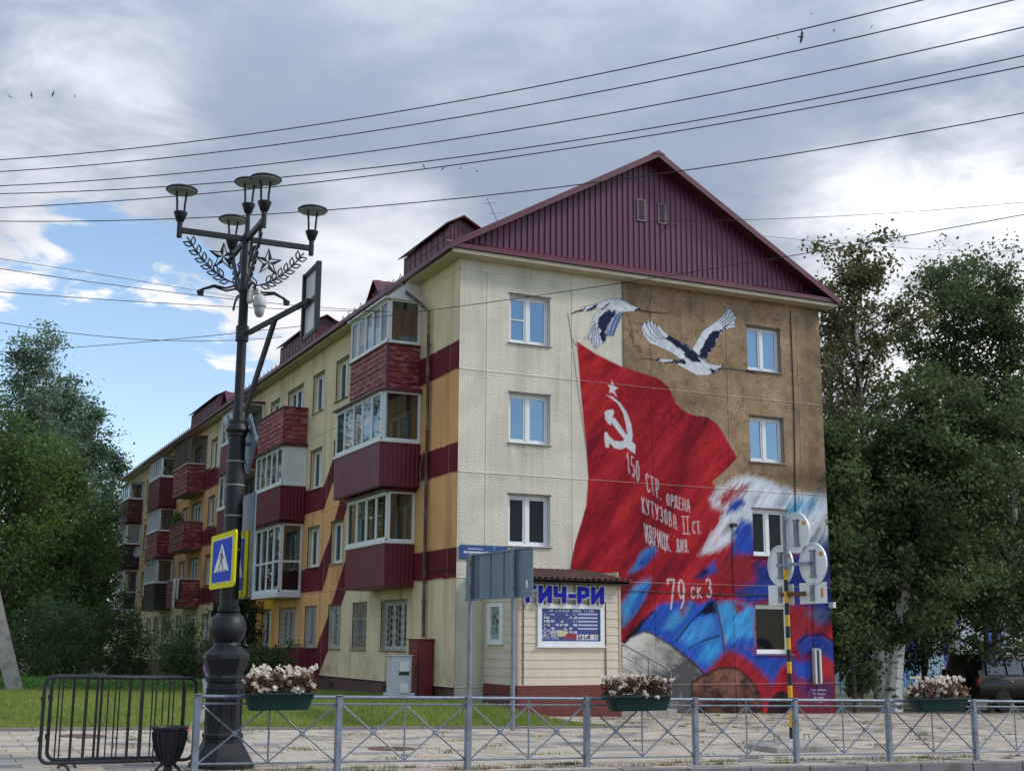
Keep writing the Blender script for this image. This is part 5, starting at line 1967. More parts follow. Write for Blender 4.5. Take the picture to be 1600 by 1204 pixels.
# ------------------------------------------------------------------ utility boxes by the corner
def build_boxes():
    red = material('red_painted_box', lin(112, 30, 36), .5, var=.15, vscale=3, dirt=lin(84, 40, 40), dirt_amt=.5)
    g = gz(-.2, 1.5)
    b = empty('utility_cabinet', (-.2, 1.75, g))
    tag(b, 'tall dark red metal box at the foot of the downpipe', 'utility box')
    MB().bbox(-.42, -.03, 1.35, 2.15, g - .1, 1.62, .015).build('body', red, b)
    MB().bbox(-.44, -.422, 1.42, 2.08, g + .1, 1.55, .006).build('door', red, b)
    MB().bbox(-.46, -.01, 1.31, 2.19, 1.622, 1.66, .008).build('lid', red, b)
    MB().bbox(-.462, -.442, 1.50, 1.53, .85, .95, .004).build('handle', MT['black'], b)
    x0, y0 = -1.22, 1.15
    g = gz(x0, y0)
    grey = material('pale_grey_cabinet', lin(198, 200, 206), .45, var=.05)
    c = empty('telecom_cabinet', (x0 + .25, y0 + .25, g))
    tag(c, 'pale grey ventilated cabinet standing on the grass by the house corner', 'cabinet')
    MB().bbox(x0 - .06, x0 + .60, y0 - .06, y0 + .5, g - .1, g + .14, .012).build('base', grey, c)
    MB().bbox(x0, x0 + .52, y0, y0 + .44, g + .142, 1.22, .014).build('body', grey, c)
    MB().bbox(x0 - .03, x0 + .55, y0 - .03, y0 + .47, 1.222, 1.25, .008).build('lid', grey, c)
    for z in (.95, .42):
        l = MB().prism([(y0 - .002, z - .12), (y0 - .08, z - .10), (y0 - .03, z + .13), (y0 - .002, z + .13)], lambda p, q, t: (t, p, q), x0 + .19, x0 + .43).build('vent_hood', material('vent_hood_white', (.7, .7, .7), .4), c)
        MB().box(x0 + .17, x0 + .45, y0 - .012, y0 - .003, z - .20, z - .124).build('vent_slot', MT['black'], l)


build_boxes()


# ------------------------------------------------------------------ ornate street lamp
LX, LY = -8.86, -13.7


def lz(py, px=352):
    return float(at(px, py, 'y', LY)[2])


def build_lamp():
    g = gz(LX, LY) - .02
    lamp = empty('street_lamp', (LX, LY, g))
    tag(lamp, 'ornate black cast-iron street lamp with five disc lamps and laurel ironwork', 'street lamp')
    I = MT['iron']
    c = (LX, LY, 0)
    o8 = math.pi / 8
    MB().lathe([(.40, g - .1), (.40, g + .07), (.375, g + .10), (.262, lz(1162)), (.25, lz(1158))], c, 8, o8).build('foot', I, lamp)
    MB().lathe([(.24, lz(1158)), (.24, lz(1152)), (.252, lz(1150)), (.252, lz(1146)), (.228, lz(1143)), (.218, lz(1066)), (.242, lz(1063)), (.245, lz(1057)), (.226, lz(1054))], c, 8, o8).build('pedestal', I, lamp)
    for k in range(8):
        a = o8 + math.pi / 8 + k * math.pi / 4
        n = Vector((math.cos(a), math.sin(a), 0))
        s = Vector((-n.y, n.x, 0))
        fnp = lambda p, q, t: Vector((LX, LY, 0)) + n * t + s * p + Vector((0, 0, q))
        z0, z1 = lz(1136), lz(1074)
        MB().ring([(-.068, z0), (.068, z0), (.068, z1), (-.068, z1)], [(-.052, z0 + .017), (.052, z0 + .017), (.052, z1 - .017), (-.052, z1 - .017)], fnp, .202, .214).build('pedestal_panel', I, lamp)
    MB().lathe([(.22, lz(1054)), (.226, lz(1050)), (.282, lz(1031)), (.292, lz(1028)), (.292, lz(1022)), (.272, lz(1020)), (.17, lz(1009)), (.165, lz(1007))], c, 8, o8).build('capital', I, lamp)
    prof = [(.165, lz(1008)), (.160, lz(1004)), (.150, lz(1002))]
    zc, rz = (lz(981)), lz(956) - lz(981)
    for i in range(13):
        t = -1.0 + 2.15 * i / 12
        prof.append((.228 * math.cos(t) ** .8, zc + rz * 1.12 * math.sin(t)))
    MB().lathe(prof, c, 32).build('bulb', I, lamp, smooth=True)
    MB().lathe([(.11, lz(957)), (.138, lz(955)), (.142, lz(950)), (.120, lz(947)), (.116, lz(928)), (.113, lz(920)), (.112, lz(790)), (.110, lz(682)), (.124, lz(680)), (.124, lz(676)), (.150, lz(672)), (.150, lz(669)), (.125, lz(665)), (.118, lz(661)), (.122, lz(659)), (.122, lz(656)), (.10, lz(655))], c, 28).build('lower_column', I, lamp, smooth=True)
    for py in (720, 757, 805, 858):
        MB().lathe([(.1115, lz(py + 1.2)), (.119, lz(py + 1)), (.119, lz(py - 1)), (.1115, lz(py - 1.2))], c, 28).build('band', MT['sill'], lamp)
    zt = lz(368, 388)
    MB().lathe([(.085, lz(660)), (.064, lz(650)), (.062, lz(560)), (.060, lz(457)), (.072, lz(454)), (.072, lz(448)), (.060, lz(446)), (.058, zt), (.02, zt + .06)], c, 20).build('upper_column', I, lamp, smooth=True)
    # cross arms
    za = lz(372, 388) - .02
    al = .88
    dirs = [Vector((1, 0, 0)), Vector((-1, 0, 0)), Vector((0, 1, 0)), Vector((0, -1, 0))]
    heads = []
    for d in dirs:
        p = Vector((LX, LY, za))
        MB().bar(p + d * .06, p + d * (al + .03), .05, .07).build('arm', I, lamp)
        e = p + d * al
        MB().lathe([(.035, -.10), (.035, .12)], e, 10).build('arm_end', I, lamp)
        heads.append(e + Vector((0, 0, .10)))
    MB().lathe([(.035, za), (.028, za + .38)], c, 10).build('mast', I, lamp)
    heads.append(Vector((LX, LY, za + .35)))
    glass = material('lamp_diffuser', lin(170, 178, 182), .4)
    for h in heads:
        hd = MB()
        hd.lathe([(.03, 0), (.05, .02), (.085, .12), (.088, .14), (.06, .145)], h, 16)
        head = hd.build('lamp_head', I, lamp, smooth=True)
        for s in (-1, 1):
            MB().tube([(h.x + s * .045, h.y, h.z + .13), (h.x + s * .05, h.y, h.z + .26), (h.x + s * .068, h.y, h.z + .44)], .014, 6).build('prong', I, head)
        MB().lathe([(.02, .50), (.12, .488), (.19, .462), (.203, .448), (.203, .436), (.19, .43)], h, 28).build('disc', I, head, smooth=True)
        MB().lathe([(.185, .429), (.185, .418)], h, 28).build('diffuser', glass, head)
    # laurel and star ironwork under each arm, in the plane of the arm
    for d in dirs:
        s = Vector((-d.y, d.x, 0))
        fn = lambda p, q, t: Vector((LX, LY, za - .04)) + d * p + s * t + Vector((0, 0, q))
        root = empty('laurel_ornament', (LX + d.x * .4, LY + d.y * .4, za - .3), lamp)
        cx, cy, r1, r2 = .30, -.24, .20, .077
        out = [(cx + (r1 if i % 2 == 0 else r2) * math.sin(i * math.pi / 5), cy + (r1 if i % 2 == 0 else r2) * math.cos(i * math.pi / 5)) for i in range(10)]
        st = MB()
        for i in range(10):
            a, b = out[i], out[(i + 1) % 10]
            if i % 2 == 0:
                st.prism([a, b, (cx, cy)], fn, -.009, .009)
        inn = [(cx + (p - cx) * .80, cy + (q - cy) * .80) for p, q in out]
        st.ring(out, inn, fn, -.009, .009)
        st.build('star', I, root)
        # branch and leaves
        br = [(.12 + .66 * t, -.58 + .10 * t + .44 * t * t) for t in np.linspace(0, 1, 9)]
        MB().tube([fn(p, q, 0) for p, q in br], .010, 6).build('branch', I, root)
        for i in range(2, 9):
            p, q = br[i] if i < 9 else br[-1]
            p0, q0 = br[i - 1]
            tang = math.atan2(q - q0, p - p0)
            for sd in (1, -1):
                if i < 3 and sd == 1:
                    continue
                an = tang + sd * .62
                L_, w_ = .145, .036
                ex, ey = math.cos(an), math.sin(an)
                prof_o, prof_i = [], []
                for t, w in ((0, 0.01), (.3, .85), (.6, 1), (1, .05), (.6, -1), (.3, -.85)):
                    prof_o.append((p0 + ex * L_ * t - ey * w_ * w, q0 + ey * L_ * t + ex * w_ * w))
                    t2, w2 = .5 + (t - .5) * .66, w * .50
                    prof_i.append((p0 + ex * L_ * t2 - ey * w_ * w2, q0 + ey * L_ * t2 + ex * w_ * w2))
                MB().ring(prof_o, prof_i, fn, -.008, .008).build('laurel_leaf', I, root)
        rb = [(.10, -.60), (.24, -.66), (.40, -.64), (.52, -.70), (.60, -.78)]
        for dq in (0, -.05):
            MB().tube([fn(p, q + dq - dq * .3 * i, 0) for i, (p, q) in enumerate(rb)], .014, 6).build('ribbon', I, root)
        MB().prism([(.52, -.68), (.62, -.74), (.60, -.80), (.53, -.80)], fn, -.005, .005).build('ribbon_end', I, root)
        MB().tube([fn(.08, -.45, 0), fn(.16, -.52, 0), fn(.14, -.62, 0), fn(.08, -.68, 0)], .010, 6).build('scroll', I, root)
    # security camera on its bracket
    z = lz(470, 392)
    cm = empty('security_camera', (LX + .12, LY - .1, z))
    tag(cm, 'white dome security camera bracketed to the lamp post', 'camera')
    cw = material('camera_white', (.62, .62, .60), .45, var=.05)
    MB().bar((LX + .05, LY - .07, z + .08), (LX + .16, LY - .16, z + .10), .07, .06).build('bracket', cw, cm)
    MB().bbox(LX + .02, LX + .09, LY - .14, LY - .06, z - .06, z + .14, .012).build('mount', cw, cm)
    cc = (LX + .17, LY - .17, z - .12)
    MB().lathe([(.035, .17), (.07, .145), (.088, .09), (.09, .03), (.082, .01)][::-1], cc, 20).build('housing', cw, cm, smooth=True)
    MB().lathe([(.025, -.13), (.05, -.11), (.066, -.06), (.068, .008)], cc, 20).build('dome', material('dome_grey', (.42, .42, .42), .3), cm, smooth=True)
    # bracket arm carrying a sign seen from behind
    bs = empty('bracket_sign', (LX + .6, LY - 1.1, 5.2))
    tag(bs, 'sign board seen from behind on a slanting arm off the lamp post', 'sign')
    zc = lz(522, 384)
    A = Vector((LX + .06, LY - .08, zc))
    dirn = Vector((.46, -.89, 0)).normalized()
    E_ = A + dirn * 1.12 + Vector((0, 0, .26))
    MB().bar(A, E_, .055, .055).build('arm', MT['black'], bs)
    MB().bar(Vector((LX + .06, LY - .12, lz(645, 372))), A + dirn * .50 + Vector((0, 0, .10)), .05, .05).build('strut', MT['black'], bs)
    MB().lathe([(.085, -.10), (.085, .10)], (LX, LY, zc), 16).build('clamp', MT['black'], bs)
    pb = E_
    n = Vector((.999, -.03, 0)).normalized()
    s = Vector((-n.y, n.x, 0))
    fb = lambda p, q, t: pb + s * p + Vector((0, 0, q)) + n * t
    MB().prism([(-.34, -.44), (.34, -.44), (.34, .40), (-.34, .40)], fb, .03, .045).build('board', MT['white'], bs)
    for p in (-.36, .30):
        MB().prism([(p, -.46), (p + .06, -.46), (p + .06, .42), (p, .42)], fb, -.01, .05).build('board_frame', MT['black'], bs)
    for q in (-.46, -.04, .37):
        MB().prism([(-.30, q), (.30, q), (.30, q + .05), (-.30, q + .05)], fb, .0, .03).build('board_frame', MT['black'], bs)
    # zebra-crossing signs
    yel = material('fluorescent_yellow', lin(232, 222, 10), .6, var=.03, spec=.15)
    blu = material('sign_blue', lin(6, 66, 196), .6, var=.03, spec=.15)
    wht = material('sign_white', (.74, .76, .78), .4)
    blk = material('sign_black', (.02, .02, .02), .5)

    def crossing(origin, u, n, wd, hg, label):
        r = empty('crossing_sign', tuple(origin))
        tag(r, label, 'sign')
        f = lambda p, q, t: origin + u * p + Vector((0, 0, q)) + n * t

        def rr(w, h, rad, k=4):
            pts = []
            for cx, cy, a0 in ((w - rad, h - rad, 0), (-w + rad, h - rad, 90), (-w + rad, -h + rad, 180), (w - rad, -h + rad, 270)):
                for i in range(k + 1):
                    a = R(a0 + 90 * i / k)
                    pts.append((cx + rad * math.cos(a), cy + rad * math.sin(a)))
            return pts
        MB().prism(rr(wd, hg, .06), f, -.02, 0).build('plate', yel, r)
        MB().prism(rr(wd * .80, hg * .80, .03), f, .001, .0035).build('white_border', wht, r)
        MB().prism(rr(wd * .77, hg * .775, .03), f, .004, .0062).build('blue_field', blu, r)
        k = min(wd, hg)
        MB().prism([(-.60 * wd, -.40 * hg), (.60 * wd, -.40 * hg), (0, .62 * hg)], f, .0066, .0085).build('triangle', wht, r)
        P = MB()
        sx, sy = wd * .62, hg * .62

        def pp(L_):
            P.prism([(a * sx, b * sy) for a, b in L_], f, .009, .0105)
        pp([(.07 * math.cos(i * .785) + .02, .60 + .10 * math.sin(i * .785)) for i in range(8)])
        pp([(-.12, .47), (.10, .47), (.14, .10), (.10, -.02), (-.10, -.02), (-.08, .2)])
        pp([(-.10, .02), (.02, .02), (-.12, -.28), (-.30, -.52), (-.38, -.46), (-.22, -.22)])
        pp([(.0, .0), (.12, .0), (.18, -.26), (.30, -.50), (.22, -.54), (.08, -.28)])
        pp([(-.12, .45), (-.06, .40), (-.22, .18), (-.30, .02), (-.35, .06), (-.26, .24)])
        pp([(.08, .45), (.12, .38), (.26, .22), (.30, .08), (.25, .06), (.20, .18)])
        P.build('walking_figure', blk, r)
        for a in (-.62, -.28, .08, .44):
            MB().prism([((a) * sx, -.62 * sy), ((a + .2) * sx, -.62 * sy), ((a + .16) * sx, -.54 * sy), ((a + .06) * sx, -.54 * sy)], f, .0108, .0116).build('stripe', blk, r)
        MB().bar(f(0, .12, -.022), f(0, .12, -.022) - n * .06, .05, .05).build('clamp', MT['galv'], r)
        return r
    a, b = at(331, 835, 'x', LX - .24), at(369, 826, 'x', LX - .24)
    b2 = at(367, 915, 'x', LX - .24)
    yc = (a[1] + b[1]) / 2
    crossing(Vector((LX - .24, yc, (b[2] + b2[2]) / 2)), Vector((0, -1, 0)), Vector((-1, 0, 0)), abs(a[1] - b[1]) / 2 + .01, (b[2] - b2[2]) / 2, 'yellow-edged zebra crossing sign facing us on the lamp post')
    xs = LX + .15
    e = at(384, 880, 'x', xs)
    crossing(Vector((xs, e[1] + .36, lz(880))), Vector((0, -1, 0)), Vector((-1, 0, 0)), .36, .42, 'second zebra crossing sign, half hidden behind the lamp post')
    # diamond plate and long plate higher up, seen from behind nearly edge-on
    xs = LX + .16
    zc, hh = lz(694, 390), .375
    e = at(401, 692, 'x', xs)
    yc = e[1] + hh
    tr = empty('diamond_sign', (xs, yc, zc))
    tag(tr, 'grey back of a diamond road sign, nearly edge-on right of the lamp column', 'sign')
    ft = lambda p, q, t: Vector((xs + t, yc + p, zc + q))
    MB().prism([(-hh, -.03), (-hh, .03), (-.03, hh), (.03, hh), (hh, .03), (hh, -.03), (.03, -hh), (-.03, -hh)], ft, -.008, .008).build('plate', MT['galv_dull'], tr)
    MB().ring([(-hh - .015, 0), (0, hh + .015), (hh + .015, 0), (0, -hh - .015)], [(-hh + .02, 0), (0, hh - .02), (hh - .02, 0), (0, -hh + .02)], ft, -.02, .012).build('rim', MT['galv'], tr)
    MB().bar((LX + .08, LY, zc), (xs - .01, LY, zc), .05, .05).build('clamp', MT['galv'], tr)
    z0, z1 = lz(935, 390), lz(772, 392)
    e = at(393, 850, 'x', xs)
    rp = empty('long_plate', (xs, e[1] + .3, z0))
    tag(rp, 'tall grey-blue sign back below the diamond on the lamp column', 'sign')
    MB().bbox(xs + .02, xs + .04, e[1], e[1] + .62, z0, z1, .005).build('plate', MT['galv_dull'], rp)
    MB().box(xs + .0, xs + .019, e[1] + .04, e[1] + .07, z0 + .02, z1 - .02).build('channel', MT['galv'], rp)
    MB().bar((LX + .09, LY, (z0 + z1) / 2), (xs + .02, LY, (z0 + z1) / 2), .05, .05).build('clamp', MT['galv'], rp)


build_lamp()


# ------------------------------------------------------------------ pedestrian fence with flower boxes
FY, FSEC, FX0 = -14.5, 1.712, -7.64


def build_fence():
    fz = lambda x: gz(x, FY)
    f = empty('pedestrian_fence', (-2.5, FY, fz(-2.5)))
    tag(f, 'galvanised pedestrian railing with crossed bars along the kerb', 'fence')
    G = MT['galv']
    rf = random.Random(2)
    xs = [FX0 + FSEC * k for k in range(-1, 10)]
    T2 = lambda x: fz(x) + .895
    for x in xs:
        z = fz(x)
        pm_ = MB().bbox(x - .038, x + .038, FY - .038, FY + .038, z - .1, z + .885, .008)
        tl_ = rf.uniform(-.012, .012)
        pm_.v = [(a_, b_ + tl_ * (c_ - z), c_) for a_, b_, c_ in pm_.v]
        pm_.build('post', G, f)
        MB().bbox(x - .040, x + .040, FY - .040, FY + .040, z + .886, z + .90, .005).build('post_cap', G, f)
    for a, b in zip(xs[:-1], xs[1:]):
        a, b = a + .039, b - .039
        m = (a + b) / 2
        P = lambda x, h: (x, FY, fz(x) + h)
        MB().tube([P(a, .872), P(b, .872)], .021, 8).build('top_rail', G, f, smooth=True)
        MB().tube([P(a, .79), P(b, .79)], .013, 6).build('second_rail', G, f, smooth=True)
        MB().tube([P(a, .115), P(b, .115)], .013, 6).build('bottom_rail', G, f, smooth=True)
        MB().tube([P(m, .115), P(m, .86)], .011, 6).build('upright', G, f, smooth=True)
        for u, v in ((a, m), (m, b)):
            w = (u + v) / 2
            for p, q in ((P(u, .78), P(v, .125)), (P(u, .125), P(v, .78))):
                MB().tube([p, q], .011, 6).build('brace', G, f, smooth=True)
            c = P(w, .4525)
            MB().bbox(c[0] - .03, c[0] + .03, c[1] - .016, c[1] + .016, c[2] - .03, c[2] + .03, .006).build('hub', G, f)


build_fence()


def leaf_cloud(centers, size, rng, flat=.5, aspect=1.7, droop=0.0):
    """rhombic leaves at the given points, as vertex and quad arrays"""
    n = len(centers)
    nrm = rng.normal(size=(n, 3))
    nrm[:, 2] = np.abs(nrm[:, 2]) * (0.6 + flat) + .15
    nrm /= np.linalg.norm(nrm, axis=1)[:, None]
    t = rng.normal(size=(n, 3))
    t[:, 2] -= droop
    t -= nrm * (t * nrm).sum(1)[:, None]
    t /= np.linalg.norm(t, axis=1)[:, None] + 1e-9
    b = np.cross(nrm, t)
    s = size * rng.uniform(.6, 1.35, n)[:, None]
    V = np.stack([centers - t * s * .5, centers + b * s * .5 / aspect + nrm * s * .06, centers + t * s * .5, centers - b * s * .5 / aspect + nrm * s * .06], 1).reshape(-1, 3)
    Q = np.arange(4 * n).reshape(n, 4)
    return V, Q


def build_flower_boxes():
    grn = material('dark_green_plastic', lin(22, 52, 50), .45, var=.08)
    leafm = leaf_material('begonia_leaf', lin(84, 62, 46), lin(132, 100, 78), .3)
    pet = leaf_material('begonia_petal', lin(236, 224, 208), lin(246, 238, 226), .35)
    soil = material('soil', (.03, .022, .016), .95)
    lab = ['green plastic flower box of pale begonias beside the lamp pedestal', 'green flower box of pale begonias on the railing before the shop steps', 'green flower box of pale begonias on the railing right of the striped pole']
    for i, (x0, x1) in enumerate(((-8.86, -8.02), (-4.02, -3.05), (1.22, 2.28))):
        rng = np.random.default_rng(20 + i)
        z = gz((x0 + x1) / 2, FY)
        y0, y1 = FY - .33, FY - .045
        zb, zt = z + .73, z + .93
        b = empty('flower_box', ((x0 + x1) / 2, (y0 + y1) / 2, zb))
        tag(b, lab[i], 'planter', 'flower boxes hung on the railing')
        T = MB()
        cx, cy = (x0 + x1) / 2, (y0 + y1) / 2
        hx, hy = (x1 - x0) / 2, (y1 - y0) / 2
        rings = []

        def rrect(hx, hy, z, r=.05):
            pts = []
            for sx, sy, a0 in ((1, 1, 0), (-1, 1, 90), (-1, -1, 180), (1, -1, 270)):
                for k in range(4):
                    a = R(a0 + 30 * k)
                    pts.append((cx + sx * (hx - r) + r * math.cos(a), cy + sy * (hy - r) + r * math.sin(a), z))
            return pts
        R_ = [rrect(hx - .07, hy - .05, zb), rrect(hx - .015, hy - .012, zt - .02), rrect(hx + .012, hy + .014, zt - .018), rrect(hx + .012, hy + .014, zt), rrect(hx - .012, hy - .01, zt), rrect(hx - .03, hy - .03, zt - .04)]
        vs = [p for r_ in R_ for p in r_]
        m = len(R_[0])
        fs = [tuple(range(m - 1, -1, -1))]
        for a in range(len(R_) - 1):
            for k in range(m):
                fs.append((a * m + k, a * m + (k + 1) % m, (a + 1) * m + (k + 1) % m, (a + 1) * m + k))
        T.add(vs, fs).build('trough', grn, b, smooth=True)
        MB().box(x0 + .04, x1 - .04, y0 + .035, y1 - .035, zt - .06, zt - .03).build('soil', soil, b)
        for xx in (x0 + .2, x1 - .2):
            MB().bar((xx, y1 + .012, zt - .02), (xx, FY + .025, zt + .0), .03, .012).build('hook', MT['black'], b)
        n = 900
        u = np.stack([rng.uniform(x0 + .02, x1 - .02, n), rng.uniform(y0 - .02, y1 + .02, n), zt + .02 + .20 * rng.random(n) ** .8 * (0.7 + .5 * rng.random(n))], 1)
        u[:, 2] -= .05 * np.abs((u[:, 0] - cx) / hx) ** 3
        V, Q = leaf_cloud(u, .055, rng, aspect=1.2)
        tag(np_mesh('begonia_foliage', V, Q, leafm, b), kind='stuff')
        st = MB()
        for k in range(60):
            p = u[k]
            st.tube([(p[0], p[1] * .7 + cy * .3, zt - .04), (p[0], p[1], p[2])], .004, 4, False)
        tag(st.build('begonia_stems', leafm, b), kind='stuff')
        # blossoms: petals round a point
        cs, pv = [], []
        for k in range((110, 80, 95)[i]):
            c = np.array([rng.uniform(x0 + .01, x1 - .01), rng.uniform(y0 - .04, y1 + .02), zt + rng.uniform(.02, .30) - .04 * (i == 1)])
            for q in range(9):
                cs.append(c + rng.normal(size=3) * .013)
        V, Q = leaf_cloud(np.array(cs), .050, rng, aspect=1.05)
        tag(np_mesh('begonia_blossoms', V, Q, pet, b), kind='stuff')


build_flower_boxes()


# ------------------------------------------------------------------ barriers, bin, signs on poles
def build_barriers():
    def barrier(p, q, h, nb, label):
        p, q = Vector(p), Vector(q)
        d = (q - p)
        L_ = d.length
        d = d / L_
        r = empty('crowd_barrier', tuple((p + q) / 2))
        tag(r, label, 'barrier', 'black barriers left of the lamp')
        f = lambda a, z: p + d * a + Vector((0, 0, z))
        rad = .095
        pts = []
        for ca, cz, a0 in ((L_ - rad, h - rad, 0), (rad, h - rad, 90), (rad, .08 + rad, 180), (L_ - rad, .08 + rad, 270)):
            for k in range(6):
                a = R(a0 + 18 * k)
                pts.append(f(ca + rad * math.cos(a), cz + rad * math.sin(a)))
        pts.append(pts[0])
        MB().tube(pts, .022, 8, False).build('frame', MT['black'], r, smooth=True)
        for i in range(nb):
            a = L_ * (i + 1) / (nb + 1)
            thick = .016 if i in (nb // 3, 2 * nb // 3) else .009
            MB().tube([f(a, .085), f(a, h - .005)], thick, 6).build('bar', MT['black'], r, smooth=True)
        s = Vector((-d.y, d.x, 0))
        for a in (.28, L_ - .28):
            MB().tube([f(a, .0) - s * .25, f(a, .035) - s * .2, f(a, .06), f(a, .035) + s * .2, f(a, .0) + s * .25], .018, 6).build('foot', MT['black'], r, smooth=True)
            MB().tube([f(a, .05), f(a, .09)], .02, 6).build('foot_socket', MT['black'], r)
        for z in (.35, .8):
            MB().bbox(p.x - .035, p.x + .0, p.y - .02, p.y + .02, p.z + z - .03, p.z + z + .03, .006).build('hook', MT['black'], r)
    a = at(60, 1203, 'z', gz(-11, -13.4) + .0)
    b = at(300, 1196, 'z', gz(-9.3, -13) + .0)
    za, zb = gz(a[0], a[1]), gz(b[0], b[1])
    barrier((a[0], a[1], za), (b[0], b[1], zb), 1.05, 10, 'nearer of two overlapping black tube barriers left of the lamp')
    barrier((a[0] + .12, a[1] + .42, za), (b[0] - .06, b[1] + .40, zb), 1.05, 11, 'black tube barrier leaning just behind the nearer one')
    # urn bin
    p = at(262, 1206, 'z', .12)
    x, y, g = p[0], p[1] + .0, gz(p[0], p[1])
    u = empty('litter_urn', (x, y, g))
    tag(u, 'dark fluted urn-shaped litter bin by the black barriers', 'litter bin')
    prof = [(.09, .10), (.10, .13), (.15, .24), (.185, .38), (.195, .48), (.19, .485), (.212, .49), (.215, .515), (.20, .52), (.185, .50), (.16, .30)]
    MB().lathe(prof, (x, y, g), 24, cap=False).build('bowl', MT['iron'], u, smooth=True)
    MB().lathe([(.155, .30), (.02, .295)], (x, y, g), 20).build('liner', MT['black'], u)
    for k in range(18):
        a = 2 * math.pi * k / 18
        c_, s_ = math.cos(a), math.sin(a)
        MB().tube([(x + r_ * c_, y + r_ * s_, g + z) for r_, z in ((.112, .14), (.155, .24), (.19, .38), (.198, .46))], .011, 5).build('flute', MT['iron'], u, smooth=True)
    for k in range(3):
        a = 2 * math.pi * k / 3 + .4
        MB().tube([(x + .04 * math.cos(a), y + .04 * math.sin(a), g + .11), (x + .12 * math.cos(a), y + .12 * math.sin(a), g + .06), (x + .17 * math.cos(a), y + .17 * math.sin(a), g + .0)], .014, 6).build('leg', MT['iron'], u)
    MB().lathe([(.05, .0), (.045, .11)], (x, y, g), 12).build('stem', MT['iron'], u)


build_barriers()


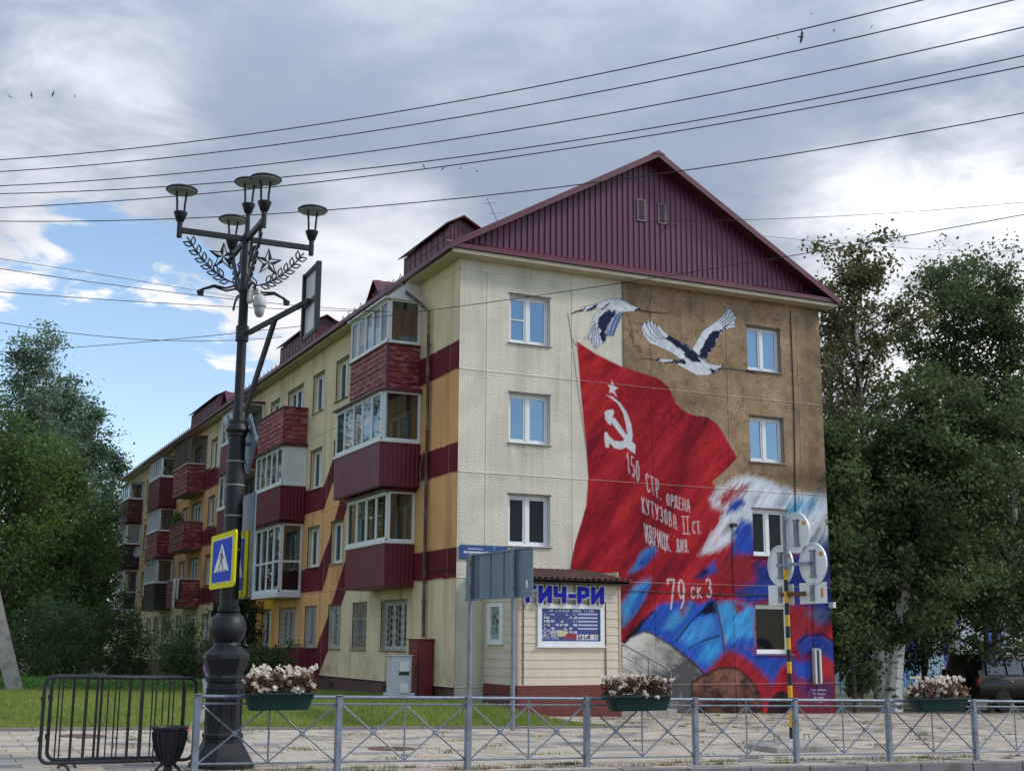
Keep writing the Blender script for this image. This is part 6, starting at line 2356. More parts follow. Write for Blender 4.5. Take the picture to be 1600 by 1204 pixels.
def build_signs():
    # sign board on two posts, seen from behind
    xb = -1.73
    yR = -7.12
    pL = at(738, 1000, 'x', xb)
    yL = float(pL[1])
    s = empty('direction_board', (xb, (yR + yL) / 2, gz(xb, yR)))
    tag(s, 'blue-grey back of a metal sign board on two tall posts before the shop', 'sign')
    ztop = [float(at(790, 861, 'x', xb)[2]), float(at(741, 866, 'x', xb)[2])]
    zt = ztop[0] + .02
    zb = float(at(795, 934, 'x', xb)[2])
    for y in (yR, yL):
        MB().lathe([(.045, gz(xb, y) - .2), (.045, zt + .02), (.02, zt + .03)], (xb - .06, y, 0), 14).build('post', MT['galv'], s, smooth=True)
    y0 = float(at(832, 895, 'x', xb)[1])
    y1 = float(at(728, 900, 'x', xb)[1])
    mid = (y0 + y1) / 2
    n = 5
    for i in range(n):
        a, b = y0 + (y1 - y0) * i / n, y0 + (y1 - y0) * (i + 1) / n
        MB().bbox(xb, xb + .02, a + .004, b - .004, zb, zt, .004).build('board_sheet', MT['galv_dull'], s)
        if i:
            MB().box(xb - .022, xb - .001, a - .014, a + .014, zb + .01, zt - .01).build('stiffener', MT['galv_dull'], s)
    for z in (zb - .005, zt - .025):
        MB().box(xb - .03, xb - .001, y0 + .005, y1 - .005, z, z + .03).build('edge_channel', MT['galv_dull'], s)
    for y in (yR, yL):
        for z in (zb + .2, zt - .2):
            MB().box(xb - .112, xb - .002, y - .06, y + .06, z - .02, z + .02).build('clamp', MT['galv'], s)
    MB().box(xb - .006, xb - .001, y0 + .2, y0 + .27, zb + .18, zb + .32).build('sticker', MT['pvc'], s)

    # striped pole with three round signs
    px, py = .70, -12.46
    g = gz(px, py)
    t = empty('sign_pole', (px, py, g))
    tag(t, 'yellow and black striped pole carrying five sign plates on a concrete foot', 'pole')
    yel = material('pole_yellow', lin(226, 176, 30), .5, var=.08)
    zz = lambda p, q=1241: float(at(q, p, 'y', py)[2])
    edges = [1160, 1135, 1108, 1089, 1070, 1051, 1033, 1014, 996, 978, 960, 942, 924, 906, 890]
    MB().lathe([(.038, g), (.038, zz(1160))], (px, py, 0), 14).build('pole_foot', MT['galv'], t, smooth=True)
    for i in range(len(edges) - 1):
        MB().lathe([(.038, zz(edges[i]) + .0005), (.038, zz(edges[i + 1]))], (px, py, 0), 14).build('stripe', MT['black'] if i % 2 == 0 else yel, t, smooth=True)
    MB().lathe([(.030, zz(890) + .001), (.030, zz(806)), (.01, zz(805))], (px, py, 0), 12).build('pole_top', MT['galv'], t, smooth=True)
    c = MB()
    bx0, bx1, by0, by1 = px - .62, px + .55, py - .42, py + .35
    c.add([(bx0, by0, g - .1), (bx1, by0, g - .1), (bx1, by1, g - .1), (bx0, by1, g - .1), (bx0, by0, g + .09), (bx1, by0, g + .09), (bx1, by1, g + .10), (bx0, by1, g + .10), (px - .15, py - .12, g + .19), (px + .15, py - .12, g + .19), (px + .15, py + .12, g + .19), (px - .15, py + .12, g + .19)],
          [(0, 1, 5, 4), (1, 2, 6, 5), (2, 3, 7, 6), (3, 0, 4, 7), (4, 5, 9, 8), (5, 6, 10, 9), (6, 7, 11, 10), (7, 4, 8, 11), (8, 9, 10, 11)])
    c.build('concrete_foot', MT['concrete'], t)
    for s in (-1, 1):
        MB().tube([(px + s * .3 - .05, py, g + .12), (px + s * .3 - .05, py, g + .25), (px + s * .3 + .05, py, g + .25), (px + s * .3 + .05, py, g + .12)], .008, 5).build('lifting_loop', MT['sill_dark'], t)
    W_ = MT['white']
    X = px + .075
    orange = material('sticker_orange', lin(214, 140, 30), .5)

    def disc(pxc, pyc, r, label):
        p = at(pxc, pyc, 'x', X)
        o = empty('round_sign', (X, p[1], p[2]))
        tag(o, label, 'sign', 'round signs on the striped pole')
        f = lambda a, b, tt: (X + tt, p[1] + a, p[2] + b)
        n = 36
        co = [(r * math.cos(2 * math.pi * i / n), r * math.sin(2 * math.pi * i / n)) for i in range(n)]
        ci = [(a * .955, b * .955) for a, b in co]
        MB().prism(ci, f, 0, .008).build('plate', W_, o)
        MB().ring(co, [(a * .99, b * .99) for a, b in ci], f, -.022, .012).build('rim', W_, o)
        MB().box(X - .035, X - .001, p[1] - .045, p[1] + .045, p[2] - r * .62, p[2] + r * .62).build('channel', MT['galv'], o)
        for s in (-1, 1):
            MB().box(X - .042, X - .001, p[1] - .075, p[1] + .075, p[2] + s * r * .62 - .012, p[2] + s * r * .62 + .012).build('channel_end', MT['galv'], o)
        MB().box(X - .004, X - .001, p[1] - .24, p[1] - .14, p[2] + r * .35, p[2] + r * .35 + .06).build('sticker', orange, o)
        return p
    disc(1245, 832, .34, 'top one of three white round sign backs on the striped pole')
    pa = disc(1220, 883, .34, 'left of two lower round sign backs on the striped pole')
    pb = disc(1271, 880, .34, 'right of two lower round sign backs on the striped pole')
    MB().bar((px, pa[1], (pa[2] + pb[2]) / 2), (px, pb[1], (pa[2] + pb[2]) / 2), .04, .05).build('cross_bar', MT['galv'], t)
    qs = []
    for pxc, pyc, lab in ((1220, 929, 'left white rectangular plate under the round signs of the striped pole'), (1270, 926, 'right white rectangular plate under the round signs of the striped pole')):
        p = at(pxc, pyc, 'x', X)
        qs.append(p)
        o = empty('plate_sign', (X, p[1], p[2]))
        tag(o, lab, 'sign', 'rectangular plates on the striped pole')
        MB().bbox(X, X + .014, p[1] - .345, p[1] + .345, p[2] - .17, p[2] + .17, .006).build('plate', W_, o)
        MB().box(X - .03, X - .001, p[1] - .04, p[1] + .04, p[2] - .13, p[2] + .13).build('channel', MT['galv'], o)
        MB().box(X - .004, X - .001, p[1] - .26, p[1] - .20, p[2] - .07, p[2] + .07).build('sticker', orange, o)
    rust = material('rusty_bar', lin(112, 72, 52), .8, var=.3, vscale=8)
    MB().bar((px, qs[0][1] - .1, qs[0][2]), (px, qs[1][1] + .1, qs[0][2]), .04, .07).build('cross_bar', rust, t)

    # leaning concrete prop at the left edge
    b = at(24, 1080, 'z', .22)
    tp = at(-99, 560, 'y', b[1])
    o = MB()
    o.bar((b[0] + .05, b[1], .0), (tp[0], tp[1], tp[2]), .34, .40)
    o.v = [(x, y, z) for x, y, z in o.v]
    pr = o.build('concrete_prop', MT['concrete'])
    tag(pr, 'leaning grey concrete pole prop at the left edge of the lawn', 'pole')
    # manhole covers
    mh = material('rusty_manhole', lin(104, 76, 66), .7, var=.25, vscale=8, bump=.4, bscale=40)
    for (a, c_), lab in (((128, 1157), 'rusty round manhole cover in the pavement behind the black barriers'), ((612, 1170), 'rusty round manhole cover in the pavement between two fence posts')):
        p = at(a, c_, 'z', gz(-4, -11) + .03)
        g = gz(p[0], p[1])
        m = MB().lathe([(.36, -.03), (.36, .008), (.345, .014), (.325, .014), (.32, .006), (.30, .006), (.28, .012), (.02, .012)], (p[0], p[1], g), 28)
        m.v = [(x, y, z - .0195 * (x - p[0])) for x, y, z in m.v]
        tag(m.build('manhole_cover', mh), lab, 'manhole', 'manhole covers')


build_signs()


# ------------------------------------------------------------------ overhead wires and birds
def wire(name, pts, z_ends, rad, label, group=None):
    """pts in the photo; both ends are taken at given heights, the rest lies in the upright plane between them"""
    a, b = at(*pts[0], 'z', z_ends[0]), at(*pts[-1], 'z', z_ends[1])
    nrm = np.array([b[1] - a[1], a[0] - b[0], 0.0])
    P = [a]
    for q in pts[1:-1]:
        d = ray(*q)
        P.append(CAM + d * (((a - CAM) @ nrm) / (d @ nrm)))
    P.append(b)
    P = np.array(P)
    ln = b - a
    L2 = (ln[:2] ** 2).sum()
    s = ((P[:, :2] - a[:2]) @ ln[:2]) / L2
    co = np.polyfit(s, P[:, 2], 2)
    S = np.linspace(-.12, 1.12, 40)
    line = [(a[0] + ln[0] * t, a[1] + ln[1] * t, float(np.polyval(co, t))) for t in S]
    o = MB().tube(line, rad, 6).build(name, MT['wire'], smooth=True)
    tag(o, label, 'cable', group)


def build_wires():
    G = 'street cables across the sky'
    wire('overhead_cable', [(0, 250), (420, 205), (800, 143), (1130, 75), (1440, 0)], (8.3, 8.1), .007, 'highest of the dark cables crossing the sky above the gable', G)
    wire('overhead_cable', [(0, 268), (420, 228), (800, 170), (1230, 80), (1590, 0)], (8.2, 8.0), .007, 'second cable from the top crossing the sky', G)
    wire('overhead_cable', [(0, 290), (420, 258), (800, 202), (1200, 130), (1600, 43)], (8.1, 7.9), .007, 'third cable from the top crossing the sky', G)
    wire('overhead_cable', [(0, 303), (420, 278), (800, 234), (1200, 170), (1600, 86)], (8.0, 7.8), .007, 'upper cable of the close pair crossing the sky', G)
    wire('overhead_cable', [(0, 325), (420, 292), (800, 244), (1200, 184), (1600, 102)], (7.9, 7.7), .007, 'lower cable of the close pair crossing the sky', G)
    wire('overhead_cable', [(0, 344), (340, 343), (600, 320), (1000, 273), (1600, 178)], (7.8, 7.5), .007, 'lowest sky cable, passing the gable peak', G)
    wire('overhead_cable', [(28, 548), (440, 513), (720, 480), (1000, 436), (1310, 385), (1600, 337)], (8.4, 8.2), .007, 'cable slanting in front of the gable wall and upper windows', G)
    wire('overhead_cable', [(0, 420), (200, 447), (380, 470), (560, 484)], (9.0, 10.5), .008, 'cable sagging left of the lamp below the cloud bank', G)
    wire('overhead_cable', [(0, 404), (200, 436), (380, 466)], (9.3, 10.4), .006, 'thin upper cable sagging left of the lamp', G)
    wire('overhead_cable', [(0, 456), (200, 470), (380, 480), (560, 486)], (8.6, 10.3), .008, 'thicker cable running level to the lamp post from the left', G)
    wire('overhead_cable', [(0, 503), (120, 523), (250, 530), (400, 530)], (7.9, 8.6), .007, 'lowest cable left of the lamp, above the trees', G)
    # lines from the gable to the right
    p = at(1043, 352, 'y', -.22)
    for q0, q1, sag, lab in (((p[0], -.22, p[2] + .02), at(1600, 392, 'y', 14.0), .25, 'thin line from the gable bracket dipping into the birches'),
                             ((at(1006, 346, 'y', -.05)), at(1640, 312, 'y', -6.0), .15, 'thin line from the attic vent out to the right')):
        q0, q1 = np.array(q0), np.array(q1)
        L_ = [tuple(q0 + (q1 - q0) * t - np.array([0, 0, sag * 4 * t * (1 - t)])) for t in np.linspace(0, 1, 16)]
        tag(MB().tube(L_, .008, 5).build('overhead_cable', MT['wire']), lab, 'cable', G)


build_wires()


def build_birds():
    bm_ = material('bird_dark', (.08, .08, .09), .8)

    def bird(px, py, dist, span, yaw, roll, label, group):
        d = ray(px, py)
        d = d / np.linalg.norm(d)
        p = Vector(CAM + d * dist)
        m = MB()
        s = span / 2
        # spindle body
        m.tube([(0, -s * .38, 0), (0, -s * .22, 0), (0, 0, 0), (0, s * .25, 0), (0, s * .55, 0)], [.01 * span, .07 * span, .085 * span, .05 * span, .008 * span], 6)
        for sd in (-1, 1):
            m.add([(0, -s * .12, .02 * s), (sd * s * .45, -s * .22, .16 * s), (sd * s, s * .12, .10 * s), (sd * s * .42, s * .10, .15 * s), (0, s * .12, .02 * s),
                   (0, -s * .10, 0), (sd * s * .45, -s * .20, .145 * s), (sd * s * .42, s * .08, .135 * s), (0, s * .10, 0)],
                  [(0, 1, 3, 4), (1, 2, 3), (5, 8, 7, 6), (6, 7, 2), (0, 5, 6, 1), (1, 6, 2), (3, 2, 7), (4, 3, 7, 8)])
        o = m.build('bird', bm_)
        o.location = p
        o.rotation_euler = (R(15), roll, yaw)
        tag(o, label, 'bird', group)
    bird(1252, 58, 30, .34, 1.2, 1.0, 'dark bird with spread wings between the two top cables at upper right', 'birds high at the right')
    for i, (x, y) in enumerate(((1215, 60), (1303, 48), (1362, 42), (1268, 22))):
        bird(x, y, 90, .36, i * 1.1, .8, ('leftmost', 'third', 'rightmost', 'highest')[i] + ' tiny faint bird among the cables at upper right', 'faint birds at the right')
    for i, (x, y) in enumerate(((15, 151), (49, 149), (83, 147), (117, 150))):
        bird(x, y, 75, .45, .4 + i * .9, .5 + .3 * i, ('first', 'second', 'third', 'fourth')[i] + ' small bird from the left in the row of four at upper left', 'four birds at the left')
    for i, (x, y) in enumerate(((662, 260), (692, 264), (720, 263), (745, 268))):
        bird(x, y, 90, .45, 1 + i, .6, ('first', 'second', 'third', 'fourth')[i] + ' tiny bird from the left in the row above the roof cables', 'birds left of the gable')


build_birds()

# ------------------------------------------------------------------ trees and shrubs
MT['bark'] = material('grey_bark', lin(92, 84, 74), .95, var=.3, vscale=6, bump=.8, bscale=18, stretch=(3, 3, .6))
MT['twig'] = material('dark_twig', lin(74, 66, 58), .95, var=.3, vscale=6)
MT['birch'] = material('birch_bark', lin(222, 218, 208), .85, var=.12, vscale=3, bump=.3, bscale=20, dirt=lin(28, 26, 24), dirt_amt=.95, dirt_scale=2.6, stretch=(1.0, 1.0, 2.6))
LEAF = {
    'birch': leaf_material('birch_leaf', lin(58, 76, 50), lin(114, 132, 82), .42),
    'birch_top': leaf_material('birch_leaf_top', lin(80, 84, 58), lin(132, 132, 88), .45),
    'willow': leaf_material('willow_leaf', lin(80, 102, 84), lin(136, 156, 130), .35),
    'maple': leaf_material('maple_leaf', lin(54, 78, 44), lin(112, 140, 68), .42),
    'poplar': leaf_material('poplar_leaf', lin(66, 92, 76), lin(118, 142, 112), .35),
    'dark': leaf_material('dark_leaf', lin(26, 38, 26), lin(54, 72, 42), .3),
    'shrub': leaf_material('shrub_leaf', lin(50, 72, 44), lin(104, 130, 78), .4),
    'plum': leaf_material('plum_leaf', lin(44, 24, 30), lin(78, 42, 46), .3),
}


def tree(name, label, cat, x, y, H, Rc, nleaf, leaf, lm, bark, seed, cb=.28, lean=(0, 0), tr=.16, nl=18, droop=0.0, group=None, stems=1, spread=.42, clump=None, zoff=0.0):
    """trunk with limbs (tubes) and a crown of separate leaves gathered in clumps along the twigs"""
    rng = np.random.default_rng(seed)
    g = gz(x, y) + zoff
    root = empty(name, (x, y, g))
    tag(root, label, cat, group)
    wood, limbs = MB(), MB()
    clumps = []
    for s in range(stems):
        off = rng.normal(size=2) * (.12 * stems if stems > 1 else 0)
        n = 11
        T = np.linspace(0, 1, n)
        wob = np.cumsum(rng.normal(size=(n, 2)) * .035 * H / n, axis=0)
        top = np.array(lean) + (rng.normal(size=2) * Rc * .45 if stems > 1 else 0)
        P = np.stack([x + off[0] + top[0] * T ** 1.3 + wob[:, 0], y + off[1] + top[1] * T ** 1.3 + wob[:, 1], g - .15 + (H * .97 + .15) * T], 1)
        rr = [tr * (1 - .93 * t) ** .9 * (1.25 if i == 0 else 1) / (stems ** .4) + .008 for i, t in enumerate(T)]
        wood.tube([tuple(p) for p in P], rr, 9)
        k = max(4, nl // stems)
        az0 = rng.uniform(0, 6.28)
        for i in range(k):
            t = cb * .85 + (.985 - cb * .85) * ((i + rng.uniform(0, .8)) / k)
            p0 = np.array([np.interp(t, T, P[:, j]) for j in range(3)])
            u = (t - cb * .8) / (1 - cb * .8)
            prof = max(.12, 1 - abs((u - .42) / .64) ** 2.6) ** .5
            L_ = Rc * prof * rng.uniform(.65, 1.12)
            az = az0 + i * 2.4 + rng.uniform(-.5, .5)
            el = R(rng.uniform(18, 48)) + .5 * u
            d = np.array([math.cos(az) * math.cos(el), math.sin(az) * math.cos(el), math.sin(el)])
            pts = [p0]
            q = p0.copy()
            m = 5
            for j in range(m):
                d = d + rng.normal(size=3) * .14 + np.array([0, 0, .06 - droop * .25 * j])
                d /= np.linalg.norm(d)
                q = q + d * L_ / m
                pts.append(q.copy())
            r0 = max(.012, np.interp(t, T, rr) * .55)
            limbs.tube([tuple(p) for p in pts], [r0 * (1 - .85 * j / m) + .004 for j in range(m + 1)], 5, False)
            for j in range(1, m + 1):
                clumps.append((pts[j], .55 + .45 * j / m))
                for w in range(2):
                    d2 = rng.normal(size=3)
                    d2[2] = d2[2] * .6 + .1 - droop
                    d2 /= np.linalg.norm(d2)
                    e = pts[j] + d2 * L_ * rng.uniform(.16, .36)
                    limbs.tube([tuple(pts[j]), tuple((pts[j] + e) / 2 + rng.normal(size=3) * .03), tuple(e)], [r0 * .3 + .004, .006, .003], 4, False)
                    clumps.append((e, 1.0))
        clumps.append((P[-1], .8))
    wood.build('trunk', bark, root, smooth=True)
    limbs.build('limbs', MT['twig'], root, smooth=True)
    cl = np.array([c[0] for c in clumps])
    wt = np.array([c[1] for c in clumps]) * rng.gamma(.8, 1.2, len(clumps)) + .03
    idx = rng.choice(len(cl), nleaf, p=wt / wt.sum())
    sp = (clump or spread * .66) * (Rc / 3.0) ** .5
    cen = cl[idx] + rng.normal(size=(nleaf, 3)) * np.array([sp, sp, sp * .7]) * rng.uniform(.55, 1.2, len(cl))[idx][:, None]
    cen[:, 2] = np.maximum(cen[:, 2], g + .1)
    V, Q = leaf_cloud(cen, leaf, rng, droop=droop)
    np_mesh('crown', V, Q, lm, root)
    return root


def base_at(px, Y, ptop=None):
    """ground position under a photo column at depth Y, and the height of a photo point there"""
    p = at(px, 1060, 'y', Y)
    h = at(px, ptop, 'y', Y)[2] - gz(p[0], Y) if ptop else None
    return p[0], Y, h


def build_vegetation():
    # right: birches and what grows between them
    GR = 'birches right of the mural'
    x, y, h = base_at(1372, 3.2, 385)
    tree('birch_tree', 'slender birch nearest the gable, its thin reddish top against the sky', 'tree', x, y, h - .5, 3.3, 17000, .16, LEAF['birch_top'], MT['birch'], 1, cb=.36, lean=(.1, .3), tr=.2, nl=34, droop=.15, group=GR, spread=.40)
    x, y, h = base_at(1487, 5.0, 380)
    tree('birch_tree', 'tall dense birch with the broadest crown, right of the slender one', 'tree', x, y, h - 1.9, 4.6, 29000, .16, LEAF['birch'], MT['birch'], 2, cb=.22, lean=(.9, .0), tr=.22, nl=46, droop=.15, group=GR, spread=.40)
    x, y, h = base_at(1610, 3.5, 400)
    tree('birch_tree', 'birch at the right edge of the photo, cut by the frame', 'tree', x, y, h - 2.0, 4.8, 30000, .16, LEAF['birch'], MT['birch'], 3, cb=.20, tr=.2, nl=46, droop=.15, group=GR, spread=.40)
    x, y, h = base_at(1335, 6.5, 520)
    tree('birch_tree', 'thin-crowned birch closest behind the corner of the mural wall', 'tree', x, y, h, 2.6, 8000, .16, LEAF['birch_top'], MT['birch'], 4, cb=.25, tr=.13, nl=30, droop=.15, group=GR, spread=.38)
    x, y, h = base_at(1391, 1.2, 650)
    tree('birch_tree', 'white-trunked birch leaning to the right, crown below the taller ones', 'tree', x, y, h, 3.3, 28000, .16, LEAF['birch'], MT['birch'], 5, cb=.26, lean=(2.3, 0), tr=.27, nl=26, droop=.2, group=GR, spread=.40)
    x, y, h = base_at(1338, .6, 660)
    tree('young_tree', 'dark young tree overhanging the right edge of the mural', 'tree', x, y, h, 2.0, 15000, .16, LEAF['birch'], MT['bark'], 6, cb=.05, lean=(-.4, 0), tr=.07, nl=24, droop=.15, spread=.38)
    x, y, h = base_at(1545, .8, 690)
    tree('young_tree', 'bushy tree spreading over the parked black car', 'tree', x, y, h, 3.4, 28000, .16, LEAF['birch'], MT['bark'], 7, cb=.20, tr=.09, nl=26, droop=.2, spread=.38)
    x, y, h = base_at(1447, 9.0, 790)
    tree('evergreen_bush', 'dense near-black bush between the birch trunks', 'bush', x, y, h, 2.6, 20000, .14, LEAF['dark'], MT['bark'], 8, cb=.05, tr=.1, nl=26, spread=.45)
    x, y, h = base_at(1345, 9.0, 800)
    tree('evergreen_bush', 'dark bush beside the lower right corner of the house', 'bush', x, y, h, 2.2, 15000, .14, LEAF['dark'], MT['bark'], 9, cb=.08, tr=.1, nl=22, spread=.45)
    x, y, h = base_at(1560, 13.0, 720)
    tree('back_tree', 'dark tree rising behind the black car', 'tree', x, y, h, 4.2, 15000, .16, LEAF['dark'], MT['bark'], 10, cb=.35, tr=.16, nl=24, spread=.55)

    # left: tall grey-green trees behind, darker broadleaf trees in front
    GL = 'trees left of the house'
    for i, (px, Y, top, Rc, n, lm, lf, lab) in enumerate((
            (-110, 36, 600, 4.4, 17000, 'willow', .20, 'grey-green tree at the far left, cut by the photo edge'),
            (2, 40, 560, 4.0, 20000, 'willow', .19, 'tallest grey-green tree of the left group'),
            (52, 47, 606, 3.6, 15000, 'poplar', .20, 'second tall tree from the left, narrow topped'),
            (106, 52, 640, 3.6, 17000, 'poplar', .21, 'tall blue-green tree with its crown edge touching the far balconies'),
            (150, 60, 712, 3.0, 12000, 'poplar', .22, 'smaller blue-green tree at the far end of the house'),
            (-10, 25, 712, 4.0, 17000, 'maple', .17, 'broad dark maple standing behind the concrete prop'),
            (70, 29, 740, 3.6, 18000, 'maple', .18, 'broad dark maple in the middle of the left group'),
            (125, 37, 830, 2.8, 14000, 'maple', .18, 'low dark maple next to the far ground-floor windows'))):
        x, y, h = base_at(px, Y, top)
        tree('poplar_tree' if lm == 'poplar' else ('willow_tree' if lm == 'willow' else 'maple_tree'), lab, 'tree', x, y, h, Rc, n, lf, LEAF[lm], MT['bark'], 30 + i, cb=.16 if lm != 'maple' else .06, tr=.22, nl=34, group=GL, spread=.55)
    # shrubs at the edge of the lawn and under the facade
    GS = 'shrubs along the lawn'
    for i, (px, Y, top, Rc, n, lm, lab) in enumerate((
            (35, 17, 985, 1.5, 5000, 'shrub', 'low shrub behind the leaning concrete prop'),
            (95, 20, 972, 1.8, 6500, 'shrub', 'shrub in the middle of the lawn edge on the left'),
            (150, 24, 965, 1.7, 6000, 'shrub', 'shrub in front of the far end of the facade'),
            (200, 26, 1000, 1.3, 4500, 'shrub', 'small shrub at the corner of the far plinth'),
            (285, 14, 1020, 1.2, 4500, 'shrub', 'low shrub under the facade just left of the lamp pedestal'),
            (312, 17, 985, .9, 3000, 'shrub', 'upright shrub partly hidden behind the lamp bulb'),
            (406, 19.5, 945, .9, 9000, 'dark', 'tall dark shrub against the facade right of the lamp bulb'),
            (408, 12.5, 1035, 1.0, 4000, 'shrub', 'low dark shrub behind the first flower box'))):
        x, y, h = base_at(px, Y, top)
        tree('shrub', lab, 'shrub', x if i < 4 else min(x, -.95), y, h, Rc, n, .10, LEAF[lm], MT['bark'], 60 + i, cb=.02, tr=.05, nl=28, stems=4, group=GS, spread=.34)


build_vegetation()


def build_grass():
    rng = np.random.default_rng(77)

    def blades(X, Y, h, w, lean=.5):
        n = len(X)
        Z = ground_z(X, Y) - .005
        a = rng.uniform(0, 6.283, n)
        hh = h * rng.uniform(.5, 1.3, n)
        dx, dy = np.cos(a) * w / 2, np.sin(a) * w / 2
        la = rng.uniform(0, 6.283, n)
        lx, ly = np.cos(la) * hh * lean * rng.random(n), np.sin(la) * hh * lean * rng.random(n)
        V = np.stack([np.stack([X - dx, Y - dy, Z], 1), np.stack([X + dx, Y + dy, Z], 1), np.stack([X + lx, Y + ly, Z + hh], 1)], 1).reshape(-1, 3)
        return V, np.arange(3 * n).reshape(n, 3)
    gm = leaf_material('grass_blade', lin(92, 116, 44), lin(172, 180, 96), .4)
    n = 150000
    # denser towards the camera
    t = rng.random(n) ** 1.5
    Y = -6.38 + 22 * t
    X = rng.uniform(-18, .75, n)
    k = ~((X > -.02) & (Y > -.03)) & ~((X > .35 + .5 * rng.random(n)) & (Y > -5))
    X, Y = X[k], Y[k]
    dens = fbm(X * .5, Y * .5, 5)
    V, Q = blades(X, Y, .085, .016)
    o = np_mesh('grass', V, Q, gm)
    tag(o, 'short green grass of the lawn before the house', 'grass', kind='stuff')
    # taller unmown fringe in front of the shrubs
    n = 22000
    X = rng.uniform(-17, -2.0, n)
    Y = rng.uniform(7, 17, n)
    V, Q = blades(X, Y, .26, .035)
    V2, Q2 = leaf_cloud(np.stack([X, Y, ground_z(X, Y) + rng.uniform(.02, .30, n)], 1), .10, rng)
    o = np_mesh('weeds', np.concatenate([V2]), Q2, leaf_material('weed_leaf', lin(70, 108, 46), lin(112, 150, 72), .35))
    tag(o, 'fringe of taller weeds before the shrubs', 'weeds', kind='stuff')
    # tufts in the paving joints and by the kerb
    cx, cy = [], []
    for i in range(420):
        x = rng.uniform(-10, 9)
        r_ = rng.random()
        y = rng.uniform(-14.8, -13.9) if r_ < .3 else (rng.uniform(-6.4, -.3) if r_ < .75 else rng.uniform(-13.5, -6.6))
        if r_ >= .3 and r_ < .75 and (x < 1.0 or (x < 5.5 and y > -2.2)):
            continue
        y = -14.91 + round((y + 14.91) / .4) * .4 + rng.normal() * .02
        m = rng.integers(10, 60)
        cx += list(x + rng.normal(size=m) * rng.uniform(.05, .22))
        cy += list(y + rng.normal(size=m) * .03)
    V, Q = blades(np.array(cx), np.array(cy), .05, .014, 1.2)
    o = np_mesh('paving_weeds', V, Q, leaf_material('dry_grass', lin(88, 96, 50), lin(140, 140, 84), .3))
    tag(o, 'dry grass tufts in the joints of the paving', 'weeds', kind='stuff')


build_grass()


# ------------------------------------------------------------------ things on the balconies
def build_balcony_things():
    cl = material('patterned_sheet', lin(206, 204, 206), .9, var=.1, dirt=lin(96, 92, 98), dirt_amt=.8, dirt_scale=9)
    rng = random.Random(8)
    for (ya, yb, top, bot, lab) in ((31.9, 32.7, 4.40, 2.95, 'longer patterned white sheet hung over the red balcony rail'), (31.15, 31.75, 4.40, 3.45, 'shorter pale cloth hung over the red balcony rail')):
        vs, fs = [], []
        nu, nv = 14, 12
        for j in range(nv + 1):
            for i in range(nu + 1):
                t = j / nv
                y = ya + (yb - ya) * i / nu
                z = top - (top - bot) * t * (1 - .12 * math.sin(i * 1.3))
                vs.append((-.93 - .02 * math.sin(i * 1.7 + t) - .015 * t, y, z))
        for j in range(nv):
            for i in range(nu):
                a = j * (nu + 1) + i
                fs.append((a, a + 1, a + nu + 2, a + nu + 1))
        m = MB().add(vs, fs)
        o = m.build('hung_laundry', cl, smooth=True, fix=False)
        sol = o.modifiers.new('thick', 'SOLIDIFY')
        sol.thickness = .006
        tag(o, lab, 'laundry')
    # satellite dish by the far stack
    p = at(217, 862, 'x', -1.05)
    d = empty('satellite_dish', tuple(p))
    tag(d, 'small grey satellite dish on the dark balcony at the far end', 'satellite dish')
    n = Vector((-.75, -.6, .3)).normalized()
    q = n.to_track_quat('Z', 'Y').to_matrix()
    m = MB()
    m.lathe([(.02, 0), (.14, .012), (.26, .045), (.32, .075), (.325, .07), (.26, .035), (.14, .002), (.02, -.01)], (0, 0, 0), 24)
    m.v = [tuple(Vector(p) + q @ Vector(v)) for v in m.v]
    m.build('reflector', MT['sill'], d, smooth=True)
    MB().tube([tuple(Vector(p) + q @ Vector((0, -.3, .06))), tuple(Vector(p) + q @ Vector((0, 0, .36)))], .012, 5).build('feed_arm', MT['sill'], d)
    MB().tube([tuple(Vector(p) - n * .02), (-.9, p[1] + .15, p[2])], .02, 6).build('mount', MT['black'], d)
    # potted greenery on the open balcony
    lm = LEAF['shrub']
    r2 = np.random.default_rng(4)
    for i, (yy, zz, lab) in enumerate(((34.2, 7.15, 'trailing pot plant at the far end of the open red balcony'), (33.1, 7.15, 'leafy pot plant in the middle of the open red balcony'))):
        o = empty('pot_plant', (-.7, yy, zz))
        tag(o, lab, 'pot plant')
        MB().lathe([(.10, -.25), (.14, 0.02), (.15, .02), (.15, .05), (.12, .05)], (-.7, yy, zz), 14).build('pot', material('terracotta', lin(150, 96, 74), .8), o)
        cen = np.array([-.75, yy, zz + .25]) + r2.normal(size=(260, 3)) * np.array([.12, .26, .16])
        V, Q = leaf_cloud(cen, .10, r2)
        np_mesh('leaves', V, Q, lm, o)


build_balcony_things()


# ------------------------------------------------------------------ person walking behind the lamp pedestal
def skin_mesh(name, pts, edges, radii, mat, parent, root=0, sub=2):
    me = bpy.data.meshes.new(name)
    me.from_pydata(pts, edges, [])
    o = bpy.data.objects.new(name, me)
    COL.objects.link(o)
    bpy.context.view_layer.objects.active = o
    md = o.modifiers.new('skin', 'SKIN')
    md.use_smooth_shade = True
    sv = me.skin_vertices[0].data
    for i, r_ in enumerate(radii):
        sv[i].radius = r_ if isinstance(r_, tuple) else (r_, r_)
        sv[i].use_root = (i == root)
    ss = o.modifiers.new('sub', 'SUBSURF')
    ss.levels = sub
    ss.render_levels = sub
    dg = bpy.context.evaluated_depsgraph_get()
    m2 = bpy.data.meshes.new_from_object(o.evaluated_get(dg))
    bpy.data.objects.remove(o)
    m2.name = name
    m2.materials.clear()
    m2.materials.append(mat)
    m2.polygons.foreach_set('use_smooth', [True] * len(m2.polygons))
    n = bpy.data.objects.new(name, m2)
    COL.objects.link(n)
    n.parent = parent
    return n


